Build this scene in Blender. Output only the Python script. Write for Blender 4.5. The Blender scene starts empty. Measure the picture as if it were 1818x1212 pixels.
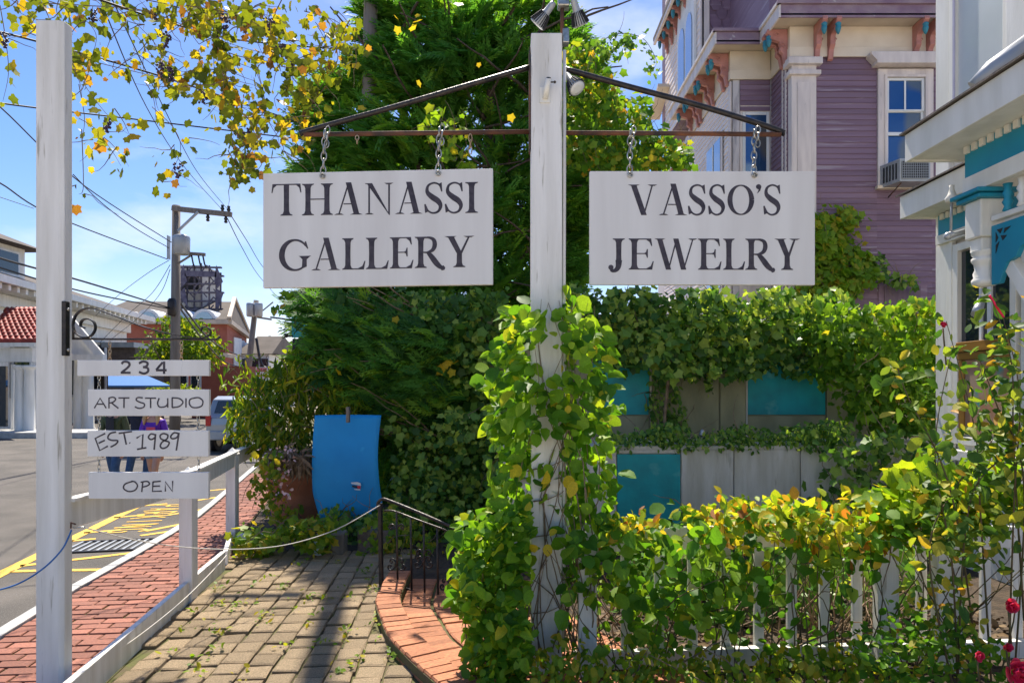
import bpy, bmesh, math, random
import numpy as np
from mathutils import Vector, Matrix
random.seed(7); rng = np.random.default_rng(11)
SC = bpy.context.scene
COL = SC.collection
R = math.radians

# ------------------------------------------------------------------ camera, sky, sun, exposure
cam_data = bpy.data.cameras.new('camera'); cam = bpy.data.objects.new('camera', cam_data); COL.objects.link(cam)
cam.location = (0, 0, 1.6); cam.rotation_euler = (R(90), 0, 0)
cam_data.sensor_width = 36; cam_data.lens = 24.0; cam_data.shift_y = 84/1818
cam_data.clip_start = .05; cam_data.clip_end = 2000
SC.camera = cam
SUN_EL = 58; SUN_K = -.15                       # horizontal direction to the sun is (SUN_K, 1)
world = bpy.data.worlds.new('World'); SC.world = world; world.use_nodes = True
wn, wl = world.node_tree.nodes, world.node_tree.links
wn.clear()
wout = wn.new('ShaderNodeOutputWorld'); bg = wn.new('ShaderNodeBackground')
sky = wn.new('ShaderNodeTexSky'); sky.sky_type = 'NISHITA'; sky.sun_disc = False
sky.sun_elevation = R(SUN_EL); sky.sun_rotation = math.atan(SUN_K)
sky.air_density = 1.0; sky.dust_density = .6; sky.ozone_density = 2.2; sky.altitude = 10
bg.inputs['Strength'].default_value = .095
tc = wn.new('ShaderNodeTexCoord'); mp = wn.new('ShaderNodeMapping'); mp.inputs['Scale'].default_value = (1, 1, 2.3)
mp.inputs['Location'].default_value = (.35, .1, .2)
nz = wn.new('ShaderNodeTexNoise'); nz.inputs['Scale'].default_value = 2.1; nz.inputs['Detail'].default_value = 9; nz.inputs['Roughness'].default_value = .56
rp = wn.new('ShaderNodeValToRGB'); rp.color_ramp.elements[0].position = .54; rp.color_ramp.elements[1].position = .78
mx = wn.new('ShaderNodeMixRGB'); mx.inputs['Color2'].default_value = (6.2, 6.5, 7.0, 1)
hs = wn.new('ShaderNodeHueSaturation'); hs.inputs['Saturation'].default_value = 1.36; hs.inputs['Value'].default_value = 1.0
wl.new(tc.outputs['Generated'], mp.inputs['Vector']); wl.new(mp.outputs['Vector'], nz.inputs['Vector'])
wl.new(nz.outputs['Fac'], rp.inputs['Fac']); wl.new(rp.outputs['Color'], mx.inputs['Fac'])
tn = wn.new('ShaderNodeMixRGB'); tn.blend_type = 'MULTIPLY'; tn.inputs['Fac'].default_value = 1; tn.inputs['Color2'].default_value = (1.12, .94, 1.0, 1)
wl.new(sky.outputs['Color'], hs.inputs['Color']); wl.new(hs.outputs['Color'], tn.inputs['Color1']); wl.new(tn.outputs['Color'], mx.inputs['Color1'])
wl.new(mx.outputs['Color'], bg.inputs['Color']); wl.new(bg.outputs['Background'], wout.inputs['Surface'])
sun_data = bpy.data.lights.new('sun', 'SUN'); sun_data.energy = 5.0; sun_data.angle = R(.55); sun_data.color = (1, .92, .79)
sun = bpy.data.objects.new('sun', sun_data); COL.objects.link(sun)
_s = Vector((SUN_K, 1, math.tan(R(SUN_EL))*math.hypot(1, SUN_K))).normalized()
sun.rotation_euler = _s.to_track_quat('Z', 'Y').to_euler(); sun.location = _s*40
SC.view_settings.view_transform = 'Standard'; SC.view_settings.look = 'None'
SC.view_settings.exposure = .92; SC.view_settings.gamma = 1; SC.view_settings.use_curve_mapping = False
SC.render.engine = 'CYCLES'; SC.cycles.use_denoising = True
SC.cycles.max_bounces = 8; SC.cycles.diffuse_bounces = 4; SC.cycles.transparent_max_bounces = 8
SC.cycles.transmission_bounces = 6

# ------------------------------------------------------------------ helpers
F = 1212.0
def P(px, py, d): return Vector(((px-909)/F*d, d, 1.6-(py-690)/F*d))
def G(px, py, z=0.):
    d = (1.6-z)*F/(py-690); return Vector(((px-909)/F*d, d, z))
ORG = {}
def tag(o, label=None, cat=None, group=None, kind=None):
    if label: o['label'] = label
    if cat: o['category'] = cat
    if group: o['group'] = group
    if kind: o['kind'] = kind
    return o
def thing(name, label, cat, loc=(0, 0, 0), group=None):
    o = bpy.data.objects.new(name, None); COL.objects.link(o); o.location = loc; o.empty_display_size = .2
    ORG[o.name] = Vector(loc)
    return tag(o, label, cat, group)
class MB:
    """collects geometry in place coordinates, then links it as one mesh object"""
    def __init__(s): s.v = []; s.f = []; s.sm = []
    def add(s, vs, fs, smooth=False):
        b = len(s.v); s.v += [tuple(v) for v in vs]; s.f += [tuple(b+i for i in f) for f in fs]; s.sm += [smooth]*len(fs); return s
    def box(s, lo, hi, M=None):
        x0, y0, z0 = lo; x1, y1, z1 = hi
        vs = [Vector(p) for p in ((x0,y0,z0),(x1,y0,z0),(x1,y1,z0),(x0,y1,z0),(x0,y0,z1),(x1,y0,z1),(x1,y1,z1),(x0,y1,z1))]
        if M is not None: vs = [M @ v for v in vs]
        return s.add(vs, [(0,3,2,1),(4,5,6,7),(0,1,5,4),(1,2,6,5),(2,3,7,6),(3,0,4,7)])
    def beam(s, a, b, w, h, up=(0,0,1), ch=0.):
        a = Vector(a); b = Vector(b); t = (b-a).normalized(); u = Vector(up); r = t.cross(u).normalized(); u = r.cross(t).normalized()
        pr = [(-w/2,-h/2),(w/2,-h/2),(w/2,h/2),(-w/2,h/2)] if ch <= 0 else \
             [(-w/2+ch,-h/2),(w/2-ch,-h/2),(w/2,-h/2+ch),(w/2,h/2-ch),(w/2-ch,h/2),(-w/2+ch,h/2),(-w/2,h/2-ch),(-w/2,-h/2+ch)]
        n = len(pr); vs = [p+r*x+u*y for p in (a, b) for x, y in pr]
        return s.add(vs, [tuple(range(n))[::-1], tuple(range(n, 2*n))]+[(i,(i+1)%n,n+(i+1)%n,n+i) for i in range(n)])
    def prism(s, poly, y0, y1, M=None, ax='y'):
        """poly in (a,b) plane extruded along an axis: ax y -> (a, y, b); x -> (y, a, b); z -> (a, b, y)"""
        def mk(a, b, y): return {'y': (a, y, b), 'x': (y, a, b), 'z': (a, b, y)}[ax]
        n = len(poly); vs = [Vector(mk(a, b, y0)) for a, b in poly]+[Vector(mk(a, b, y1)) for a, b in poly]
        if M is not None: vs = [M @ v for v in vs]
        return s.add(vs, [tuple(range(n))[::-1], tuple(range(n, 2*n))]+[(i,(i+1)%n,n+(i+1)%n,n+i) for i in range(n)])
    def tube(s, pts, r, n=6, cap=True):
        pts = [Vector(p) for p in pts]; k = len(pts)
        rr = r if hasattr(r, '__len__') else [r]*k
        b = len(s.v); prev = None
        for i, p in enumerate(pts):
            t = (pts[min(i+1, k-1)]-pts[max(i-1, 0)])
            t = t.normalized() if t.length > 1e-9 else Vector((0,0,1))
            if prev is None: u = t.orthogonal().normalized()
            else:
                u = prev-t*prev.dot(t); u = u.normalized() if u.length > 1e-6 else t.orthogonal().normalized()
            prev = u; w = t.cross(u)
            for j in range(n):
                a = 2*math.pi*j/n; s.v.append(tuple(p+(u*math.cos(a)+w*math.sin(a))*rr[i]))
        for i in range(k-1):
            for j in range(n):
                s.f.append((b+i*n+j, b+i*n+(j+1)%n, b+(i+1)*n+(j+1)%n, b+(i+1)*n+j)); s.sm.append(True)
        if cap:
            s.f.append(tuple(b+j for j in range(n))[::-1]); s.f.append(tuple(b+(k-1)*n+j for j in range(n))); s.sm += [False, False]
        return s
    def lathe(s, prof, c, n=16, M=None):
        """prof: (r, z) list about the vertical axis through c"""
        c = Vector(c); vs = []
        for r, z in prof:
            for j in range(n):
                a = 2*math.pi*j/n; v = Vector((r*math.cos(a), r*math.sin(a), z))
                vs.append((M @ v if M is not None else v)+c)
        k = len(prof); fs = [(i*n+j, i*n+(j+1)%n, (i+1)*n+(j+1)%n, (i+1)*n+j) for i in range(k-1) for j in range(n)]
        s.add(vs, fs, True); b = len(s.v)-k*n
        s.f.append(tuple(b+j for j in range(n))[::-1]); s.f.append(tuple(b+(k-1)*n+j for j in range(n))); s.sm += [False, False]
        return s
    def ball(s, c, r, n=8, m=5, sc=(1,1,1)):
        c = Vector(c); vs = [c+Vector((0,0,-r*sc[2]))]
        for i in range(1, m):
            ph = -math.pi/2+math.pi*i/m
            for j in range(n):
                a = 2*math.pi*j/n; vs.append(c+Vector((r*math.cos(ph)*math.cos(a)*sc[0], r*math.cos(ph)*math.sin(a)*sc[1], r*math.sin(ph)*sc[2])))
        vs.append(c+Vector((0,0,r*sc[2]))); fs = [(0, 1+(j+1)%n, 1+j) for j in range(n)]
        for i in range(m-2): fs += [(1+i*n+j, 1+i*n+(j+1)%n, 1+(i+1)*n+(j+1)%n, 1+(i+1)*n+j) for j in range(n)]
        t = len(vs)-1; fs += [(t, 1+(m-2)*n+j, 1+(m-2)*n+(j+1)%n) for j in range(n)]
        return s.add(vs, fs, True)
    def build(s, name, mat, parent=None, bevel=0., kind=None, label=None, cat=None, group=None, base=True):
        if parent is not None: o0 = ORG[parent.name]
        elif base and s.v:
            a = np.array(s.v); o0 = Vector(((a[:,0].min()+a[:,0].max())/2, (a[:,1].min()+a[:,1].max())/2, a[:,2].min()))
        else: o0 = Vector((0,0,0))
        me = bpy.data.meshes.new(name)
        me.from_pydata([(x-o0.x, y-o0.y, z-o0.z) for x, y, z in s.v], [], s.f)
        me.polygons.foreach_set('use_smooth', s.sm)
        me.materials.append(mat); me.validate(); me.update()
        o = bpy.data.objects.new(name, me); COL.objects.link(o)
        if parent is not None: o.parent = parent
        else: o.location = o0
        ORG[o.name] = o0.copy()
        if bevel:
            m = o.modifiers.new('bevel', 'BEVEL'); m.width = bevel; m.segments = 2; m.limit_method = 'ANGLE'
        return tag(o, label, cat, group, kind)
def cut(o, b):  # sub-part keeps place coordinates when its parent is a mesh part at the thing's origin
    return o
def inst(me, name, parent, M, mat=None):
    """one object of its own sharing the mesh me; M in place coordinates"""
    o = bpy.data.objects.new(name, me); COL.objects.link(o)
    if parent is not None:
        o.parent = parent; M = Matrix.Translation(-ORG[parent.name]) @ M
    o.matrix_basis = M
    return o
def catmull(pts, k=6, closed=False):
    pts = [np.array(p, float) for p in pts]; n = len(pts); out = []
    for i in range(n-1):
        p0 = pts[max(i-1, 0)]; p1 = pts[i]; p2 = pts[i+1]; p3 = pts[min(i+2, n-1)]
        for j in range(k):
            t = j/k; out.append(.5*((2*p1)+(-p0+p2)*t+(2*p0-5*p1+4*p2-p3)*t*t+(-p0+3*p1-3*p2+p3)*t**3))
    out.append(pts[-1]); return out
def sag(a, b, s, k=12):
    a = Vector(a); b = Vector(b)
    return [a.lerp(b, i/k)+Vector((0,0,-s*4*(i/k)*(1-i/k))) for i in range(k+1)]

# ------------------------------------------------------------------ materials
def new_mat(name):
    m = bpy.data.materials.new(name); m.use_nodes = True; nt = m.node_tree
    return m, nt.nodes, nt.links, nt.nodes['Principled BSDF']
def noise_mat(name, c1, c2, scale=8, rough=.6, bump=.0, bscale=40, stretch=(1,1,1), detail=6, metal=0., lo=.35, hi=.65, spots=None, bdist=.01, objrand=0., spec=.4, spotscale=22, spotthr=.62):
    m, n, l, p = new_mat(name)
    tc = n.new('ShaderNodeTexCoord'); mp = n.new('ShaderNodeMapping'); mp.inputs['Scale'].default_value = stretch
    l.new(tc.outputs['Object'], mp.inputs['Vector']); vec = mp.outputs['Vector']
    oi = n.new('ShaderNodeObjectInfo')
    off = n.new('ShaderNodeVectorMath'); off.operation = 'MULTIPLY_ADD'
    cb = n.new('ShaderNodeCombineXYZ'); l.new(oi.outputs['Random'], cb.inputs[0]); l.new(oi.outputs['Random'], cb.inputs[1])
    l.new(cb.outputs[0], off.inputs[0]); off.inputs[1].default_value = (37, 53, 0); l.new(vec, off.inputs[2]); vec = off.outputs[0]
    nz = n.new('ShaderNodeTexNoise'); nz.inputs['Scale'].default_value = scale; nz.inputs['Detail'].default_value = detail; l.new(vec, nz.inputs['Vector'])
    mr = n.new('ShaderNodeMapRange'); mr.inputs['From Min'].default_value = lo; mr.inputs['From Max'].default_value = hi; l.new(nz.outputs['Fac'], mr.inputs['Value'])
    fac = mr.outputs['Result']
    mx = n.new('ShaderNodeMixRGB'); mx.inputs['Color1'].default_value = (*c1, 1); mx.inputs['Color2'].default_value = (*c2, 1); l.new(fac, mx.inputs['Fac'])
    col = mx.outputs['Color']
    if objrand:
        hv = n.new('ShaderNodeHueSaturation'); mr2 = n.new('ShaderNodeMapRange'); mr2.inputs['To Min'].default_value = 1-objrand; mr2.inputs['To Max'].default_value = 1+objrand
        l.new(oi.outputs['Random'], mr2.inputs['Value']); l.new(mr2.outputs['Result'], hv.inputs['Value']); l.new(col, hv.inputs['Color']); col = hv.outputs['Color']
    if spots:
        n2 = n.new('ShaderNodeTexNoise'); n2.inputs['Scale'].default_value = spotscale; n2.inputs['Detail'].default_value = 4; l.new(vec, n2.inputs['Vector'])
        m2 = n.new('ShaderNodeMapRange'); m2.inputs['From Min'].default_value = spotthr; m2.inputs['From Max'].default_value = spotthr+.1; l.new(n2.outputs['Fac'], m2.inputs['Value'])
        mx2 = n.new('ShaderNodeMixRGB'); mx2.inputs['Color2'].default_value = (*spots, 1); l.new(m2.outputs['Result'], mx2.inputs['Fac']); l.new(col, mx2.inputs['Color1']); col = mx2.outputs['Color']
    l.new(col, p.inputs['Base Color']); p.inputs['Roughness'].default_value = rough; p.inputs['Metallic'].default_value = metal
    p.inputs['Specular IOR Level'].default_value = spec
    if bump:
        nb = n.new('ShaderNodeTexNoise'); nb.inputs['Scale'].default_value = bscale; nb.inputs['Detail'].default_value = 5; l.new(vec, nb.inputs['Vector'])
        bp = n.new('ShaderNodeBump'); bp.inputs['Strength'].default_value = bump; bp.inputs['Distance'].default_value = bdist
        l.new(nb.outputs['Fac'], bp.inputs['Height']); l.new(bp.outputs['Normal'], p.inputs['Normal'])
    return m
def leaf_mat(name, ramp, transl=.45, rough=.5, boost=1.5):
    """thin leaf: reflects and lets light through; tint varies leaf by leaf"""
    m, n, l, p = new_mat(name)
    at = n.new('ShaderNodeAttribute'); at.attribute_name = 'tint'; oi = n.new('ShaderNodeObjectInfo')
    ad = n.new('ShaderNodeMath'); ad.operation = 'ADD'; l.new(at.outputs['Fac'], ad.inputs[0]); l.new(oi.outputs['Random'], ad.inputs[1])
    fr = n.new('ShaderNodeMath'); fr.operation = 'FRACT'; l.new(ad.outputs[0], fr.inputs[0])
    cr = n.new('ShaderNodeValToRGB'); e = cr.color_ramp.elements
    while len(e) < len(ramp): e.new(.5)
    for i, (q, c) in enumerate(ramp): e[i].position = q; e[i].color = (*c, 1)
    l.new(fr.outputs[0], cr.inputs['Fac'])
    tc = n.new('ShaderNodeTexCoord'); nz = n.new('ShaderNodeTexNoise'); nz.inputs['Scale'].default_value = 14; l.new(tc.outputs['Object'], nz.inputs['Vector'])
    hv = n.new('ShaderNodeHueSaturation'); mr = n.new('ShaderNodeMapRange'); mr.inputs['To Min'].default_value = .6; mr.inputs['To Max'].default_value = 1.4
    l.new(nz.outputs['Fac'], mr.inputs['Value']); l.new(mr.outputs['Result'], hv.inputs['Value']); l.new(cr.outputs['Color'], hv.inputs['Color'])
    l.new(hv.outputs['Color'], p.inputs['Base Color']); p.inputs['Roughness'].default_value = rough; p.inputs['Specular IOR Level'].default_value = .28
    tr = n.new('ShaderNodeBsdfTranslucent'); mu = n.new('ShaderNodeMixRGB'); mu.blend_type = 'MULTIPLY'; mu.inputs['Fac'].default_value = 1
    mu.inputs['Color2'].default_value = (boost*1.25, boost*1.15, boost*.45, 1); l.new(hv.outputs['Color'], mu.inputs['Color1']); l.new(mu.outputs['Color'], tr.inputs['Color'])
    ms = n.new('ShaderNodeMixShader'); ms.inputs['Fac'].default_value = transl
    l.new(p.outputs[0], ms.inputs[1]); l.new(tr.outputs[0], ms.inputs[2]); l.new(ms.outputs[0], n['Material Output'].inputs['Surface'])
    return m
def plain(name, c, rough=.5, metal=0., spec=.5, trans=0., emit=None):
    m, n, l, p = new_mat(name)
    p.inputs['Base Color'].default_value = (*c, 1); p.inputs['Roughness'].default_value = rough; p.inputs['Metallic'].default_value = metal
    p.inputs['Specular IOR Level'].default_value = spec; p.inputs['Transmission Weight'].default_value = trans
    if not trans:
        tc = n.new('ShaderNodeTexCoord'); nz = n.new('ShaderNodeTexNoise'); nz.inputs['Scale'].default_value = 9; nz.inputs['Detail'].default_value = 5; l.new(tc.outputs['Object'], nz.inputs['Vector'])
        mr = n.new('ShaderNodeMapRange'); mr.inputs['To Min'].default_value = .82; mr.inputs['To Max'].default_value = 1.12; l.new(nz.outputs['Fac'], mr.inputs['Value'])
        hv = n.new('ShaderNodeHueSaturation'); hv.inputs['Color'].default_value = (*c, 1); l.new(mr.outputs['Result'], hv.inputs['Value']); l.new(hv.outputs['Color'], p.inputs['Base Color'])
    return m
M_white = noise_mat('white_paint', (.80,.785,.75), (.63,.61,.56), 2.2, .55, .4, 30, (6,6,.5), bdist=.006, spots=(.36,.33,.27), spotthr=.64, spotscale=6)
M_sign = noise_mat('sign_board_paint', (.73,.715,.69), (.65,.63,.605), 1.5, .45, .12, 30, (5,5,.4), bdist=.002, spots=(.5,.49,.47), spotthr=.73, spotscale=7)
M_ink = noise_mat('black_sign_paint', (.030,.024,.034), (.062,.05,.064), 30, .5, 0)
M_iron = noise_mat('black_iron', (.018,.018,.02), (.05,.04,.035), 20, .38, .3, 60, metal=.3)
M_rust = noise_mat('rusty_iron', (.03,.026,.025), (.20,.075,.035), 7, .75, .5, 90, metal=.1, bdist=.003)
M_steel = noise_mat('galvanised_steel', (.55,.54,.50), (.30,.28,.24), 30, .35, .1, 60, metal=.85)
M_rustchain = noise_mat('rusty_chain', (.35,.2,.1), (.5,.42,.3), 40, .6, .1, 60, metal=.4)
M_asphalt = noise_mat('asphalt', (.075,.068,.06), (.13,.115,.10), 1.1, .9, .7, 160, bdist=.012, spots=(.30,.28,.26), spotscale=190, spotthr=.60)
M_kerb = noise_mat('granite_kerb', (.50,.49,.47), (.36,.36,.35), 6, .8, .4, 80)
M_brick = noise_mat('sidewalk_brick', (.33,.128,.082), (.21,.082,.055), 9, .8, .5, 90, objrand=.28, bdist=.004, spots=(.15,.085,.07), spotthr=.62, spotscale=9)
M_brick2 = noise_mat('terracotta_brick', (.46,.185,.088), (.30,.12,.062), 7, .8, .5, 70, objrand=.25, bdist=.005, spots=(.22,.12,.08), spotthr=.6, spotscale=12)
M_paver = noise_mat('cobble_paver', (.60,.445,.275), (.41,.305,.185), 16, .85, 1.0, 60, objrand=.22, bdist=.02, spots=(.19,.15,.10), spotthr=.57, spotscale=34)
M_joint = noise_mat('joint_sand_moss', (.10,.075,.045), (.10,.11,.03), 9, .95, .8, 60)
M_soil = noise_mat('garden_soil', (.04,.028,.018), (.08,.055,.035), 7, .95, 1, 30, bdist=.03)
M_bounceground = noise_mat('pale_bounce_ground', (.36,.31,.24), (.28,.24,.18), 1.3, .95, .5, 30)  # ground colour made pale and warm to bounce light into the shade
M_yellow = noise_mat('yellow_road_paint', (.78,.48,.045), (.66,.38,.04), 6, .7, .4, 120, spots=(.19,.15,.09), spotthr=.56, spotscale=45)
M_blue = noise_mat('blue_canvas', (.010,.25,.57), (.014,.30,.66), 2.6, .65, .35, 200, bdist=.0015, spots=(.03,.36,.68), spotthr=.68, spotscale=6)
M_terra = noise_mat('terracotta', (.50,.20,.12), (.38,.15,.09), 5, .75, .4, 50)
M_turq = noise_mat('turquoise_panel', (.012,.34,.37), (.015,.24,.26), 3.4, .55, .3, 30, spots=(.10,.38,.38), spotthr=.6, spotscale=3.2)
M_wallwhite = noise_mat('weathered_white_panel', (.66,.62,.56), (.50,.46,.38), 2.6, .7, .3, 40, (4,4,.6), spots=(.36,.32,.24), spotthr=.62, spotscale=3)
M_wallgreen = noise_mat('algae_stained_panel', (.33,.31,.19), (.22,.21,.12), 1.8, .8, .2, 40, (2,2,.8))
M_purple = noise_mat('purple_clapboard_paint', (.180,.112,.165), (.225,.15,.205), 1.4, .6, .2, 40, (.4,.4,6), objrand=.12, spots=(.33,.27,.32), spotthr=.6, spotscale=2.6)
M_palelit = noise_mat('pale_lit_clapboard', (.70,.62,.60), (.78,.71,.68), 1.4, .6, .2, 40, (.4,.4,6), objrand=.08)  # pale board tone, with light on the left-facing walls put into the colour
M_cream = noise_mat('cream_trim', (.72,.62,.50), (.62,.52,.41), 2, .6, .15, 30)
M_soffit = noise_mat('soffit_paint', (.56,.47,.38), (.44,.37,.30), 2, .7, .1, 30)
M_pinktrim = noise_mat('pinkish_white_trim', (.72,.65,.62), (.56,.50,.49), 2.5, .6, .2, 30, (3,3,.5), spots=(.3,.28,.3), spotthr=.68, spotscale=4)
M_pink = noise_mat('rose_bracket_paint', (.50,.22,.19), (.38,.165,.145), 5, .6, .2, 30)
M_teal = noise_mat('teal_drop_paint', (.035,.24,.32), (.03,.18,.26), 5, .5)
M_pblue = noise_mat('porch_blue_paint', (.015,.29,.42), (.015,.24,.37), 3, .45)
M_pwhite = noise_mat('porch_white_paint', (.84,.82,.76), (.72,.70,.63), 2.2, .45, .15, 30, (3,3,.5))
M_glass = plain('window_glass', (.02,.03,.04), .04, 0, 1.0)
M_glasssky = plain('sky_reflecting_glass', (.30,.34,.38), .05, .85, 1.0)
M_glassrefl = noise_mat('reflection_mottled_glass', (.03,.10,.24), (.16,.17,.17), 1.1, .06, 0, lo=.48, hi=.56, metal=.55, detail=1, spec=1.)  # blue and grey mottling painted in to suggest reflections and curtain
M_shadewhite = noise_mat('white_curtain', (.78,.79,.80), (.62,.66,.70), 2, .5)
M_shingle = noise_mat('asphalt_shingle', (.10,.085,.075), (.16,.135,.12), 5, .9, .5, 60)
M_slate = noise_mat('grey_roof', (.075,.062,.054), (.105,.088,.078), 1, .9, .2, 40)
M_redbrick = noise_mat('red_brick_wall', (.30,.085,.055), (.36,.115,.075), 2, .85, .2, 40)
M_redtile = noise_mat('red_roof_tile', (.36,.065,.05), (.26,.045,.04), 3, .6, objrand=.25)
M_grey = noise_mat('grey_metal', (.32,.34,.36), (.42,.44,.46), 3, .4, metal=.3)
M_poleg = noise_mat('weathered_pole_wood', (.17,.145,.125), (.26,.23,.20), 2.5, .9, .5, 40, (4,4,.3))
M_black = plain('black_rubber', (.015,.015,.017), .6)
M_dark = plain('dark_interior', (.02,.022,.025), .7)
M_stem = noise_mat('vine_bark', (.15,.10,.065), (.26,.19,.12), 20, .85, .3, 60)
M_greenstem = noise_mat('green_stem', (.07,.08,.03), (.12,.07,.035), 20, .7)
M_trunk = noise_mat('tree_bark', (.09,.065,.05), (.16,.12,.09), 6, .95, 1, 25, (4,4,.6), bdist=.03)
M_fruit = noise_mat('dark_grape', (.035,.02,.055), (.09,.06,.12), 30, .45)
M_rope = plain('white_rope', (.70,.68,.62), .8)
M_brope = plain('blue_rope', (.02,.14,.42), .7)
M_brown = noise_mat('varnished_brown_wood', (.25,.13,.03), (.33,.17,.04), 4, .35, stretch=(1,1,6))
M_rosepink = leaf_mat('pink_petal', [(0,(.80,.03,.14)),(1,(.85,.10,.24))], .35, .5, .8)
M_litter = noise_mat('fallen_leaf', (.10,.06,.03), (.17,.11,.05), 5, .8)
g1, g2, g3 = (.035,.10,.012), (.07,.17,.02), (.13,.25,.022)
L_round = leaf_mat('bittersweet_leaf', [(0,(.05,.15,.012)),(.35,(.10,.24,.018)),(.70,(.19,.35,.022)),(.95,(.28,.42,.03)),(.995,(.50,.46,.03))], .5)
L_hedge = leaf_mat('hedge_leaf', [(0,(.045,.14,.012)),(.4,(.085,.22,.018)),(.75,(.15,.30,.022)),(.96,(.25,.35,.03)),(1,(.46,.36,.04))], .5)
L_top = leaf_mat('autumn_hedge_leaf', [(0,(.16,.30,.02)),(.3,(.34,.42,.03)),(.62,(.55,.48,.04)),(.85,(.52,.32,.04)),(.97,(.34,.13,.03))], .5)
L_ivy = leaf_mat('ivy_leaf', [(0,(.04,.11,.022)),(.35,(.085,.20,.034)),(.7,(.18,.32,.055)),(.95,(.34,.44,.08))], .4, .38)
L_ivy2 = leaf_mat('sunlit_vine_leaf', [(0,(.05,.14,.014)),(.4,(.11,.24,.02)),(.75,(.20,.33,.026)),(.93,(.34,.33,.03)),(1,(.45,.25,.03))], .5)
L_cedar = leaf_mat('cedar_spray', [(0,(.035,.12,.028)),(.4,(.07,.21,.038)),(.75,(.13,.32,.045)),(.97,(.26,.42,.04))], .48, .6, 1.6)
L_grape = leaf_mat('autumn_grape_leaf', [(0,(.06,.09,.010)),(.35,(.13,.17,.014)),(.62,(.24,.27,.02)),(.85,(.44,.36,.02)),(.95,(.36,.17,.03)),(1,(.10,.05,.03))], .45)
L_bright = leaf_mat('bright_grape_leaf', [(0,(.10,.22,.015)),(.5,(.19,.33,.02)),(.85,(.33,.42,.03)),(1,(.5,.40,.03))], .5)
L_rose = leaf_mat('rose_leaf', [(0,(.04,.11,.018)),(.4,(.09,.18,.025)),(.72,(.20,.28,.035)),(.9,(.42,.38,.04)),(1,(.48,.24,.03))], .45)
L_pot = leaf_mat('drooping_shrub_leaf', [(0,(.04,.11,.010)),(.4,(.10,.19,.014)),(.75,(.22,.30,.018)),(.95,(.42,.38,.03))], .5)
L_tree = leaf_mat('street_tree_leaf', [(0,(.07,.14,.012)),(.5,(.16,.25,.016)),(1,(.34,.36,.02))], .45)
L_weed = leaf_mat('weed_leaf', [(0,(.09,.19,.015)),(.6,(.20,.30,.02)),(1,(.42,.33,.03))], .45)
L_yellow = leaf_mat('yellow_leaf', [(0,(.50,.42,.03)),(1,(.62,.45,.03))], .5)

# ------------------------------------------------------------------ leaves
def fan_leaf(outline, mids, curl=.12, fold=.10):
    """outline: upper half points (x, y) from base to tip; leaf folded along the midrib"""
    vs = [(0, 0, 0)]; up = [(x, y, fold*y*2-curl*x*x) for x, y in outline]; dn = [(x, -y, fold*y*2-curl*x*x) for x, y in outline]
    md = [(x, 0, -curl*x*x) for x in mids]; tip = (1, 0, -curl)
    vs += up+dn+md+[tip]; n = len(up); U = list(range(1, 1+n)); D = list(range(1+n, 1+2*n)); Mi = list(range(1+2*n, 1+2*n+len(md))); T = len(vs)-1
    sp = [0]+Mi+[T]; fs = []
    def side(E, flip):
        chain = E+[T]; i = j = 0
        while i < len(sp)-1 or j < len(chain)-1:
            can_i = i < len(sp)-1; can_j = j < len(chain)-1
            if can_j and (not can_i or vs[chain[j+1]][0] <= vs[sp[i+1]][0]): t = (sp[i], chain[j], chain[j+1]); j += 1
            else: t = (sp[i], chain[j], sp[i+1]); i += 1
            if len(set(t)) == 3: fs.append(t[::-1] if flip else t)
    side(U, True); side(D, False)
    return np.array(vs, float), np.array(fs, int)
T_oval = fan_leaf([(.18,.2),(.5,.31),(.8,.2)], [.45])
T_round = fan_leaf([(.08,.24),(.38,.42),(.72,.34),(.92,.12)], [.5], .16, .14)
T_lance = fan_leaf([(.25,.10),(.6,.10)], [.5], .35, .2)
def lobed(radii, angs):
    n = len(radii); c = np.array([[.42, 0, -.03]]); a = np.radians(angs)
    up = np.stack([.42+radii*np.cos(a), radii*np.sin(a), .10*radii-.12*(.42+radii*np.cos(a))**2], 1)
    dn = up[1:-1][::-1]*np.array([1, -1, 1]); ring = np.concatenate([up, dn]); k = len(ring)
    vs = np.concatenate([c, ring]); fs = [(0, 1+(i+1)%k, 1+i) for i in range(k)]
    return vs, np.array(fs)
T_grape = lobed(np.array([.58,.40,.54,.36,.50,.42,.30]), np.array([0,30,55,88,115,155,180]))
T_ivy = lobed(np.array([.58,.36,.47,.33,.40,.22]), np.array([0,34,62,98,132,180]))
def make_spray(n=7):
    vs = []; fs = []
    def blade(x0, y0, ang, ln, w, z=0.):
        b = len(vs); c, s = math.cos(ang), math.sin(ang)
        vs.extend([(x0, y0, z), (x0+c*ln*.45-s*w, y0+s*ln*.45+c*w, z+.01), (x0+c*ln, y0+s*ln, z-.05*ln), (x0+c*ln*.45+s*w, y0+s*ln*.45-c*w, z+.01)])
        fs.extend([(b, b+2, b+1), (b, b+3, b+2)])
    blade(0, 0, 0, 1, .022)
    for i in range(n):
        t = .10+.78*i/(n-1); ln = .40*(1-t)**.75+.10
        for sg in (1, -1):
            a = sg*R(38+random.uniform(-6, 6)); blade(t, 0, a, ln, .036, random.uniform(-.02, .02))
            if i < n-2: blade(t+math.cos(a)*ln*.4, math.sin(a)*ln*.4, a-sg*R(34), ln*.55, .028); blade(t+math.cos(a)*ln*.35, math.sin(a)*ln*.35, a+sg*R(30), ln*.45, .026)
    v = np.array(vs, float); v[:, 2] -= .18*v[:, 0]**2
    return v, np.array(fs)
T_spray = make_spray(6)
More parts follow.
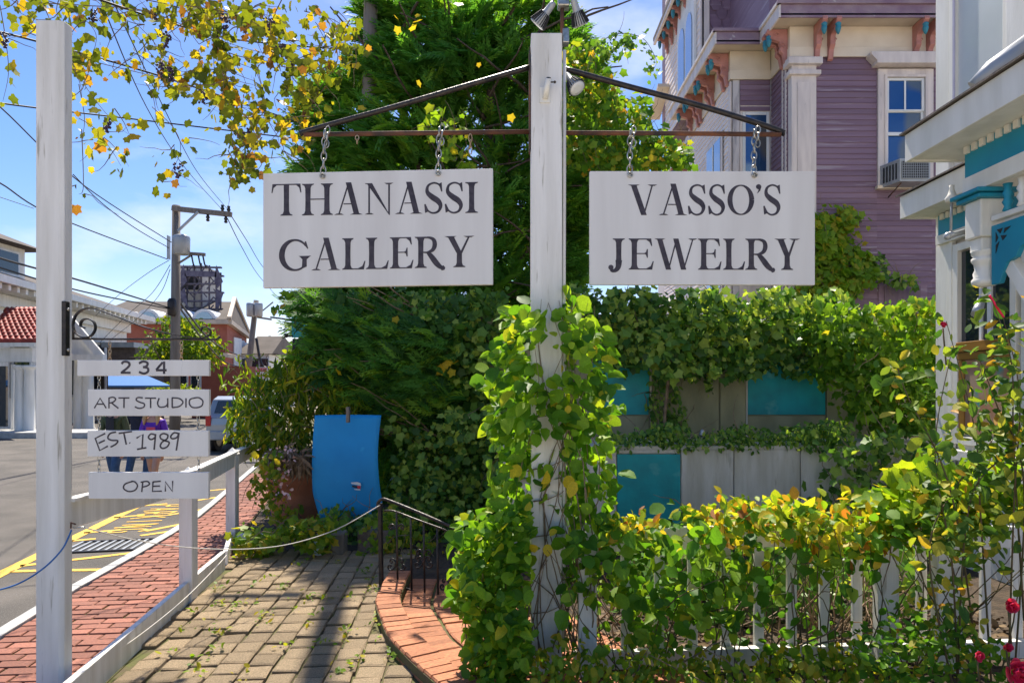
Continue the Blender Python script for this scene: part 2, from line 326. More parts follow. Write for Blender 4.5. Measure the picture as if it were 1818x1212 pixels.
def frames(tipd, nrm, size):
    t = tipd/np.linalg.norm(tipd, axis=1, keepdims=True); y = np.cross(nrm, t); y /= np.linalg.norm(y, axis=1, keepdims=True)+1e-9
    n = np.cross(t, y); k = len(t); y = y*(.72+.45*rng.random((k, 1))); n = n*(.2+2.6*rng.random((k, 1))**1.5); return np.stack([t, y, n], 2)*size[:, None, None]
def big_mesh(name, V, Fc, tint=None):
    me = bpy.data.meshes.new(name); me.vertices.add(len(V)); me.vertices.foreach_set('co', V.astype(np.float32).ravel())
    nf = len(Fc); me.loops.add(nf*3); me.loops.foreach_set('vertex_index', Fc.astype(np.int32).ravel())
    me.polygons.add(nf); me.polygons.foreach_set('loop_start', np.arange(0, nf*3, 3, dtype=np.int32))
    me.polygons.foreach_set('use_smooth', np.ones(nf, bool))
    if tint is not None: a = me.attributes.new('tint', 'FLOAT', 'POINT'); a.data.foreach_set('value', tint.astype(np.float32))
    me.update(calc_edges=True); return me
def scatter(parent, tmpl, mat, pos, tipd, nrm, size, singles=0, leaf='leaf', mass='foliage', clumpy=0., kind='stuff'):
    """leaves on a plant: the largest in view become parts, the rest one mass"""
    V, Fc = tmpl; N = len(pos); Ms = frames(tipd, nrm, size)
    o0 = np.array(ORG[parent.name]) if parent is not None else np.zeros(3)
    px = 909+F*pos[:, 0]/pos[:, 1]; py = 690-F*(pos[:, 2]-1.6)/pos[:, 1]
    inview = (px > 0) & (px < 1818) & (py > 0) & (py < 1212)
    score = np.where(inview, size/pos[:, 1], 0); order = np.argsort(-score); one = order[:singles]; rest = order[singles:]
    if singles:
        me = big_mesh(leaf, V, Fc); me.materials.append(mat)
        for i in one:
            M = Matrix.Identity(4)
            for r in range(3):
                for c in range(3): M[r][c] = Ms[i, r, c]
                M[r][3] = pos[i, r]
            inst(me, leaf, parent, M)
    if len(rest):
        W = np.einsum('nij,kj->nki', Ms[rest], V)+(pos[rest]-o0)[:, None, :]
        Fa = (Fc[None]+(np.arange(len(rest))*len(V))[:, None, None]).reshape(-1, 3)
        t = rng.random(len(rest))
        if clumpy:
            q = pos[rest]; c = .5+.5*np.sin(q[:, 0]*2.3+1)*np.sin(q[:, 2]*2.9+q[:, 0])*np.cos(q[:, 1]*1.7)
            t = t*(1-clumpy)+c*clumpy
        me = big_mesh(mass, W.reshape(-1, 3), Fa, np.repeat(t, len(V))); me.materials.append(mat)
        o = bpy.data.objects.new(mass, me); COL.objects.link(o); tag(o, kind=kind)
        if parent is not None: o.parent = parent
        return o
def inpoly(x, y, poly):
    c = np.zeros(len(x), bool); n = len(poly)
    for i in range(n):
        x0, y0 = poly[i]; x1, y1 = poly[(i+1) % n]
        m = ((y0 > y) != (y1 > y)); c ^= m & (x < (x1-x0)*(y-y0)/((y1-y0) if y1 != y0 else 1e-9)+x0)
    return c
def region(poly, d, thick, n, amp=.25, freq=2.2, jit=12):
    """points filling a real volume: an outline taken at distance d, given the depth thick with a bulging front"""
    poly = np.array(poly, float); lo = poly.min(0); hi = poly.max(0); out = []
    while sum(len(o) for o in out) < n:
        q = lo+rng.random((n*2, 2))*(hi-lo)
        # ragged outline
        jx = jit*np.sin(q[:, 1]*.06+1.3*np.sin(q[:, 0]*.05))+rng.normal(0, jit*.5, len(q)); jy = jit*np.sin(q[:, 0]*.05+1.7*np.sin(q[:, 1]*.04))+rng.normal(0, jit*.5, len(q))
        out.append(q[inpoly(q[:, 0]+jx, q[:, 1]+jy, poly)])
    q = np.concatenate(out)[:n]; x = (q[:, 0]-909)/F*d; z = 1.6-(q[:, 1]-690)/F*d
    b = amp*(np.sin(x*freq+.7)*np.sin(z*freq*1.3+1.9)+.5*np.sin(x*freq*2.7+z*1.9)*np.cos(z*freq*2.3))
    y = d+b+thick*rng.random(n)**1.4
    return np.stack([x, y, z], 1)
def rv(n, s=1.): return rng.normal(0, s, (n, 3))

# ------------------------------------------------------------------ ground, road, pavement
def strip(name, left, right, z, mat, kind='structure', z0=None):
    m = MB(); n = len(left); L = [(*p, z) for p in left]; Rr = [(*p, z) for p in right]; z0 = z-.12 if z0 is None else z0
    vs = L+Rr+[(*p, z0) for p in left]+[(*p, z0) for p in right]
    fs = [(i, n+i, n+i+1, i+1) for i in range(n-1)]+[(2*n+i, 2*n+i+1, 3*n+i+1, 3*n+i) for i in range(n-1)]
    fs += [(i, i+1, 2*n+i+1, 2*n+i) for i in range(n-1)]+[(n+i+1, n+i, 3*n+i, 3*n+i+1) for i in range(n-1)]
    fs += [(0, 2*n, 3*n, n), (n-1, 2*n-1, 4*n-1, 3*n-1)]
    m.add(vs, fs); return m.build(name, mat, kind=kind)
m = MB(); m.add([(-400,-60,-.14),(400,-60,-.14),(400,700,-.14),(-400,700,-.14)], [(0,1,2,3)]); m.build('ground', M_bounceground, kind='structure')
m = MB(); m.add([(-14,-24,-.03),(14,-24,-.03),(14,1.9,-.03),(-2.0,1.9,-.03),(-14,-6,-.03)], [(0,1,2,3,4)]); m.build('bounce_apron', noise_mat('pale_bounce_surface', (.56,.50,.42), (.46,.41,.34), 2, .9, .3, 60), kind='structure')  # unseen pale surface added behind the camera to bounce light onto shaded fronts
kx = [(-2.9,1.5),(-3.10,2.8),(-3.39,4.5),(-3.48,5.0),(-3.56,5.54),(-3.66,6.4),(-3.74,7.05),(-3.98,8.58),(-4.52,10.8),(-5.3,14),(-7.4,22),(-12.5,38),(-20,58),(-38,100)]
def kerb_x(y): return float(np.interp(y, [p[1] for p in kx], [p[0] for p in kx]))
def rail_x(y): return float(np.interp(y, [1.5,3.72,5.2,6.16,7.05,9,12,16], [-1.95,-2.24,-2.46,-2.59,-2.90,-3.35,-3.9,-4.9]))
ys = np.concatenate([np.arange(1.0, 14, .5), [16,20,26,34,44,58,80,100]])
strip('road', [(kerb_x(y)-17-(y*.02), y) for y in ys], [(kerb_x(y), y) for y in ys], -.10, M_asphalt)
strip('footpath', [(kerb_x(y)+.09, y) for y in ys], [(rail_x(y)+.02 if y < 15 else kerb_x(y)+1.5, y) for y in ys], -.012, M_joint)
# kerb stones, each one a piece
kerb = thing('kerb', 'pale granite kerb between the road and the brick pavement', 'kerb', (-3.5, 6, 0)); kerb['kind'] = 'structure'; del kerb['category']
y = 1.5
while y < 22:
    ln = random.uniform(.85, 1.3); a, b = y, y+ln-.012
    m = MB(); w = .095
    vs = [(kerb_x(a)-.02, a, -.2), (kerb_x(a)-.02+w, a, -.2), (kerb_x(b)-.02+w, b, -.2), (kerb_x(b)-.02, b, -.2)]
    vs += [(x, q, .012+random.uniform(-.003, .004)) for x, q, _ in vs]
    m.add(vs, [(3,2,1,0),(4,5,6,7),(0,1,5,4),(1,2,6,5),(2,3,7,6),(3,0,4,7)]); m.build('kerb_stone', M_kerb, kerb, bevel=.006); y += ln
# brick template: chamfered block, unit size
def block_mesh(name, ch, mat, rough=0.):
    a = .5; b = .5-ch
    vs = [(-a,-a,-1),(a,-a,-1),(a,a,-1),(-a,a,-1),(-a,-a,-.12),(a,-a,-.12),(a,a,-.12),(-a,a,-.12)]
    vs += [(-b,-b,0),(b,-b,0),(b,b,0),(-b,b,0)]
    if rough: vs = [(x+random.uniform(-rough, rough), y+random.uniform(-rough, rough), z+(random.uniform(-rough, rough)*.8 if z == 0 else 0)) for x, y, z in vs]
    fs = [(0,1,5,4),(1,2,6,5),(2,3,7,6),(3,0,4,7),(4,5,9,8),(5,6,10,9),(6,7,11,10),(7,4,8,11),(8,9,10,11)]
    me = bpy.data.meshes.new(name); me.from_pydata(vs, [], fs); me.materials.append(mat); me.update(); return me
def lay(name, meshes, mats4, parent, limit, mat):
    """mats4 nearest first; past the limit the bricks are joined into one part"""
    mats4 = sorted(mats4, key=lambda M: M.translation.y)
    for i, M in enumerate(mats4[:limit]): inst(meshes[i % len(meshes)], name, parent, M)
    if len(mats4) > limit:
        me = meshes[0]; V = np.array([v.co[:] for v in me.vertices]); m = MB()
        fs = [tuple(p.vertices) for p in me.polygons]
        for M in mats4[limit:]: m.add([M @ Vector(v) for v in V], fs)
        return m.build(name+'work', mat, parent, kind='stuff')
foot = thing('brick_paving', None, None, (-2.9, 5, 0)); tag(foot, kind='structure')
bm_ = [block_mesh('brick', .03, M_brick, .012) for _ in range(4)]
Ms = []; row = 0; y = 2.3
while y < 13:
    x0 = kerb_x(y)+.085; x1 = rail_x(y)+.0; ang = -.03-.14; off = (row % 2)*.105+random.uniform(-.02, .02); x = x0-off
    while x < x1:
        a = max(x, x0); b = min(x+.205, x1)
        if b-a > .03:
            cx = (a+b)/2; yy = y+(cx-x0)*(.10)
            Ms.append(Matrix.Translation((cx, yy, random.uniform(-.004, .003))) @ Matrix.Rotation(.10+random.uniform(-.03, .03), 4, 'Z') @ Matrix.Rotation(random.uniform(-.01, .01), 4, 'X') @ Matrix.Diagonal((b-a-.009, .091, .05, 1)))
        x += .205
    y += .103; row += 1
lay('brick', bm_, [M for M in Ms if M.translation.y > 3.0], foot, 300, M_brick)
# yellow road markings
mk = thing('road_marking', None, None, (-4.5, 8, -.1)); tag(mk, kind='structure')
def paint(quads, name='painted_line'):
    m = MB()
    for q in quads: m.add([(x, y, -.095) for x, y in q], [tuple(range(len(q)))])
    return m.build(name, M_yellow, mk)
def seg(a, b, w):
    a = np.array(a); b = np.array(b); t = (b-a)/np.linalg.norm(b-a); n = np.array([-t[1], t[0]])*w/2
    return [tuple(a-n), tuple(b-n), tuple(b+n), tuple(a+n)]
paint([seg((-4.62,5.9), (-5.72,11.4), .13)], 'outer_line')
for y0, xa, xb, dy in ((6.36,-4.66,-3.72,.06),(6.55,-4.72,-3.78,.62),(7.62,-4.93,-4.72,.12),(8.05,-5.05,-4.72,.18),(7.9,-4.30,-4.02,.3),(8.15,-4.38,-4.05,.6),(9.0,-5.25,-4.95,.2),(9.2,-4.62,-4.18,.7),(9.9,-5.4,-5.1,.2),(10.3,-4.85,-4.4,.8),(10.9,-5.6,-4.6,.9)):
    paint([seg((xa, y0), (xb, y0+dy), .085)], 'hatch_line')
# PARKING, read from the far side, letter tops towards the pavement
def stroke_letters(txt):
    S = {'P': [[(0,0),(0,1)],[(0,1),(.6,.95),(.6,.5),(0,.45)]], 'A': [[(0,0),(.35,1),(.7,0)],[(.15,.35),(.55,.35)]],
         'R': [[(0,0),(0,1)],[(0,1),(.6,.95),(.6,.5),(0,.45)],[(.2,.45),(.65,0)]], 'K': [[(0,0),(0,1)],[(.6,1),(0,.4)],[(.2,.55),(.65,0)]],
         'I': [[(.3,0),(.3,1)]], 'N': [[(0,0),(0,1),(.65,0),(.65,1)]], 'G': [[(.65,.85),(.35,1),(.05,.8),(0,.3),(.3,0),(.65,.1),(.65,.45),(.4,.45)]],
         'O': [[(.3,0),(0,.25),(0,.75),(.3,1),(.6,.75),(.6,.25),(.3,0)]]}
    return S[txt]
for i, ch in enumerate('PARKING'):
    quads = []
    yc = 9.95-i*.29; xb = -5.20+(9.95-yc)*.225
    for pl in stroke_letters(ch):
        for a, b in zip(pl[:-1], pl[1:]):
            f = lambda p: (xb+.02+p[1]*.40, yc-p[0]*.26+p[1]*.10)
            quads.append(seg(f(a), f(b), .045))
    m = MB()
    for k, q in enumerate(quads): m.add([(x, y, -.0945+.0003*k) for x, y in q], [(0,1,2,3)])
    m.build('painted_letter', M_yellow, mk)
# storm drain
dr = thing('storm_drain', 'dark iron storm drain grate in the road beside the kerb', 'drain grate', (-4.3, 7.4, -.1))
q = [(-4.66,7.05),(-3.94,7.2),(-4.02,7.72),(-4.74,7.56)]
m = MB(); m.add([(x, y, -.097) for x, y in q], [(0,1,2,3)]); m.build('drain_pit', M_dark, dr)
for i in range(10):
    t = i/9; a = Vector((*q[0], 0)).lerp(Vector((*q[1], 0)), t); b = Vector((*q[3], 0)).lerp(Vector((*q[2], 0)), t)
    MB().beam((a.x, a.y, -.090), (b.x, b.y, -.090), .028, .012).build('grate_bar', M_grey, dr)
for a, b in ((0,1),(3,2)): MB().beam((*q[a], -.089), (*q[b], -.089), .04, .013).build('grate_frame', M_iron, dr)

# ------------------------------------------------------------------ pavers of the entrance, garden bed
m = MB(); m.add([(rail_x(2), 2, -.02), (6, 2, -.02), (6, 9.5, -.02), (rail_x(9.5), 9.5, -.02), (rail_x(6), 6, -.02)], [(0,1,2,3,4)]); m.build('garden_ground', M_soil, kind='structure')
edge = [(-1.03,5.75),(-1.03,5.51),(-1.0,4.99),(-.875,4.55),(-.77,4.24),(-.647,4.0),(-.5,3.74),(-.32,3.45),(-.1,3.1),(.15,2.75)]
def edge_x(y): return float(np.interp(-y, [-p[1] for p in edge], [p[0] for p in edge]))
m = MB(); m.add([(rail_x(2.4)+.02, 2.4, -.018), (.2, 2.4, -.018), (-.6, 3.95, -.018), (-1.0, 5.0, -.018), (-1.0, 6.75, -.018), (rail_x(6.7)+.05, 6.7, -.018)], [tuple(range(6))])
m.build('paver_bedding', M_joint, kind='structure')
pv = thing('cobble_paving', None, None, (-1.6, 4.5, 0)); tag(pv, kind='structure')
pm = [block_mesh('paver', .09, M_paver, .035) for _ in range(8)]
Ms = []; c = 0; x = -3.0
while x < 0.3:
    w = random.uniform(.150, .172); y = 2.7+random.uniform(0, .2)
    while y < 6.75:
        ln = random.choice((.165, .17, .175, .15, .19)) ; xc = x+w/2-.07*(y-4)-.012*math.sin(y*1.3+x); yc = y+ln/2
        if xc-w/2 > rail_x(yc)-.06 and xc+w/2 < edge_x(yc)+.10:
            Ms.append(Matrix.Translation((xc, yc, random.uniform(-.004, .012))) @ Matrix.Rotation(.07+random.uniform(-.03, .03), 4, 'Z') @ Matrix.Rotation(random.uniform(-.03, .03), 4, 'X') @ Matrix.Rotation(random.uniform(-.025, .025), 4, 'Y') @ Matrix.Diagonal((w-.014, ln-.016, .06, 1)))
        y += ln
    x += w
lay('paver', pm, Ms, pv, 300, M_paver)
# curved brick border and the lower ring of bricks inside it
rg = thing('curved_brick_step', 'curved terracotta brick border and lower brick ring beside the iron railing', 'brick step', (-.6, 4.6, 0))
cu = catmull(edge, 10); cu = np.array(cu); sl = np.concatenate([[0], np.cumsum(np.linalg.norm(np.diff(cu, axis=0), axis=1))])
def at_s(s): return np.array([np.interp(s, sl, cu[:, 0]), np.interp(s, sl, cu[:, 1])])
b2 = [block_mesh('brick', .04, M_brick2, .02) for _ in range(5)]
for off, ln, z, w, dep in ((0.0,.185,.075,.093,.10),(.19,.215,.004,.098,.05),(.42,.215,.004,.104,.05),(.65,.215,.004,.11,.05),(.88,.215,.004,.115,.05),(1.11,.215,.004,.12,.05)):
    s = .05
    while s < sl[-1]-.1:
        p = at_s(s); t = at_s(s+.05)-at_s(s-.05); t /= np.linalg.norm(t); n = np.array([-t[1], t[0]])
        c = p+n*(off+ln/2); a = math.atan2(n[1], n[0])
        k = max(.25, 1-off*.12)
        inst(random.choice(b2), 'brick' if off == 0 else 'lower_brick', rg, Matrix.Translation((c[0], c[1], z+random.uniform(-.004, .004))) @ Matrix.Rotation(a+random.uniform(-.02, .02), 4, 'Z') @ Matrix.Rotation(random.uniform(-.015, .015), 4, 'Y') @ Matrix.Diagonal((ln-.008, w*.93*k, dep, 1)))
        s += w
m = MB(); L = [tuple(at_s(s)) for s in np.linspace(.02, sl[-1]-.02, 30)]
def offp(s, o): 
    p = at_s(s); t = at_s(min(s+.05, sl[-1]))-at_s(max(s-.05, 0)); t /= np.linalg.norm(t); return (p[0]-t[1]*o, p[1]+t[0]*o)
ss = np.linspace(.02, sl[-1]-.02, 30)
for o0_, o1_, z in ((.0,.186,.055),(.188,1.34,-.012)):
    A = [(*offp(s, o0_), z) for s in ss]; B = [(*offp(s, o1_), z) for s in ss]
    C = [(*offp(s, o0_), z-.05) for s in ss]; D_ = [(*offp(s, o1_), z-.1) for s in ss]
    n = len(ss); m.add(A+B+C+D_, [(i, i+1, n+i+1, n+i) for i in range(n-1)]+[(i, 2*n+i, 2*n+i+1, i+1) for i in range(n-1)]+[(n+i, n+i+1, 3*n+i+1, 3*n+i) for i in range(n-1)])
m.build('mortar_bed', M_joint, rg)

# ------------------------------------------------------------------ white sidewalk fence
fe = thing('white_fence', 'low white board fence between the brick pavement and the cobbles', 'fence', (-2.5, 5, 0))
pts = [(rail_x(y), y) for y in (2.6, 5.2)]
def rail(y0, y1, z0, z1, w, name, dz=0.):
    a = (rail_x(y0), y0, (z0+z1)/2); b = (rail_x(y1), y1, (z0+z1)/2+dz)
    MB().beam(a, b, w, z1-z0).build(name, M_white, fe, bevel=.004)
rail(2.8, 5.13, -.02, .15, .04, 'base_board'); rail(5.24, 6.1, -.02, .15, .04, 'base_board'); rail(6.2, 7.0, -.02, .13, .04, 'base_board')
# top rail: board with a flat cap
TR = [(-2.322,3.565,1.01),(-2.44,5.2,.965),(-2.88,7.05,.935),(-3.19,8.6,.93)]
for a, b in zip(TR[:-1], TR[1:]):
    MB().beam((a[0], a[1], a[2]-.07), (b[0], b[1], b[2]-.07), .035, .14).build('top_rail', M_white, fe, bevel=.004)
    MB().beam((a[0], a[1], a[2]+.008), (b[0], b[1], b[2]+.008), .075, .018).build('rail_cap', M_white, fe)
for (x, y, zt) in ((-2.46,5.19,1.0), (-2.90,7.08,.985)):
    po = MB().box((x-.05, y-.05, -.05), (x+.05, y+.05, zt-.06)).build('post', M_white, fe, bevel=.005)
    MB().add([(x-.058,y-.058,zt-.06),(x+.058,y-.058,zt-.06),(x+.058,y+.058,zt-.06),(x-.058,y+.058,zt-.06),(x,y,zt+.01)], [(3,2,1,0),(0,1,4),(1,2,4),(2,3,4),(3,0,4)]).build('post_cap', M_white, fe)

# ------------------------------------------------------------------ left sign post, scroll bracket
lp = thing('left_sign_post', 'tall white wooden post with scroll bracket on its right side, at the far left', 'post', (-2.37, 3.54, 0))
MB().prism([(-2.442,3.5),(-2.325,3.5),(-2.302,3.512),(-2.302,3.575),(-2.442,3.575)], -.1, 3.49, ax='z').build('post', M_white, lp, bevel=.004)
MB().box((-2.312,3.502,1.77),(-2.290,3.538,2.05)).build('wall_plate', M_iron, lp, bevel=.003)
for z in (1.80, 2.01): MB().ball((-2.289,3.52,z), .009).build('bolt', M_steel, lp)
def flatbar(pts, w, h, name, parent, mat=M_iron):
    m = MB(); pts = [Vector(p) for p in pts]; n = len(pts); b = 0; vs = []
    for i, p in enumerate(pts):
        t = (pts[min(i+1, n-1)]-pts[max(i-1, 0)]).normalized(); u = Vector((0,1,0)); s = t.cross(u).normalized()
        vs += [p-u*w/2-s*h/2, p+u*w/2-s*h/2, p+u*w/2+s*h/2, p-u*w/2+s*h/2]
    fs = [(3,2,1,0), tuple(range(4*n-4, 4*n))]
    for i in range(n-1): fs += [(4*i+j, 4*i+(j+1)%4, 4*i+4+(j+1)%4, 4*i+4+j) for j in range(4)]
    m.add(vs, fs); return m.build(name, mat, parent)
def px35(l, d=3.52): return [P(a, b, d) for a, b in l]
MB().tube(px35([(130,601),(200,602),(320,602),(372,603),(385,602),(391,597)]), .0055, 6).build('bracket_bar', M_iron, lp)
cc = []
for i in range(40):     # spiral at the post, then the long top curve with its end hook
    a = R(-20)+i/39*R(590); r = 6+i/39*22
    cc.append((152-r*math.cos(a)*.9+ (0), 578+r*math.sin(a)*.9))
flatbar(px35(catmull([(150,582),(143,578),(146,569),(156,566),(167,572),(169,585),(160,597),(146,598),(133,589),(130,574),(136,558),(152,548),(172,549),(210,563),(260,582),(310,594),(350,600),(366,598),(374,591),(370,582),(360,581),(356,588)], 5)), .018, .006, 'scroll', lp)
MB().tube([P(130,575,3.52), P(130,603,3.52)], .006).build('bracket_bar', M_iron, lp)
MB().tube([P(126,937,3.52), P(126,927,3.50), P(134,930,3.49)], .004).build('rope_hook', M_rust, lp)
MB().tube([P(130,937,3.49), P(150,935,3.49)], .004).build('rope_hook', M_steel, lp)

# ------------------------------------------------------------------ chains
def chain_mb(a, b, ln=.05, r=.0035, wid=.013):
    a = Vector(a); b = Vector(b); L = (b-a).length; k = max(1, round(L/(ln*.78))); m = MB(); t = (b-a).normalized(); s1 = t.cross(Vector((0,1,0))).normalized(); s2 = t.cross(s1)
    for i in range(k):
        c = a.lerp(b, (i+.5)/k); s = s1 if i % 2 == 0 else s2; s = (s+random.uniform(-.2,.2)*(s2 if i%2==0 else s1)).normalized(); pts = []
        for j in range(13):
            q = 2*math.pi*j/12; pts.append(c+t*math.cos(q)*ln*.5+s*math.sin(q)*wid*(1 if abs(math.cos(q)) < .8 else .9))
        m.tube(pts, r, 5, cap=False)
    return m

# ------------------------------------------------------------------ lettering
PIECE = []
class Pen:
    """flat painted lettering in the plane of a board; every stroke a hair above the last so none coincide"""
    def __init__(s, to3): s.to3 = to3; s.m = MB(); s.k = 0
    def poly(s, pts): s.k += 1; s.m.add([s.to3(x, y, .0012+.00006*s.k) for x, y in pts], [tuple(range(len(pts)))])
    def ribbon(s, pts, w, nib=None):
        pts = [np.array(p, float) for p in pts]; n = len(pts); s.k += 1; vs = []
        for i in range(n):
            t = pts[min(i+1, n-1)]-pts[max(i-1, 0)]; t /= np.linalg.norm(t)+1e-9; nn = np.array([-t[1], t[0]])
            ww = (w[i] if hasattr(w, '__len__') else w)
            if nib: ww = nib[0]+(nib[1]-nib[0])*abs(t[1])**1.5
            for sg in (-1, 1): q = pts[i]+nn*sg*ww/2; vs.append(s.to3(q[0], q[1], .0012+.00006*s.k))
        s.m.add(vs, [(2*i, 2*i+2, 2*i+3, 2*i+1) for i in range(n-1)])
SW = .175; TH = .043
def roman(pen, ch, X):
    """Caslon-like capital; returns nothing, X maps unit coordinates to the board"""
    P_ = lambda l: pen.poly([X(*p) for p in l])
    def Rb(l, w): pen.ribbon([X(*p) for p in l], [a*X.s for a in w] if hasattr(w, '__len__') else w*X.s)
    def foot(cx, y, w, d=1, s=.11):   # bracketed serif
        h = w/2
        P_([(cx-h-s, y), (cx+h+s, y), (cx+h+s-.01, y+d*.028), (cx+h+.03, y+d*.06), (cx+h, y+d*.14), (cx-h, y+d*.14), (cx-h-.03, y+d*.06), (cx-h-s+.01, y+d*.028)])
    def stem(cx, w=SW, a=0, b=1, fb=1, ft=1, s=.11):
        y0 = .139 if fb else a; y1 = .861 if ft else b
        P_([(cx-w/2, y0), (cx+w/2, y0), (cx+w/2-.006, .5), (cx+w/2, y1), (cx-w/2, y1), (cx-w/2+.006, .5)])
        if fb: foot(cx, 0, w, 1, s)
        if ft: foot(cx, 1, w, -1, s)
    def diag(x0, y0, x1, y1, w): P_([(x0-w/2, y0), (x0+w/2, y0), (x1+w/2, y1), (x1-w/2, y1)])
    def serif(x0, x1, y, d): P_([(x0, y), (x1, y), ((x0+x1)/2+abs(x1-x0)*.22, y+d*.045), ((x0+x1)/2-abs(x1-x0)*.22, y+d*.045)])
    W = X.w
    if ch == 'I': stem(W/2, s=max(.08, W/2-SW/2))
    elif ch == 'T':
        stem(W/2, ft=0, b=.975); P_([(.02, 1), (W-.02, 1), (W-.03, .962), (.03, .962)])
        P_([(.02, 1), (-.01, .72), (.02, .72), (.06, .88), (.16, .961), (.03, .961)]); P_([(W-.02, 1), (W-.03, .961), (W-.16, .961), (W-.06, .88), (W-.02, .72), (W+.01, .72)])
    elif ch == 'H': stem(.19); stem(W-.19); P_([(.27, .49), (W-.27, .49), (W-.27, .525), (.27, .525)])
    elif ch == 'A':
        ap = W*.5; diag(.15, .0, ap, 1.0, .05); diag(W-.2, 0, ap, 1.03, .18)
        serif(0, .32, 0, 1); serif(W-.42, W, 0, 1); P_([(.30, .33), (W-.32, .33), (W-.34, .365), (.31, .365)])
    elif ch == 'V': diag(W*.55, 0, .19, 1, .185); diag(W*.55, .02, W-.16, 1, .05); serif(0, .40, 1, -1); serif(W-.32, W, 1, -1)
    elif ch == 'Y':
        stem(W*.5, b=.5, ft=0); P_([(W*.5-SW/2, .45), (W*.5+SW/2, .45), (.30, 1), (.10, 1)]); P_([(W*.5+.01, .45), (W*.5+SW/2, .44), (W-.14, 1), (W-.20, 1)])
        serif(0, .40, 1, -1); serif(W-.36, W, 1, -1)
    elif ch == 'W':
        diag(W*.33, 0, .17, 1, .17); diag(W*.33, .0, W*.52, 1, .045); diag(W*.68, 0, W*.50, 1, .17); diag(W*.68, .0, W-.14, 1, .045)
        serif(0, .36, 1, -1); serif(W-.30, W, 1, -1)
    elif ch == 'N':
        P_([(.115, .05), (.17, .05), (.17, .95), (.115, .95)]); P_([(W-.17, 0), (W-.115, -.02), (W-.115, .95), (W-.17, .95)])
        P_([(.06, 1), (.24, 1), (W-.12, -.03), (W-.14, -.03)]); serif(0, .30, 0, 1); serif(W-.30, W, 1, -1); P_([(0, 1), (.1, 1), (.14, .96), (.03, .975)])
    elif ch in 'LE':
        stem(.19, s=.10); P_([(.27, 0), (W-.05, 0), (W-.06, .036), (.27, .036)])
        P_([(W-.05, 0), (W, .27), (W-.03, .27), (W-.10, .11), (W-.24, .037), (W-.07, .036)])
        if ch == 'E':
            P_([(.27, 1), (W-.08, 1), (W-.08, .964), (.27, .964)]); P_([(W-.08, 1), (W-.05, .76), (W-.08, .76), (W-.13, .88), (W-.24, .963), (W-.09, .964)])
            P_([(.27, .50), (W-.22, .50), (W-.22, .533), (.27, .533)]); P_([(W-.22, .38), (W-.19, .38), (W-.19, .66), (W-.22, .66), (W-.25, .56), (W-.30, .534), (W-.30, .499), (W-.25, .48)])
    elif ch == 'R':
        stem(.19); pts = catmull([(.27, .965), (.45, .97), (.60, .90), (.64, .74), (.58, .58), (.42, .50), (.27, .50)], 6); n = len(pts)
        Rb(pts, [TH+(.145-TH)*max(0, math.sin(math.pi*i/(n-1)))**2 for i in range(n)])
        lg = catmull([(.42, .50), (.55, .34), (.70, .14), (.83, .02), (W, -.03)], 5); n = len(lg); Rb(lg, [.11+.07*math.sin(math.pi*min(1, i/(n-1)*1.2)) if i < n*.8 else .18-.15*(i/n-.8)/.2 for i in range(n)])
    elif ch == 'S':
        pts = catmull([(W-.07, .80), (W-.14, .93), (W*.5, .985), (.13, .90), (.10, .70), (W*.40, .54), (W*.72, .40), (W-.09, .24), (W-.16, .07), (W*.46, .015), (.13, .09), (.05, .24)], 6); n = len(pts)
        Rb(pts, [TH+.012+(.175-TH)*math.exp(-((i/(n-1)-.5)/.17)**2) for i in range(n)])
        P_([(W-.05, 1.0), (W-.03, .70), (W-.07, .70), (W-.12, .86), (W-.16, .95)]); P_([(.0, .30), (.05, .31), (.10, .16), (.12, .06), (.03, .02)])
    elif ch == 'O':
        n = 40; pts = [(W/2+(W/2-.075)*math.cos(2*math.pi*i/n), .5+.475*math.sin(2*math.pi*i/n)) for i in range(n+1)]
        Rb(pts, [TH+(.165-TH)*abs(math.cos(2*math.pi*i/n))**1.6 for i in range(n+1)])
    elif ch == 'G':
        n = 30; a0 = R(38); a1 = R(322); pts = [(W*.5+(W*.5-.06)*math.cos(a0+(a1-a0)*i/n), .5+.475*math.sin(a0+(a1-a0)*i/n)) for i in range(n+1)]
        Rb(pts, [TH+.02+(.165-TH)*max(0, -math.cos(a0+(a1-a0)*i/n))**1.3 for i in range(n+1)])
        P_([(W-.28, .06), (W-.12, .13), (W-.12, .40), (W-.26, .40)]); P_([(W-.38, .47), (W+.02, .47), (W-.04, .43), (W-.12, .36), (W-.26, .36), (W-.33, .43)])
        P_([(W-.18, .93), (W-.14, .93), (W-.07, .70), (W-.10, .69), (W-.2, .82)])
    elif ch == 'J':
        stem(W-.22, fb=0, a=.25); pts = catmull([(W-.22, .3), (W-.235, .10), (W-.32, -.02), (W-.45, -.035), (.10, .02)], 5); n = len(pts); Rb(pts, [SW*(1-i/n)+.04 for i in range(n)])
        c = (.10, .07); P_([(c[0]+.085*math.cos(q), c[1]+.085*math.sin(q)) for q in np.linspace(0, 2*math.pi, 14)[:-1]])
    elif ch == "'":
        P_([(W/2+.09*math.cos(q), .93+.085*math.sin(q)) for q in np.linspace(0, 2*math.pi, 12)[:-1]]); P_([(W/2+.085, .93), (W/2+.05, .80), (W/2-.06, .70), (W/2-.04, .74), (W/2+.0, .84)])
class XF:
    def __init__(s, x0, x1, yb, yt):   # board pixel-like units; cap height = yb-yt
        s.s = yb-yt; s.x0 = x0; s.w = (x1-x0)/s.s; s.yb = yb
    def __call__(s, x, y): return (s.x0+x*s.s, s.yb-y*s.s)

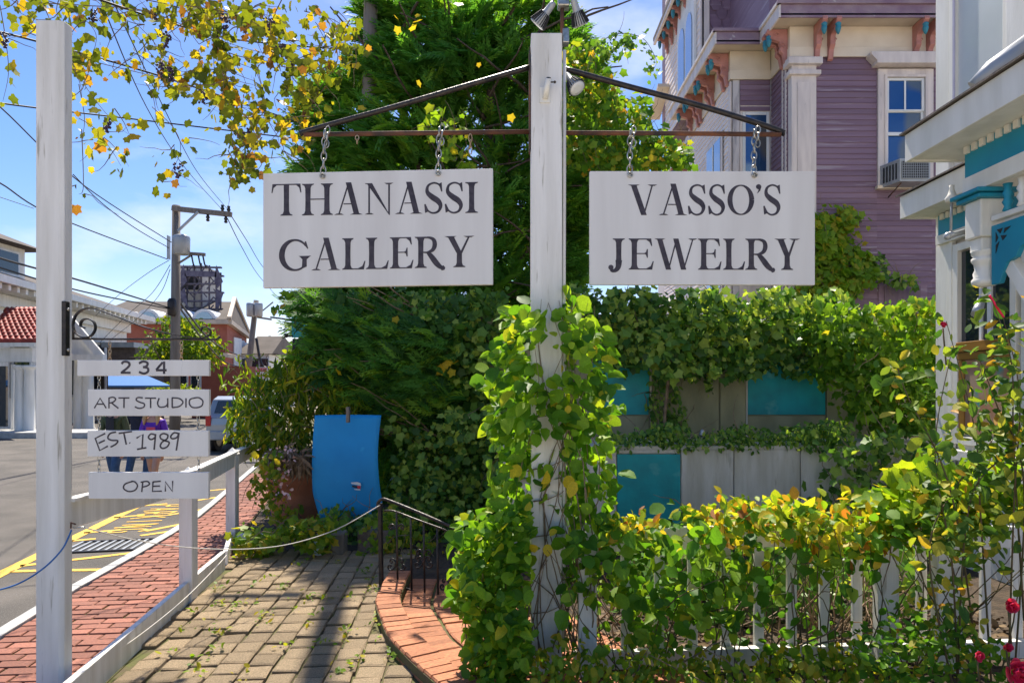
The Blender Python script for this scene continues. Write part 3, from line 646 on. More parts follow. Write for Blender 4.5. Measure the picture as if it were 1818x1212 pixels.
# ------------------------------------------------------------------ the two hanging signs
def hang_sign(name, label, c4, words, hooks, barz, group):
    """c4: (x0, z_top0, z_bot0, y0, x1, z_top1, z_bot1, y1): front-face corners left and right"""
    x0, zt0, zb0, y0, x1, zt1, zb1, y1 = c4
    t = thing(name, label, 'sign', ((x0+x1)/2, (y0+y1)/2, min(zb0, zb1)), group)
    A = Vector((x0, y0, zt0)); B = Vector((x1, y1, zt1)); Cc = Vector((x1, y1, zb1)); Dd = Vector((x0, y0, zb0))
    n = (B-A).cross(Dd-A).normalized(); n = n if n.y < 0 else -n; bk = -n*.03
    MB().add([A, B, Cc, Dd, A+bk, B+bk, Cc+bk, Dd+bk], [(0,3,2,1),(4,5,6,7),(0,1,5,4),(1,2,6,5),(2,3,7,6),(3,0,4,7)]).build('board', M_sign, t, bevel=.003)
    def to3(u, v, e): return A.lerp(B, u).lerp(Dd.lerp(Cc, u), v)+n*e
    for (ch, u0, u1, v0, v1) in words:
        # u in board widths, v in board heights; letters keep their proportions
        wd = (B-A).length; hd = (A-Dd).length
        pen = Pen(lambda X, Y, e: to3(X/wd, Y/hd, e)); roman(pen, ch, XF(u0*wd, u1*wd, v1*hd, v0*hd)); pen.m.build('painted_letter', M_ink, t)
    for u, top in hooks:
        p = to3(u, .035, .006); MB().tube([p+Vector((math.cos(q)*.013, -.002, math.sin(q)*.013)) for q in np.linspace(0, 2*math.pi, 13)], .0045, 6).ball(p+Vector((0,.006,0)), .011).build('eye_bolt', M_steel, t)
        chain_mb(p+Vector((0, .012, .012)), top, .055, .0042, .015).build('chain', M_steel, t)
        sdx = Vector((.016, -.008, 0)); chain_mb(top.lerp(p, .38)+sdx, top+sdx*1.2+Vector((0,0,.02)), .045, .0038, .013).build('chain', M_steel, t)
    return t
SD = 3.86
def cx(l, x0, x1, y0s, h, ys): return l
def words_left():
    out = []
    xl, xr = 107, 1722
    tops = lambda x: 112-.0229*(x-105); hts = lambda x: 800+.0112*(x-105)
    for ch, a, b in zip('THANASSI', (170,385,612,828,1040,1245,1388,1530), (378,603,815,1030,1235,1378,1520,1620)):
        m_ = (a+b)/2; y0 = 187-.0105*(m_-170); y1 = 409-.0140*(m_-170); out.append((ch, (a-xl)/(xr-xl), (b-xl)/(xr-xl), (y0-tops(m_))/hts(m_), (y1-tops(m_))/hts(m_)))
    for ch, a, b in zip('GALLERY', (228,450,668,835,1003,1180,1385), (445,658,833,997,1170,1390,1595)):
        m_ = (a+b)/2; y0 = 575-.0185*(m_-230); y1 = 796-.0200*(m_-230); out.append((ch, (a-xl)/(xr-xl), (b-xl)/(xr-xl), (y0-tops(m_))/hts(m_), (y1-tops(m_))/hts(m_)))
    return out
def words_right():
    out = []; xl, xr = 103, 1688
    for ch, a, b in zip("VASSO'S", (370,588,793,935,1073,1270,1323), (578,790,922,1060,1258,1312,1450)):
        out.append((ch, (a-xl)/(xr-xl), (b-xl)/(xr-xl), .119, .388))
    for ch, a, b in zip('JEWELRY', (230,375,557,863,1040,1198,1400), (355,553,860,1030,1195,1405,1583)):
        out.append((ch, (a-xl)/(xr-xl), (b-xl)/(xr-xl), .594, .868))
    return out
def zz(y, d): return 1.6+(690-y)/F*d
def xx(x, d): return (x-909)/F*d
gA = 'white painted signs hanging either side of the post'
hang_sign('gallery_sign', 'white hanging sign lettered THANASSI GALLERY, left of the central post', 'x' and (xx(467,3.92), zz(308,3.92), zz(511,3.92), 3.92, xx(875,3.86), zz(299,3.86), zz(505,3.86), 3.86), words_left(),
          [(.263, P(577,232,3.89)), (.765, P(780,228,3.87))], 0, gA) if False else None
def mk_sign(nm, lab, c4, w, hk): return hang_sign(nm, lab, c4, w, hk, 0, gA)
mk_sign('gallery_sign', 'white hanging sign lettered THANASSI GALLERY, left of the central post', (xx(467,3.92), zz(308,3.92), zz(511,3.92), 3.92, xx(875,3.86), zz(299,3.86), zz(505,3.86), 3.86), words_left(), [(.263, P(577,232,3.89)), (.765, P(780,228,3.87))])
mk_sign('jewelry_sign', "white hanging sign lettered VASSO'S JEWELRY, right of the central post", (xx(1047,3.86), zz(304,3.86), zz(505,3.86), 3.86, xx(1447,3.86), zz(304,3.86), zz(506,3.86), 3.86), words_right(), [(.178, P(1119,232,3.87)), (.730, P(1339,232,3.87))])

# ------------------------------------------------------------------ central post with pipe brackets and lamps
cp = thing('central_sign_post', 'tall white square post in the middle carrying both sign arms and spotlights', 'post', (.195, 3.94, 0))
MB().box((.108,3.85,-.08), (.283,4.02,3.607)).build('post', M_white, cp, bevel=.006)
def vine_ring(z): pass
pipe = lambda pts, r=.014: MB().tube(pts, r, 8)
yb = 3.935
pipe([P(540,239,3.95), P(700,237,3.94), P(944,234,3.94)]).build('lower_arm', M_rust, cp)
pipe([P(1000,236,3.94), P(1200,237,3.94), P(1386,239,3.94)]).build('lower_arm', M_rust, cp)
pipe(catmull([P(537,238,3.95), P(548,232,3.95), P(700,190,3.95), P(850,146,3.94), P(943,119,3.94)], 5), .0155).build('upper_arm', M_iron, cp)
pipe(catmull([P(1388,238,3.95), P(1378,230,3.95), P(1250,190,3.95), P(1120,155,3.94), P(1000,122,3.94)], 5), .0165).build('upper_arm', M_iron, cp)
MB().box((.098,3.89,zz(265,3.9)), (.106,3.99,zz(85,3.9))).build('side_plate', M_rust, cp)
pipe([P(1002,90,3.88), P(1002,300,3.88), P(1001,600,3.88), P(1001,900,3.88), P(1001,1150,3.88)], .010).build('conduit', M_white, cp)
MB().box((.287,3.87,zz(80,3.9)), (.325,3.93,zz(54,3.9))).build('junction_box', M_steel, cp, bevel=.006)
pipe([P(999,75,3.9), P(998,40,3.9), P(998,12,3.9)], .011).build('lamp_stem', M_rust, cp)
MB().box((xx(990,3.9),3.86,zz(16,3.9)), (xx(1010,3.9),3.93,zz(-10,3.9))).build('junction_box', M_steel, cp, bevel=.006)
def flood(base, head, face, nm='spotlight'):
    """lamp: smooth neck, finned bell and a pale lens; axis runs from base to face"""
    a = Vector(base); b = Vector(face); t = (b-a).normalized(); M = t.to_track_quat('Z', 'Y').to_matrix(); L = (b-a).length
    body = MB().lathe([(.014,0),(.019,.02),(.021,L*.45),(.026,L*.5),(.036,L*.72),(.046,L*.96),(.047,L)], a, 18, M).build(nm, M_grey, cp)
    fins = MB()
    for j in range(20):
        q = 2*math.pi*j/20; dirv = M @ Vector((math.cos(q), math.sin(q), 0))
        fins.beam(a+t*L*.5+dirv*.028, a+t*L*.97+dirv*.050, .003, .010, up=dirv)
    fins.build('fins', M_dark, body)
    MB().lathe([(.043,L+.0005),(.042,L+.003),(.02,L+.005)], a, 18, M).build('lens', M_cream if False else M_shadewhite, body)
flood(P(984,4,3.88), None, P(953,44,3.93)); flood(P(1017,-4,3.86), None, P(1031,45,3.93)); flood(P(1004,131,3.92), None, P(1025,157,3.86))
# small pipe holder on the front face
MB().box((xx(958,3.84),3.842,zz(182,3.84)), (xx(977,3.84),3.850,zz(154,3.84))).build('holder_plate', M_pwhite, cp, bevel=.002)
MB().tube([P(968,175,3.84), P(974,139,3.79)], .016, 12).build('holder_tube', M_pwhite, cp)
MB().lathe([(.013,0),(.0131,.001)], P(974,138.4,3.788), 12, Vector((.05,-.5,.6)).normalized().to_track_quat('Z','Y').to_matrix()).build('holder_bore', M_dark, cp)
MB().tube([P(976,146,3.8), P(984,146,3.8)], .004).ball(P(985,146,3.8), .008).build('thumb_screw', M_iron, cp)
chain_mb(P(835,240,3.93), P(835,272,3.93), .05, .003, .010).build('spare_chain', M_rustchain, cp)
chain_mb(P(634,242,3.93), P(634,254,3.93), .03, .003, .010).build('spare_chain', M_rustchain, cp)

# ------------------------------------------------------------------ four little boards on chains
def board(name, label, x0, x1, yt, yb, d=3.5):
    t = thing(name, label, 'sign', (xx((x0+x1)/2, d), d, zz(yb, d)), 'small white boards chained under the scroll bracket')
    MB().box((xx(x0,d), d, zz(yb,d)), (xx(x1,d), d+.022, zz(yt,d))).build('board', M_sign, t, bevel=.002)
    return t, (lambda X, Y, e: Vector((xx(X, d), d-e, zz(Y, d))))
def letters(t, to3, glyphs, w, name='painted_letter'):
    for strokes in glyphs:
        pen = Pen(to3)
        for s_ in strokes:
            q = catmull(s_, 5) if len(s_) > 2 and not isinstance(s_, list) else s_
            pen.ribbon(q, w)
        pen.m.build(name, M_ink, t)
S = lambda *p: tuple(p)      # smooth stroke;  list = straight strokes
t1, f1 = board('number_board', 'small white board with black number 234, top of the chained stack', 137, 371, 639, 667)
letters(t1, f1, [[S((216,646),(220,642),(228,643),(230,648),(225,654),(216,661)), [(214.5,661.5),(232,661.5)]],
                 [S((247,645),(254,641.5),(262,644),(260,650),(254,651.5)), S((254,651.5),(262,653),(263,659),(256,663),(247,660))],
                 [[(291.5,641.5),(291.5,663.5)], [(289,643),(277.5,656.5)], [(277,657),(296,657)]]], 4.0)
t2, f2 = board('art_studio_board', 'white board hand lettered ART STUDIO, second from top', 156, 371, 691, 738)
def cz(l, s=1818/240, ox=160, oy=690): return tuple((ox+a/s, oy+b/s) for a, b in l)
def cl(l): return list(cz(l))
letters(t2, f2, [[cl([(58,260),(135,125),(218,260)]), cl([(95,205),(190,205)])],
                 [cl([(255,120),(255,262)]), cz([(250,125),(310,112),(345,140),(310,178),(262,190)]), cl([(290,190),(382,262)])],
                 [cl([(382,122),(530,122)]), cl([(458,125),(455,258)])],
                 [cz([(710,120),(640,118),(622,150),(670,180),(728,200),(722,245),(660,262),(602,240)])],
                 [cl([(740,125),(888,125)]), cl([(815,125),(815,258)])],
                 [cz([(930,125),(908,190),(930,240),(985,245),(1030,225),(1045,190)]), cl([(1045,125),(1045,252)])],
                 [cl([(1105,120),(1105,252)]), cz([(1100,120),(1200,130),(1250,180),(1200,235),(1105,252)])],
                 [cl([(1290,125),(1290,252)])],
                 [cz([(1430,118),(1350,140),(1335,195),(1370,245),(1440,252),(1505,225),(1515,160),(1470,122),(1425,118)])]], 2.5)
t3, f3 = board('est_board', 'white board hand lettered EST. 1989, third from top', 155, 370, 764, 810)
letters(t3, f3, [[cl([(205,598),(70,665),(130,828),(240,768)]), cl([(115,730),(200,690)])],
                 [cz([(350,580),(270,600),(240,660),(290,690),(370,695),(350,740),(275,782)])],
                 [cl([(385,598),(565,572)]), cl([(455,595),(488,748)])], [cl([(530,722),(540,730)])],
                 [cl([(625,662),(712,610),(700,798)]), cl([(632,812),(758,790)])],
                 [cz([(880,620),(820,605),(785,650),(820,680),(870,655),(882,605)]), cl([(882,605),(862,818)])],
                 [cz([(1050,620),(990,600),(945,625),(955,670),(1020,700),(1065,720),(1040,775),(980,800),(945,770),(970,715),(1035,670),(1050,620)])],
                 [cz([(1190,600),(1130,590),(1085,640),(1110,670),(1170,650),(1195,590)]), cl([(1197,590),(1160,828)])]], 2.9)
t4, f4 = board('open_board', 'white board hand lettered OPEN, lowest of the chained stack', 157, 370, 838, 885)
def c3(l): return tuple((100+a/3.189, 520+b/3.189) for a, b in l)
letters(t4, f4, [[c3([(432,1065),(390,1080),(382,1105),(410,1122),(445,1115),(460,1090),(445,1068),(425,1065)])],
                 [list(c3([(490,1068),(484,1125)])), c3([(478,1070),(515,1065),(528,1080),(510,1092),(488,1097)])],
                 [list(c3([(548,1066),(545,1122),(598,1120)])), list(c3([(548,1068),(592,1064)])), list(c3([(547,1093),(588,1091)]))],
                 [list(c3([(618,1122),(617,1067),(658,1122),(659,1062)]))]], 2.6)
for (x, a, b, nm, mt) in ((195,607,641,t1,M_rustchain),(322,606,641,t1,M_rustchain),(176,666,692,t2,M_steel),(352,666,692,t2,M_steel),(176,738,766,t3,M_steel),(352,738,766,t3,M_steel),(176,809,840,t4,M_steel),(353,809,840,t4,M_steel)):
    chain_mb(P(x,a,3.512), P(x,b,3.512), .028, .0022, .007).build('chain', mt, nm)

# ropes
t = MB().tube(catmull([P(127,940,3.48), P(122,952,3.47), P(110,975,3.44), P(80,1006,3.40), P(40,1032,3.35), P(0,1046,3.3), P(-60,1058,3.2)], 5), .0042, 6).build('blue_rope', M_brope)
tag(t, 'thin blue rope tied to the far left white post', 'rope')
t = MB().tube(catmull([P(150,936,3.49), P(240,958,3.9), P(340,972,4.4), P(440,974,4.9), P(520,964,5.2), P(600,938,5.4), P(675,896,5.5)], 6), .0035, 6).build('white_rope', M_rope)
tag(t, 'thin white rope sagging from the left post to the iron railing', 'rope')
t = MB().tube(catmull([P(402,985,5.9), P(380,1010,5.3), P(330,1060,4.7), P(270,1110,4.3), P(200,1160,3.9), P(133,1195,3.6)], 6), .003, 5).build('hanging_rope', M_rope)
tag(t, 'loose white cord drooping along the low fence base board', 'cord')

# ------------------------------------------------------------------ iron railing
ir = thing('iron_railing', 'black wrought iron railing with scrolls going down the curved brick step', 'railing', (-1.0, 5.52, 0))
def q5(px, py): 
    d = 5.52-(px-680)*.0022; return P(px, py, d)
m = MB().beam(q5(677,1040), q5(675,893), .03, .03); m.build('end_post', M_iron, ir, bevel=.003)
MB().tube(catmull([q5(672,904), q5(671,893), q5(678,886), q5(690,888), q5(740,908), q5(800,934), q5(840,952)], 5), .013, 8).build('handrail', M_iron, ir)
MB().tube(catmull([q5(682,906), q5(700,907), q5(740,922), q5(800,944), q5(840,962)], 4), .008, 6).build('upper_bar', M_iron, ir)
MB().tube([q5(680,1038), q5(706,1038), q5(796,1073), q5(840,1090)], .010, 6).build('lower_bar', M_iron, ir)
MB().beam(q5(799,1098), q5(799,950), .03, .03).build('end_post', M_iron, ir, bevel=.003)
for x in (704, 729, 752, 776, 822):
    MB().tube([q5(x, 905+(x-700)*.42), q5(x+2, 1038+(x-706)*.39 if x > 706 else 1038)], .0088, 6).build('bar', M_iron, ir)
def scr(cx_, cy, s, up):
    for sg in (-1, 1):
        u = -1 if up else 1
        pts = [(cx_+sg*s*a, cy+u*s*b) for a, b in ((0,0),(.25,.5),(.6,.85),(1.0,.8),(1.15,.4),(.95,.15),(.75,.3),(.85,.5))]
        MB().tube([q5(*p) for p in catmull(pts, 4)], .0072, 5).build('scroll', M_iron, ir)
for x, yk in ((704, 1000), (752, 996), (797, 1035)): scr(x, yk, 13, False); scr(x, yk, 10, True); MB().ball(q5(x, yk), .012).build('collar', M_iron, ir)
for x, yk in ((704, 940), (752, 985)): scr(x, yk, 11, True)

# ------------------------------------------------------------------ blue canvas with its clothespin
bc = thing('blue_canvas', 'bright blue hanging canvas panel with a tiny painted boat, left of the railing', 'canvas', (xx(617,7.4), 7.4, .2))
nu, nv = 14, 22; vs = []; dB = 7.4
for j in range(nv+1):
    v = j/nv; yy_ = 737+v*184
    bow = math.sin(v*math.pi*.95); xl_ = 559-5*math.sin(v*math.pi)+max(0, v-.75)*36-0*v; xr_ = 677-6*math.sin(min(1, v*1.25)*math.pi)+max(0, v-.7)*12
    for i in range(nu+1):
        u = i/nu; vs.append(P(xl_+(xr_-xl_)*u, yy_+math.sin(u*3.1)*(-1+1*v), dB-.06*math.sin(v*math.pi)+.03*math.sin(u*4+v*2)))
fs = [(j*(nu+1)+i, j*(nu+1)+i+1, (j+1)*(nu+1)+i+1, (j+1)*(nu+1)+i) for j in range(nv) for i in range(nu)]
o = MB().add(vs, fs, True).build('cloth', M_blue, bc); md = o.modifiers.new('thickness', 'SOLIDIFY'); md.thickness = .006
def blit(pts, mat, nm, e):
    MB().add([P(a, b, dB-.115-e) for a, b in pts], [tuple(range(len(pts)))]).build(nm, mat, bc)
blit([(623,856),(634,855),(640,857),(641,862),(624,858.5)], M_shadewhite, 'painted_boat', 0); blit([(625,861),(635,862.5),(635,866.5),(625,864)], M_dark, 'painted_hull', .001)
blit([(634,862),(640,862),(640,867),(635,867)], plain('boat_red', (.6,.03,.05)), 'painted_hull', .002); blit([(628,867.5),(639,867.5),(640,870),(630,869)], M_shadewhite, 'painted_reflection', .001)
cpn = MB().box(P(614,750,7.23), P(622,722,7.30)).build('clothespin', M_poleg, None, bevel=.004); tag(cpn, 'grey wooden clothespin gripping the top of the blue canvas', 'clothespin')
st = thing('canvas_frame', 'plain wooden stand to which the blue canvas is clipped', 'stand', (xx(617,7.5), 7.5, 0))
for x in (580, 655): MB().beam(P(x, 905, 7.5), P(x, 742, 7.5), .03, .03).build('leg', M_poleg, st)
MB().beam(P(565,741,7.5), P(672,741,7.5), .03, .03).build('crossbar', M_poleg, st)

# ------------------------------------------------------------------ garden wall, two tiers
gw = thing('garden_wall', 'two tiered white garden wall with turquoise panels, overgrown with ivy', 'wall', (2.4, 7.0, 0))
def pnl(x0, x1, y0, y1, d, mat, nm, th=.03, dd=0.):
    return MB().box((xx(x0,d), d-dd, zz(y1,d)), (xx(x1,d), d-dd+th, zz(y0,d))).build(nm, mat, gw, bevel=.003)
dl = 7.0; zt = zz(795, dl)
MB().box((-.1,7.03,-.1), (4.7,7.12,zt-.02)).build('lower_frame', M_wallwhite, gw)
for x0, x1 in ((1210,1302),(1304,1420),(1422,1545),(1547,1660),(1040,1094)): pnl(x0, x1, 797, 980, dl, M_wallwhite, 'white_panel')
pnl(1096, 1208, 806, 922, dl, M_turq, 'turquoise_panel'); pnl(1096,1208,797,804,dl,M_wallwhite,'panel_strip'); pnl(1096,1208,924,980,dl,M_turq,'turquoise_panel')
MB().box((-.1,7.0,zt-.018), (4.7,8.2,zt+.02)).build('ledge', M_wallwhite, gw)
du = 8.2
MB().box((-.3,du+.03,.9), (5.6,du+.2,2.5)).build('upper_frame', M_wallgreen, gw)
for x0, x1 in ((1158,1276),(1279,1324),(1468,1560),(1562,1690)): pnl(x0, x1, 560, 800, du, M_wallgreen, 'stained_panel')
for x0, x1 in ((1050,1153),(1328,1466)):
    pnl(x0, x1, 640, 736, du, M_turq, 'turquoise_panel', dd=-.008); pnl(x0, x1, 738, 800, du, M_wallgreen, 'stained_panel', dd=-.006)
    pnl(x0-3, x0-1, 640, 800, du, M_wallwhite, 'edge_batten', dd=.01)
pnl(1154,1157,640,800,du,M_wallwhite,'edge_batten',dd=.01)
MB().beam((-.35,8.28,0), (-.35,8.28,2.5), .1, .1).build('corner_post', M_wallgreen, gw)
MB().box((-.3,8.25,-.1), (.2,8.30,.9)).build('lower_frame', M_wallgreen, gw)
lamp = MB().ball(P(1247,768,7.1), .03, sc=(1,1,1.3)).lathe([(.02,-.05),(.035,-.03),(.03,0)], P(1247,768,7.1)).build('solar_light', M_steel); tag(lamp, 'tiny silver light on the leafy ledge of the garden wall', 'light')

# ------------------------------------------------------------------ purple house
ph = thing('purple_house', 'tall purple clapboard house with rose brackets and teal drops, behind the right sign', 'house', (6.5, 14, 0))
FD = 12.1; XC = 4.93; XB = 4.16; BD = 12.95
core = MB()
core.box((XC+.02, FD+.03, -.1), (11, FD+9, 8.2)); core.box((XB+.02, BD+.03, -.1), (XC+1, BD+3.0, 8.2)); core.box((4.7, BD+3, -.1), (XC+1, BD+9, 7.6))
core.build('wall', M_pinktrim, ph)
def clap(a, b, z0, z1, mat, step=.099, nm='clapboard', skip=None, out=Vector((0,-1,0))):
    """overlapping boards, one object each, sharing one mesh"""
    a = Vector(a); b = Vector(b); LL = (b-a).length; t = (b-a).normalized(); L = 1.
    me = bpy.data.meshes.new(nm); h = step*1.08; m = []
    vs = [Vector((0,0,0)), Vector((L,0,0)), Vector((L,0,0)), Vector((0,0,0))]
    o = out; co = [Vector((0,0,0))+o*.022, t*L+o*.022, t*L+o*.006+Vector((0,0,h)), o*.006+Vector((0,0,h)), Vector((0,0,0)), t*L, t*L+Vector((0,0,h)), Vector((0,0,h))]
    me.from_pydata([tuple(v) for v in co], [], [(0,1,2,3),(7,6,5,4),(0,4,5,1),(3,2,6,7),(0,3,7,4),(1,5,6,2)]); me.materials.append(mat); me.update()
    z = z0
    while z < z1-.02:
        cuts = [0., LL]
        if LL > 1.2 and random.random() < .3: cuts.insert(1, LL*random.uniform(.2, .8))
        for c0, c1 in zip(cuts[:-1], cuts[1:]):
            l_ = c1-c0-(.004 if c1 < LL else 0); q = a+t*c0; sc = (l_, 1, 1) if abs(t.x) > .5 else (1, l_, 1)
            inst(me, nm, ph, Matrix.Translation(Vector((q.x, q.y, z+random.uniform(-.003,.003)))) @ Matrix.Diagonal((*sc, 1)))
        z += step
PX = xx(1447, FD)
wx0, wx1, wz0, wz1 = xx(1556,FD), xx(1654,FD), zz(332,FD), zz(125,FD)
clap((PX, FD, 0), (wx0, FD, 0), 2.2, 7.5, M_purple); 
clap((wx1, FD, 0), (10, FD, 0), 2.2, 7.5, M_purple)
clap((wx0, FD, 0), (wx1, FD, 0), 2.2, wz0-.03, M_purple, skip=lambda z: False)
clap((wx0, FD, 0), (wx1, FD, 0), wz1+.1, 7.5, M_purple)
OL = Vector((-1,0,0))
clap((XC, BD, 0), (XC, FD+.10, 0), 2.0, 7.42, M_purple, out=OL)
MB().box((PX-.0, FD+.002, -.1), (10, FD+.03, 2.2)).build('lower_wall', M_purple, ph)
# lower shutter door
MB().box((xx(1558,FD), FD-.03, 0), (xx(1645,FD), FD-.0, zz(499,FD))).build('door_frame', M_purple, ph, bevel=.004)
MB().box((xx(1568,FD), FD-.045, 0), (xx(1632,FD), FD-.031, zz(508,FD))).build('door_panel', noise_mat('greyed_purple_door', (.15,.10,.14), (.19,.135,.165), 3, .7, stretch=(4,4,.4)), ph)
# corner pilaster
pil = MB().box((XC-.0, FD-.06, 0), (PX, FD+.10, 7.38)).build('corner_pilaster', M_pinktrim, ph, bevel=.01)
MB().box((XC-.06, FD-.12, 7.12), (PX+.06, FD+.13, 7.20)).build('capital', M_pinktrim, pil, bevel=.01)
MB().box((XC-.08, FD-.14, 7.30), (PX+.08, FD+.13, 7.42)).build('capital', M_pinktrim, pil, bevel=.01)
MB().box((XC+.10, FD-.075, 3.0), (PX-.10, FD-.062, 7.0)).build('raised_panel', M_pinktrim, pil, bevel=.008)
for i in range(2): MB().box((XC-.03+.0*i, FD+.12+.14*i, 2), (XC+.0, FD+.17+.14*i, 7.4)).build('corner_strip', M_pinktrim, pil)
# front window with surround, sashes, air conditioner
wn_ = MB(); t_ = .16
def frame(m, x0, x1, z0, z1, w, d0, d1):
    m.box((x0,d0,z0),(x0+w,d1,z1)); m.box((x1-w,d0,z0),(x1,d1,z1)); m.box((x0+w+.001,d0+.001,z1-w),(x1-w-.001,d1,z1)); m.box((x0+w+.001,d0+.001,z0),(x1-w-.001,d1,z0+w*.6)); return m
win = frame(MB(), wx0, wx1, wz0, wz1, .15, FD-.06, FD+.03).build('window', M_pinktrim, ph, bevel=.006)
frame(MB(), wx0+.11, wx1-.11, wz0+.06, wz1-.11, .04, FD-.085, FD-.058).build('inner_moulding', M_pinktrim, win)
MB().prism([(wx0-.10,wz1+.03),(wx1+.10,wz1+.03),(wx1+.10,wz1+.08),(wx1+.20,wz1+.18),(wx1+.20,wz1+.23),(wx0-.20,wz1+.23),(wx0-.20,wz1+.18),(wx0-.10,wz1+.08)], FD-.22, FD-.02).build('header_cornice', M_pinktrim, win, bevel=.006)
MB().box((wx0-.04, FD-.12, wz0-.06), (wx1+.04, FD-.02, wz0)).build('sill', M_cream, win, bevel=.005)
sx0, sx1, sz0, sz1 = wx0+.155, wx1-.155, wz0+.10, wz1-.155; zm = zz(199, FD)
for (a, b, dd) in ((zm, sz1, .0), (sz0, zm+.03, .025)):
    frame(MB(), sx0, sx1, a, b, .045, FD-.045+dd, FD-.01+dd).build('sash', M_shadewhite, win, bevel=.003)
    MB().box((sx0+.04, FD-.025+dd, a+.03), (sx1-.04, FD-.02+dd, b-.03)).build('pane', M_glassrefl, win)
MB().box(((sx0+sx1)/2-.015, FD-.035, zm), ((sx0+sx1)/2+.015, FD-.03, sz1)).build('muntin', M_shadewhite, win)
MB().box((sx0, FD-.030, zz(242,FD)), (sx1, FD-.026, zz(236,FD))).build('sash_bar', M_shadewhite, win)
# reflected roof seen in the panes is left to the glass and its painted mottling
ac = thing('air_conditioner', 'white window air conditioner jutting out on rusty brackets from the purple house', 'air conditioner', (xx(1620,11.8), 11.85, zz(326,11.8)))
ax0, ax1, az0, az1 = xx(1598,11.62), xx(1652,11.62), zz(322,11.62), zz(281,11.62)
MB().prism([(ax0,11.62),(ax1,11.62),(ax1+.05,12.05),(ax0-.12,12.05)], az0, az1, ax='z').build('casing', M_grey, ac, bevel=.008)
MB().box((ax0+.03, 11.605, az0+.05), (ax1-.04, 11.615, az1-.05)).build('coil', M_dark, ac)
g = MB()
for i in range(15): x = ax0+.03+(ax1-ax0-.07)*i/14; g.box((x-.003,11.600,az0+.05),(x+.003,11.604,az1-.05))
for i in range(8): z = az0+.05+(az1-az0-.10)*i/7; g.box((ax0+.03,11.596,z-.003),(ax1-.04,11.599,z+.003))
g.build('grille', M_grey, ac)
for j in range(5): MB().add([(ax0-.02-.016*j*1.2, 11.68+.062*j, az0+.06), (ax0-.02-.016*j*1.2, 11.68+.062*j, az1-.06), (ax0-.028-.016*j*1.2, 11.715+.062*j, az1-.06), (ax0-.028-.016*j*1.2, 11.715+.062*j, az0+.06)], [(0,1,2,3)]).build('vent_slot', M_dark, ac)
for x in (ax0+.05, ax1-.05): MB().tube([(x,11.68,az0-.01),(x-.03,12.02,az0-.16)], .012).build('bracket', M_rust, ac)
# bay facing wall: corner boards, purple panel, window
def bx(nm, x0, x1, y0, y1, d, th, mat, par=ph, bev=.005): return MB().box((xx(x0,d), d, zz(y1,d)), (xx(x1,d), d+th, zz(y0,d))).build(nm, mat, par, bevel=bev)
M_frameg = noise_mat('peeling_grey_white_paint', (.58,.55,.57), (.30,.28,.31), 3, .7, .2, 30, (3,3,.5), lo=.42, hi=.6)
bx('corner_board', 1301, 1313, 140, 1100, BD, .03, M_frameg); bx('corner_board', 1368, 1384, 140, 1100, BD, .03, M_frameg); bx('rail_board', 1314, 1367, 186, 196, BD, .03, M_pinktrim)
clap((xx(1314,BD), BD+.01, 0), (xx(1367,BD), BD+.01, 0), zz(197,BD), zz(138,BD), M_purple)
w2 = bx('window', 1314, 1367, 197, 420, BD+.01, .02, M_pinktrim)
bx('pane', 1324, 1361, 204, 420, BD+.004, .004, M_glassrefl, w2, 0); 
for a, b in ((1319,1324),(1361,1366)): bx('sash', a, b, 199, 420, BD-.006, .015, M_shadewhite, w2)
bx('sash', 1324.3, 1360.7, 199, 204, BD-.006, .014, M_shadewhite, w2)
# bay side wall (pale), window
clap((XB, BD+2.95, 0), (XB, BD+.02, 0), 2.0, 7.42, M_palelit, out=OL)
def onx(x, px): return (x*F/(px-909))
ya, yb_ = onx(XB-.03, 1300-0), onx(XB-.03, 1254)
ya = BD+.42; yb_ = BD+1.55
w3 = MB().box((XB-.05, ya, 3.5), (XB-.03, yb_, zz(232,13.4))).build('window', M_pinktrim, ph, bevel=.004)
MB().box((XB-.058, ya+.10, 3.6), (XB-.052, yb_-.10, zz(232,13.4)-.10)).build('pane', M_glasssky, w3)
MB().box((XB-.07, (ya+yb_)/2-.02, 3.6), (XB-.059, (ya+yb_)/2+.02, zz(232,13.4)-.10)).build('muntin', M_shadewhite, w3)
MB().box((XB-.03, BD-.01, 0), (XB+.0, BD+.09, 7.42)).build('corner_board', M_pinktrim, ph); MB().box((XB-.03, BD+2.88, 0), (XB+.0, BD+2.98, 7.42)).build('corner_board', M_pinktrim, ph)
clap((4.7, BD+8, 0), (4.7, BD+3.02, 0), 2.0, 7.0, M_palelit, out=OL)
# frieze boards
def frieze(nm, a, b, z0, z1, out, mat=M_cream):
    a = Vector(a); b = Vector(b); o = Vector(out); m = MB(); vs = [a, b, b+o*.03, a+o*.03]
    m.add([(v.x, v.y, z0) for v in vs]+[(v.x, v.y, z1) for v in vs], [(3,2,1,0),(4,5,6,7),(0,1,5,4),(1,2,6,5),(2,3,7,6),(3,0,4,7)]); return m.build(nm, mat, ph, bevel=.003)
for z0, z1, e in ((7.45,7.62,.012),(7.625,7.985,0)):
    frieze('frieze_board', (XC-.03-e, FD-.03-e, 0), (10, FD-.03-e, 0), z0, z1, (0,-1,0)); frieze('frieze_board', (XC-.002-e, FD-.05, 0), (XC-.002-e, BD-.04, 0), z0, z1, (-1,0,0))
    frieze('frieze_board', (XB-.03-e, BD-.002-e, 0), (XC-.04, BD-.002-e, 0), z0, z1, (0,-1,0)); frieze('frieze_board', (XB-.002-e, BD-.03, 0), (XB-.002-e, BD+3.0, 0), z0, z1, (-1,0,0))
    frieze('frieze_board', (4.68-e, BD+3.03, 0), (4.68-e, BD+8, 0), z0-.4, z1-.4, (-1,0,0))
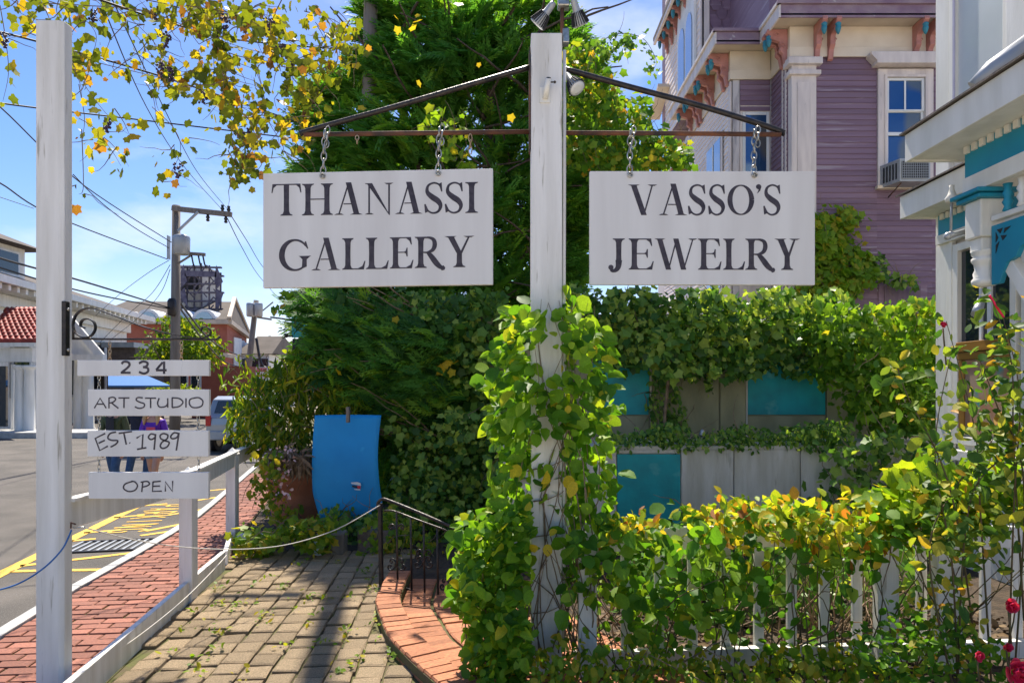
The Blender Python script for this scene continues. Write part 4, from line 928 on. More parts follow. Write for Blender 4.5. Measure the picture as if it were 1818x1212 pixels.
# eaves: one slab following the plan, soffit below, moulded fascia outside
ov = .42; plan = [(10.5, FD-ov), (XC-ov+.06, FD-ov), (XC-ov+.06, BD-ov+.05), (XB-ov, BD-ov+.05), (XB-ov, BD+3.3), (XC+1, BD+3.3), (XC+1, FD+1.5), (10.5, FD+1.5)]
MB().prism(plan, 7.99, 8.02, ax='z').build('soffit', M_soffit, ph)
M_fas = noise_mat('purple_fascia', (.21,.13,.19), (.30,.22,.26), 3, .6, .2, 30, spots=(.5,.46,.46), spotthr=.66, spotscale=9)
def fascia(i, j, mat, z0, z1, off, nm='fascia', pl=plan, inner=.03):
    a = Vector((*pl[i], 0)); b = Vector((*pl[j], 0)); t = (b-a).normalized(); o = Vector((t.y, -t.x, 0)); o = -o if (o.y > .5 or o.x > .5) else o
    vs = [a-t*off+o*off, b+t*off+o*off, b+t*off-o*inner, a-t*off-o*inner]
    m = MB(); m.add([(v.x, v.y, z0) for v in vs]+[(v.x, v.y, z1) for v in vs], [(0,1,2,3),(7,6,5,4),(0,4,5,1),(1,5,6,2),(2,6,7,3),(3,7,4,0)]); return m.build(nm, mat, ph, bevel=.004)
for i, j, mt in ((0,1,M_fas),(2,3,M_fas)): fascia(i, j, mt, 7.95, 8.17, .0); fascia(i, j, M_fas, 8.172, 8.23, .04, 'crown_moulding')
for i, j in ((1,2),(3,4)): fascia(i, j, M_pinktrim, 7.95, 8.168, .003); fascia(i, j, M_pinktrim, 8.172, 8.228, .037, 'crown_moulding')
plan2 = [(4.7-ov, BD+3.35), (4.7-ov, BD+8.5)]
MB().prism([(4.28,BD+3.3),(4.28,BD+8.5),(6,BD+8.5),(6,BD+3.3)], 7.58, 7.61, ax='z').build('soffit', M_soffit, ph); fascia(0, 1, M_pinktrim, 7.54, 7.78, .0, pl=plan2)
# lower roof skirt and mansard storey
MB().prism([(p[0]*1, p[1]) for p in [(10.5,FD-ov+.03),(XC-ov+.09,FD-ov+.03),(XC-ov+.09,BD-ov+.08),(XB-ov+.03,BD-ov+.08),(XB-ov+.03,BD+3.2),(10.5,BD+3.2)]], 8.231, 8.26, ax='z').build('roof', M_grey, ph)
MB().box((4.75, FD+.5, 8.26), (11, FD+8, 12.5)).build('mansard_wall', M_purple, ph)
MB().box((4.18, 14.9, 8.26), (6, 19, 13)).build('mansard_wall', M_purple, ph)
MB().box((4.10, 14.86, 8.26), (4.30, 14.93, 13)).build('corner_board', M_pinktrim, ph, bevel=.006)
MB().box((4.14, 14.86, 8.26), (4.175, 15.0, 13)).build('corner_board', M_pinktrim, ph)
hexm = bpy.data.meshes.new('shingle'); hw, hh = .125, .21
hp = [(-hw,.0),(-hw*.5,-hh*.5),(hw*.5,-hh*.5),(hw,0),(hw,hh),(-hw,hh)]
hexm.from_pydata([(x,-.022 if z < hh*.5 else -.006,z) for x, z in hp]+[(x,0,z) for x, z in hp], [], [tuple(range(6)), tuple(range(6,12))[::-1]]+[(i,6+i,6+(i+1)%6,(i+1)%6) for i in range(6)]); hexm.materials.append(M_purple); hexm.update()
for r_ in range(11):
    for c_ in range(6):
        x = 4.44+c_*.26+(r_%2)*.13; z = 8.35+r_*.20
        if x < 4.98 or (5.5 < x < 5.9): inst(hexm, 'shingle', ph, Matrix.Translation((x, 14.895, z)) @ Matrix.Diagonal((.97,1,1,1)))
clap((4.17, 18.5, 0), (4.17, 14.97, 0), 8.3, 12.2, M_palelit, step=.16, nm='side_shingle_course', out=OL)
w4 = MB().box((xx(1308,14.8), 14.84, 8.3), (xx(1346,14.8), 14.89, 12)).build('window', M_shadewhite, ph, bevel=.01)
MB().box((xx(1316,14.8), 14.830, 8.5), (xx(1338,14.8), 14.838, 12)).build('pane', M_glasssky, w4); MB().box((xx(1316,14.8), 14.818, zz(14,14.8)), (xx(1338,14.8), 14.828, zz(10,14.8))).build('sash_bar', M_shadewhite, w4)
# arched twin window on the receding wall
def arch(x, y0, y1, z0, z1, dx, nm, mat, par):
    pts = [(y0, z0), (y1, z0)]+[((y0+y1)/2+(y1-y0)/2*math.cos(a), z1+(y1-y0)/2*1.3*math.sin(a)) for a in np.linspace(0, math.pi, 12)]
    return MB().prism(pts, x-dx, x, ax='x').build(nm, mat, par)
w5 = arch(4.15, 15.35, 16.9, 8.35, 10.3, .06, 'arched_window', M_shadewhite, ph)
arch(4.085, 15.5, 16.05, 8.5, 9.9, .012, 'pane', M_glasssky, w5); arch(4.085, 16.2, 16.75, 8.5, 9.9, .012, 'pane', M_glasssky, w5)
def bracket(o, out, s=1.):
    o = Vector(o); out = Vector(out); sd = Vector((0,0,1)).cross(out)
    pr = [(0,0),(.36,0),(.38,-.06),(.33,-.10),(.30,-.17),(.22,-.20),(.15,-.22),(.13,-.30),(.14,-.38),(.08,-.44),(.05,-.60),(0,-.62)]
    Mx = Matrix((( out.x*s, sd.x, 0, o.x), (out.y*s, sd.y, 0, o.y), (0, 0, s, o.z), (0,0,0,1)))
    m = MB(); n = len(pr); vs = [Mx @ Vector((a, w, b)) for w in (-.045, .045) for a, b in pr]
    m.add(vs, [tuple(range(n)), tuple(range(n,2*n))[::-1]]+[(i, n+i, n+(i+1)%n, (i+1)%n) for i in range(n)])
    bo = m.build('bracket', M_pink, ph, bevel=.008)
    for q, (a, b) in enumerate(((.20,-.10),(.09,-.30))):
        MB().tube([Mx @ Vector((a+.05*math.cos(t)*(1-t/9), sg*.055, b+.05*math.sin(t)*(1-t/9))) for sg in (1,) for t in np.linspace(0, 7, 14)], .009, 5).build('scroll_carving', M_pink, bo)
    c = o+out*(.32*s); MB().lathe([(.012,-.20),(.03,-.17),(.045,-.12),(.05,-.08),(.035,-.06),(.05,-.045),(.05,-.02),(.03,0)], c+Vector((0,0,-.10)), 10).build('drop', M_teal, bo)
# dormer eave at the top left of the tower
MB().beam((3.98,15.6,11.0), (3.98,18.4,11.0), .36, .10).build('upper_eave', M_shingle, ph, bevel=.01)
MB().beam((3.84,15.6,10.93), (3.84,18.4,10.93), .06, .16).build('upper_fascia', M_pinktrim, ph)
for y in (16.1,16.6,17.1,17.6,18.1): bracket((4.14, y, 10.9), (-1,0,0), .7)
MB().beam((4.0,18.0,9.6), (4.0,19.2,9.2), .3, .10).build('gable_board', M_cream, ph)
# brackets in pairs
EZ = 7.985
for x in (5.36, 5.60, 7.10, 7.34, 8.9): bracket((x, FD-.06, EZ), (0,-1,0))
for y in (12.17, 12.34): bracket((XC-.03, y, EZ), (-1,0,0))
for y in (13.05,13.27,13.95,14.17,14.85,15.07,15.6): bracket((XB-.03, y, EZ), (-1,0,0))
for y in (16.6,16.85,18.2,18.45): bracket((4.66, y, EZ-.4), (-1,0,0))

# ------------------------------------------------------------------ porch house on the right
po = thing('porch_house', 'white house with blue trimmed porch eaves and turned hanging post, at the right edge', 'house', (4.1, 5, 0))
WX = 4.1
def yx(px, x=WX): return x*F/(px-909)
MB().box((WX+.02, 1.5, -.1), (8, 6.5, 8)).build('wall', M_pwhite, po)
MB().box((WX-.03, 6.36, 0), (WX+.02, 6.56, 8)).build('corner_board', M_pwhite, po, bevel=.006)
for y in (6.30,): MB().box((WX-.045, y, 0), (WX+.0, y+.045, 3.0)).build('moulding', M_pwhite, po, bevel=.006)
wy0, wy1, wz0_, wz1_ = 5.55, 6.22, 1.99, 2.84
def framex(m, y0, y1, z0, z1, w, x0, x1):
    m.box((x0,y0,z0),(x1,y0+w,z1)); m.box((x0,y1-w,z0),(x1,y1,z1)); m.box((x0+.001,y0+w+.001,z1-w),(x1,y1-w-.001,z1)); m.box((x0+.001,y0+w+.001,z0),(x1,y1-w-.001,z0+w)); return m
pw = framex(MB(), wy0-.06, wy1+.06, 1.1, wz1_+.08, .07, WX-.05, WX).build('window', M_pwhite, po, bevel=.005)
MB().box((WX-.010, wy0, 1.2), (WX+.0, wy1, wz1_)).build('pane', M_glass, pw)
for y, w in ((5.80,.05),(5.92,.03)): MB().box((WX-.03, y, 1.99), (WX-.012, y+w, wz1_-.02)).build('curtain_strip', M_shadewhite, pw)
MB().box((WX-.06, wy0, 1.93), (WX-.012, wy1, 2.02)).build('brown_rail', M_brown, pw, bevel=.006); MB().box((WX-.05, wy0, 1.86), (WX-.012, wy1, 1.925)).build('brown_rail', M_brown, pw, bevel=.006)
MB().box((WX-.05, wy1-.10, 1.2), (WX-.012, wy1-.03, 1.855)).build('brown_stile', M_brown, pw)
M_paint = noise_mat('abstract_painting', (.42,.20,.11), (.40,.30,.22), 5, .5, spots=(.10,.30,.26), spotscale=4, spotthr=.55)
MB().box((WX-.04, wy0, 1.2), (WX-.012, wy1-.105, 1.855)).build('painted_board', M_paint, pw)
for z in (.95, .80): MB().box((WX-.08, 4.4, z), (WX-.0, 6.3, z+.10)).build('sill', M_pwhite, po, bevel=.01)
# casing boards nearer the camera
for y0, y1, x0 in ((5.30,5.45,.04),(5.12,5.2,.06),(4.9,5.05,.05),(4.55,4.7,.06)): MB().box((WX-x0, y0, 0), (WX, y1, 3.0)).build('casing', M_pwhite, po, bevel=.006)
# upstairs window
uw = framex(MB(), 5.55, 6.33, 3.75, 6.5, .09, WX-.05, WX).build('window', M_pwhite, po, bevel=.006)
MB().box((WX-.020, 5.62, 3.85), (WX+.0, 6.25, 6.4)).build('pane', noise_mat('white_reflection_pane', (.72,.75,.76), (.60,.64,.66), 1.2, .12, spec=.8), uw)  # white pane colour stands in for sky reflected in the upstairs glass
M_lav = plain('lavender_trim', (.42,.40,.52), .5); MB().box((WX-.060, 6.235, 3.7), (WX-.052, 6.262, 6.5)).build('painted_edge', M_lav, uw)
MB().box((WX-.09, 4.9, 3.6), (WX, 5.55, 7.5)).build('casing', M_pwhite, po, bevel=.01)
# eaves
def eave(x0, y0, y1, zt, th, nm='eave'):
    e = MB().box((x0, y0, zt-th), (x0+.03, y1, zt)).build('fascia', M_pwhite, po, bevel=.004)
    MB().box((x0+.031, y1-.03, zt-th+.001), (WX+.1, y1-.001, zt-.001)).build('fascia', M_pwhite, po)
    MB().box((x0+.031, y0, zt-th+.012), (WX-.001, y1-.031, zt-th+.03)).build('soffit', M_pwhite, po)
    MB().add([(x0-.03,y0,zt+.004),(x0-.03,y1+.03,zt+.004),(WX,y1+.03,zt+.12),(WX,y0,zt+.12),(x0-.03,y0,zt+.018),(x0-.03,y1+.03,zt+.018),(WX,y1+.03,zt+.134),(WX,y0,zt+.134)], [(0,1,2,3),(7,6,5,4),(0,4,5,1),(1,5,6,2)]).build('roof', M_shingle, po)
eave(3.165, 1.5, 5.5, 3.64, .22); eave(3.75, 5.52, 6.60, 3.45, .215)
# blue friezes with dentils
def frz(x, y0, y1, z0, z1, dz):
    MB().box((x, y0, z0), (x+.03, y1, z1)).build('blue_frieze', M_pblue, po)
    y = y0+.04
    me = None
    while y < y1-.02:
        if me is None:
            o = MB().box((x-.022, y, z1-.055), (x-.001, y+.045, z1)).build('dentil', M_pwhite, po); me = o.data; yb0 = y
        else:
            o = inst(me, 'dentil', po, Matrix.Translation(Vector(ORG[po.name])+Vector((0, y-yb0, 0))))
        y += .085
frz(3.45, 3.4, 5.2, 3.20, 3.43, 0); frz(4.045, 5.15, 6.48, 3.05, 3.24, 0)
MB().box((3.44, 3.4, 3.07), (3.50, 5.22, 3.198)).build('beam', M_pwhite, po, bevel=.005)
MB().box((3.50, 5.17, 3.07), (4.1, 5.22, 3.42)).build('beam', M_pwhite, po)
MB().box((4.03, 5.2, 2.96), (4.09, 6.5, 3.048)).build('beam', M_pwhite, po, bevel=.005)
# turned hanging post
hx, hy = 3.53, 5.10
hp_ = MB().box((hx-.09, hy-.09, 2.72), (hx+.09, hy+.09, 3.0)).box((hx-.068, hy-.068, 2.62), (hx+.068, hy+.068, 2.72)).build('hanging_post', M_pwhite, po, bevel=.012)
MB().lathe([(.02,2.36),(.075,2.37),(.085,2.39),(.085,2.41),(.07,2.43),(.075,2.46),(.062,2.49),(.07,2.53),(.085,2.55),(.085,2.57),(.07,2.585),(.085,2.60),(.085,2.62),(.09,2.63)], (hx,hy,0), 20).build('turning', M_pwhite, hp_)
MB().prism([(hx-.16,3.035),(hx+.16,3.035),(hx+.16,3.065),(hx-.16,3.065)], hy-.16, hy+.16).box((hx-.13,hy-.13,3.0),(hx+.13,hy+.13,3.03)).build('blue_capital', M_pblue, hp_, bevel=.006)
# blue spindles and fretwork bracket along the porch front
for i, y in enumerate((4.86, 4.72, 4.58, 4.44, 4.30)):
    MB().lathe([(.02,2.86),(.035,2.87),(.022,2.90),(.036,2.93),(.022,2.96),(.036,2.99),(.022,3.02),(.032,3.06)], (hx,y,0), 10).build('spindle', M_pblue if i % 2 == 0 else M_pwhite, po)
MB().box((hx-.03, 3.4, 2.82), (hx+.03, 4.99, 2.86)).build('spindle_rail', M_pwhite, po, bevel=.006)
fb = [(5.0,2.79),(4.50,2.79),(4.52,2.70),(4.60,2.68),(4.66,2.60),(4.72,2.58),(4.76,2.52),(4.84,2.50),(4.88,2.44),(4.92,2.36),(5.0,2.36)]
fret = MB().prism([(a, b) for a, b in fb], hx-.02, hx+.02, ax='x').build('fret_bracket', M_pblue, po, bevel=.005)
for tri in ([(4.94,2.75),(4.88,2.75),(4.905,2.715)], [(4.95,2.735),(4.925,2.69),(4.95,2.66)], [(4.86,2.745),(4.80,2.745),(4.87,2.71)], [(4.95,2.64),(4.915,2.66),(4.95,2.58)], [(4.90,2.70),(4.84,2.69),(4.88,2.66)]):
    MB().prism(tri, hx-.024, hx-.0205, ax='x').build('fret_hole', M_dark, fret)
MB().beam((3.56,4.98,2.66), (3.62,4.25,1.55), .08, .09).build('diagonal_brace', M_pwhite, po, bevel=.006)
# half round gutter end
gp = [(.10*math.cos(a), -.10*math.sin(a)) for a in np.linspace(0, math.pi, 12)]
gm = MB(); ga = Vector((3.28, 4.45, 3.86)); gb = Vector((3.55, 5.1, 3.72))
MB().tube([Vector((3.55,4.6,3.95)), Vector((3.33,4.72,3.80)), Vector((3.25,4.78,3.70))], [.085,.075,.07], 14).build('gutter_spout', M_grey, po)
# lamps on the porch house
sp = thing('porch_spotlight', 'small white spotlight hanging in front of the porch frieze', 'spotlight', P(1690,420,5.4))
MB().tube([P(1690,352,5.4), P(1688,412,5.4)], .010, 8).build('stem', M_grey, sp); MB().lathe([(.045,-.03),(.05,0),(.03,.03),(.015,.08),(.02,.10)], P(1690,352,5.4)).build('canopy', M_pwhite, sp)
MB().tube([P(1683,418,5.4), P(1695,416,5.4), P(1712,411,5.4)], [.03,.022,.022], 10).ball(P(1683,419,5.4), .032).build('lamp_head', M_grey, sp)
bl = thing('hanging_bulb_lamp', 'grey spotlight hanging under the turned porch post', 'lamp', P(1745,560,5.1))
MB().tube([P(1750,515,5.1), P(1748,530,5.1)], .018, 8).ball(P(1749,524,5.1), .024).build('socket', M_pwhite, bl); MB().tube([P(1743,530,5.1), P(1737,548,5.08), P(1734,558,5.06)], [.026,.035,.04], 12).build('lamp_head', M_grey, bl)

# ------------------------------------------------------------------ white picket fence on the right
pf = thing('picket_fence', 'white picket fence overgrown with yellowing hedge, right of the central post', 'fence', (1.8, 3.9, 0))
def fy(x): return 3.86+.05*x
MB().beam((.35,fy(.35),.735), (1.95,fy(1.95),.765), .04, .125).build('top_rail', M_white, pf, bevel=.004); MB().beam((1.98,fy(2.0),.765), (3.3,fy(3.3),.72), .04, .125).build('top_rail', M_white, pf, bevel=.004)
MB().beam((.35,fy(.35),.06), (3.3,fy(3.3),.08), .05, .10).build('bottom_rail', M_white, pf, bevel=.004)
for i, x in enumerate(np.arange(.46, 3.3, .195)):
    if abs(x-2.12) < .08 or abs(x-2.52) < .08 or abs(x-.7) < .02: continue
    MB().box((x-.028, fy(x)+.028, .02), (x+.028, fy(x)+.055, .70)).build('picket', M_white, pf, bevel=.003)
for x, w in ((.42,.05),(2.14,.06),(2.50,.075),(3.15,.05)): MB().box((x-w, fy(x)-.09, -.1), (x+w, fy(x)-.026, .80 if w < .07 else .74)).build('post', M_white, pf, bevel=.005)

# ------------------------------------------------------------------ terracotta pot, stone block, bottle
m = MB().lathe([(.27,0),(.30,.02),(.34,.30),(.37,.50),(.40,.51),(.41,.58),(.42,.60),(.42,.68),(.39,.69),(.36,.66),(.35,.60)], (xx(532,8.1), 8.1, 0), 28).build('terracotta_pot', M_terra)
tag(m, 'large terracotta pot holding the drooping shrub, left of the blue canvas', 'pot')
m = MB().box((xx(645,7.0)-.0, 6.72, -.02), (xx(690,6.72)+.02, 6.98, .20)).build('stone_block', noise_mat('weathered_dark_stone', (.13,.085,.065), (.22,.17,.14), 9, .9, .9, 40, bdist=.02, spots=(.34,.33,.29), spotthr=.62), bevel=.02); tag(m, 'weathered dark stone block edging the bed below the blue canvas', 'stone')
m = MB().beam((-2.75,6.86,.12), (-2.0,6.80,.13), .06, .05).build('bed_edging', M_white); tag(m, 'short white edging board half hidden in ground plants near the pot', 'board')
m = MB().box((xx(592,6.8), 6.62, -.02), (xx(618,6.8), 6.80, .20)).build('grey_block', M_poleg, bevel=.02); tag(m, 'small grey wooden block beside the white bottle', 'block')
m = MB().lathe([(.03,0),(.05,.01),(.055,.06),(.05,.12),(.03,.16),(.018,.18),(.018,.20)], (xx(566,6.5), 6.5, .02), 12).build('white_bottle', M_shadewhite); tag(m, 'small white bottle standing in the ground plants', 'bottle')
# utility pole inside the cedar whose shadow crosses the cobbles
up = thing('near_utility_pole', 'grey utility pole mostly buried in the cedar foliage', 'utility pole', (-2.36, 10.4, 0))
MB().tube([(-2.30,10.4,-.1),(-2.20,10.4,5.0),(-2.08,10.4,10.9)], [.125,.11,.095], 12).build('pole', M_poleg, up)
MB().beam((-3.1,10.4,8.3), (-2.38,10.4,8.3), .09, .10).build('crossarm', M_poleg, up)

# ------------------------------------------------------------------ street background
def util_pole(name, label, x, d, ytop, lean=0., r=.14):
    t = thing(name, label, 'utility pole', (xx(x,d), d, -.1), 'utility poles along the street')
    MB().tube([(xx(x,d)-lean, d, -.2), (xx(x,d), d, zz(ytop,d))], [r*1.15, r*.85], 12).build('pole', M_poleg, t); return t
d1 = 21.; u1 = util_pole('utility_pole', 'tall wooden utility pole with crossarm and transformer, above the number board', 313, d1, 365, .05)
MB().beam(P(306,370,d1-.2), P(411,381,d1-.2), .12, .14).build('crossarm', M_poleg, u1)
MB().beam(P(352,376,d1-.3), P(316,410,d1-.25), .06, .06).build('brace', M_grey, u1)
for x, y in ((395,371),(406,373),(369,386),(401,389)): MB().lathe([(.03,-.12),(.06,-.09),(.035,-.04),(.065,0),(.04,.05),(.05,.12)], P(x,y,d1-.2), 8).build('insulator', M_iron, u1)
MB().lathe([(.2,0),(.24,.03),(.25,.5),(.24,.55),(.12,.6)], P(322,452,d1-.35), 14).build('transformer', M_grey, u1)
MB().box(P(297,459,d1-.1), P(302,420,d1+.1)).build('equipment_box', M_grey, u1)
MB().beam(P(318,449,d1-.2), P(364,452,d1-.2), .09, .09).build('crossarm', M_poleg, u1); MB().beam(P(338,454,d1-.2), P(316,468,d1-.2), .05, .05).build('brace', M_poleg, u1)
for x in (340,352,360): MB().tube([P(x,453,d1-.2), P(x+3,468,d1-.2), P(x+6,476,d1-.3)], .025, 5).build('jumper_wire', M_iron, u1)
MB().lathe([(.10,-.25),(.13,-.2),(.13,.2),(.08,.28)], P(305,546,d1-.2), 8).build('splice_box', M_iron, u1)
d2 = 46.; u2 = util_pole('utility_pole', 'distant utility pole with two grey transformers, left of the turquoise shop banner', 455, d2, 533, .9, .2)
for x in (446,460): MB().lathe([(.22,0),(.27,.05),(.28,.8),(.26,.9)], P(x-1,562,d2-.5), 12).build('transformer', M_grey, u2)
MB().beam(P(457,563,d2-.3), P(482,567,d2-.3), .12, .12).build('crossarm', M_poleg, u2); MB().beam(P(462,555,d2-.3), P(485,536,d2-.3), .07, .07).build('brace', M_poleg, u2)
MB().tube(catmull([P(455,600,d2-.4), P(462,640,d2-.4), P(470,652,d2-.4), P(480,651,d2-.5)], 5), .09, 5).build('cable_loop', M_iron, u2)
u3 = util_pole('utility_pole', 'thin far utility pole against the sky beside the white houses', 479, 70, 596, 0, .16)
MB().beam(P(470,620,70), P(500,622,70), .14, .14).build('crossarm', M_poleg, u3)
# overhead cables
wires = [
 ((-80,160,6),(0,183,7),(250,213,9),(560,250,9.5),'thick black cable crossing the whole left sky', .010),
 ((-60,45,5),(60,72,6),(300,140,7.5),(560,228,9),'black cable sagging through the grapevine', .010),
 ((120,-20,4.6),(300,40,6),(430,72,7.5),(640,90,9),'upper cable running behind the grapevine', .009),
 ((-60,300,12),(0,325,12.5),(100,385,15),(297,460,21),'cable rising from far left to the tall utility pole', .015),
 ((-60,150,11),(0,190,12),(150,330,16),(304,430,21),'steep cable dropping to the transformer of the pole', .014),
 ((-60,430,12),(0,458,13),(150,500,16),(306,548,21),'lower heavy cable bundle meeting the tall pole', .022),
 ((-60,452,12),(0,475,13),(150,518,16),(306,549,21),'lowest heavy cable bundle meeting the tall pole', .018),
 ((170,-20,7),(260,190,11),(330,300,16),(396,374,21),'pair of thin lines reaching the crossarm, left one', .008),
 ((190,-20,7),(290,190,11),(350,305,16),(406,374,21),'pair of thin lines reaching the crossarm, right one', .008),
 ((404,388,21),(430,440,27),(460,490,36),(500,535,48),'thin line leaving the crossarm towards the far poles', .015),
 ((411,384,21),(440,430,27),(470,478,36),(520,535,48),'second thin line leaving the crossarm behind the sign', .015),
 ((318,535,21),(370,600,28),(410,625,38),(452,640,46),'cable bundle from the tall pole to the distant one', .035),
 ((318,545,21),(365,608,28),(405,645,38),(455,655,46),'lower cable bundle from the tall pole to the distant one', .03),
 ((300,462,21),(262,485,24),(215,520,28),(170,560,32),'service wire fanning down left from the tall pole', .010),
 ((302,470,21),(270,520,24),(225,560,28),(175,610,32),'steeper service wire fanning down left from the pole', .010),
 ((302,478,21),(285,520,24),(250,560,28),(200,600,30),'steepest service wire fanning down from the pole', .010),
 ((60,370,20),(0,350,18),(-30,340,17),(-60,330,16),'thin wire at the far left edge of the sky', .010),
 ((130,310,14),(180,360,16),(240,405,18),(300,440,21),'twisted wire from behind the left post to the pole', .012)]
for a, b, c, d, lab, r in wires:
    o = MB().tube(catmull([P(*a), P(*b), P(*c), P(*d)], 8), r, 5).build('overhead_cable', M_black); tag(o, lab, 'cable', 'overhead cables')

# white hall on the left
wh = thing('white_hall', 'long white hall with bracketed eaves and grey hip roof across the street', 'building', (-24, 34, -.1))
hx0 = lambda y: -21.0-(y-28)*.165
A = (hx0(20), 20); B = (hx0(41), 41)
MB().add([(A[0],A[1],-.2),(B[0],B[1],-.2),(B[0]-12,B[1]+2,-.2),(A[0]-12,A[1],-.2),(A[0],A[1],5.6),(B[0],B[1],5.6),(B[0]-12,B[1]+2,5.6),(A[0]-12,A[1],5.6)], [(0,1,5,4),(1,2,6,5),(2,3,7,6),(3,0,4,7)]).build('wall', M_pwhite, wh)
ez = 5.95; e0 = (A[0]+1.1, A[1]); e1 = (B[0]+1.1, B[1]+1.0)
MB().add([(e0[0],e0[1],ez),(e1[0],e1[1],ez),(e1[0]-14,e1[1]+1,ez),(e0[0]-14,e0[1],ez),(e0[0]-7,e0[1],ez+4.2),(e1[0]-8,e1[1]-7.5,ez+3.2)], [(0,1,5,4),(1,2,5),(2,3,4,5),(3,0,4)]).build('roof', M_slate, wh)
MB().beam((e0[0],e0[1],ez-.12), (e1[0],e1[1],ez-.12), .2, .28).build('eave_board', M_pwhite, wh); MB().beam((A[0]+.1,A[1],5.2), (B[0]+.1,B[1],5.2), .3, .5).build('cornice', M_pwhite, wh)
MB().beam((A[0]+.6,A[1],5.72), (B[0]+.6,B[1],5.72), 1.0, .06).build('soffit', M_grey, wh)
bm0 = None; dm = Vector((e1[0]-e0[0], e1[1]-e0[1], 0)); Ld = dm.length; dm.normalize()
mm = MB().box((-.45,-.09,-.22), (.45,.09,0)).build('modillion', M_pwhite, None, base=False); bm0 = mm.data; bpy.data.objects.remove(mm)
for k in range(int(Ld/.62)):
    p = Vector((A[0]+.58, A[1], 5.68))+dm*(k*.62); inst(bm0, 'modillion', wh, Matrix.Translation(p) @ Matrix.Rotation(math.atan2(dm.y, dm.x)-math.pi/2, 4, 'Z'))
for k in range(6):
    y = 26.2+k*2.5
    if k in (0,1,2,3,4): w_ = MB().box((hx0(y)+.02, y, 1.2), (hx0(y)+.10, y+1.1, 4.2)).build('window', M_grey, wh); MB().box((hx0(y)+.11, y+.12, 1.3), (hx0(y)+.13, y+.98, 4.1)).build('pane', M_glass, w_)
# dormer
dy = 28.4; dxr = hx0(dy)-.7
dor = MB().box((dxr-3,dy,6.2),(dxr,dy+2.1,7.8)).build('dormer', M_pwhite, wh)
MB().add([(dxr-3.4,dy-.5,7.8),(dxr+.7,dy-.5,7.8),(dxr+.7,dy+2.7,7.8),(dxr-3.4,dy+2.7,7.8),(dxr-1.4,dy+1.1,8.7),(dxr-1.4,dy+1.2,8.7)], [(0,1,4),(1,2,5,4),(2,3,5),(3,0,4,5),(3,2,1,0)]).build('dormer_roof', M_slate, wh)
MB().box((dxr+.01,dy+.4,6.5),(dxr+.06,dy+1.7,7.6)).build('dormer_window', M_shadewhite, dor); MB().box((dxr+.065,dy+.5,6.6),(dxr+.08,dy+1.6,7.5)).build('pane', M_glass, dor)
# portico with tiled roof
def hp3(px, py, d): return P(px, py, d)
dP = 24.5; pz0, pz1 = zz(606,dP), zz(548,dP+1.5)
def rq(u, v):   # u along 0..1, v up 0..1 on the tiled slope
    a = P(-10+u*78, 607, dP); b = P(22+u*60, 549, dP+2.6); return a.lerp(b, v)
MB().add([rq(-.3,0), rq(1.25,0), rq(1.1,1), rq(-.1,1)], [(0,1,2,3)]).build('portico_roof', M_redtile, wh)
tm = MB()
tm.tube([(0,-.03,0),(0,.30,.0)], [.11,.085], 6); tmo = tm.build('roof_tile', M_redtile, None, base=False); tme = tmo.data; bpy.data.objects.remove(tmo)
sl_ = (rq(.5,1)-rq(.5,0)); sdir = sl_.normalized()
for r_ in range(11):
    for c_ in range(9):
        u = -.12+(c_+.5*(r_%2))*.135; v = r_/11
        p = rq(u, v)+Vector((0,-.02,.03)); q = sdir.to_track_quat('Y','Z').to_matrix().to_4x4(); inst(tme, 'roof_tile', wh, Matrix.Translation(p) @ q)
MB().beam(P(-40,612,dP), P(66,612,dP), .3, .14).build('portico_eave', M_pwhite, wh); MB().beam(P(-40,630,dP+.3), P(62,630,dP+.3), .3, .5).build('portico_entablature', M_pwhite, wh)
for x in (36,52): MB().lathe([(.24,-.1),(.24,0),(.19,.06),(.18,1.2),(.155,2.25),(.2,2.33),(.24,2.38),(.24,2.45)], (xx(x,dP+.2), dP+.2, -.0), 14).build('column', M_pwhite, wh)
for x in (141,156): MB().lathe([(.3,-.1),(.3,0),(.24,.1),(.22,1.6),(.2,3.1),(.26,3.2),(.30,3.3)], (xx(x,29), 29, -.1), 14).build('column', M_pwhite, wh)
MB().box(P(-40,757,dP+.6), P(14,650,dP+.7)).build('door_pane', M_glass, wh); MB().box((xx(19,dP+.5),dP+.5,-.1), (xx(24,dP+.5),dP+.6,zz(646,dP))).build('door_frame', M_pwhite, wh)
MB().beam(P(118,560,28.4), P(181,634,28.4), .12, .3).build('gable_rake', M_pwhite, wh); MB().beam(P(118,634,28.4), P(186,634,28.4), .3, .25).build('gable_cornice', M_pwhite, wh)
MB().add([P(118,562,28.6), P(182,632,28.6), P(118,632,28.6)], [(0,1,2)]).build('gable_panel', M_pwhite, wh)
for x in (187,): MB().beam((xx(x,29.5),29.5,-.1), (xx(x,29.5),29.5,zz(595,29.5)), .28, .28).build('corner_column', M_pwhite, wh)
MB().box((-26,23.4,-.12), (-14.5,25.4,.1)).build('steps', M_kerb, wh)

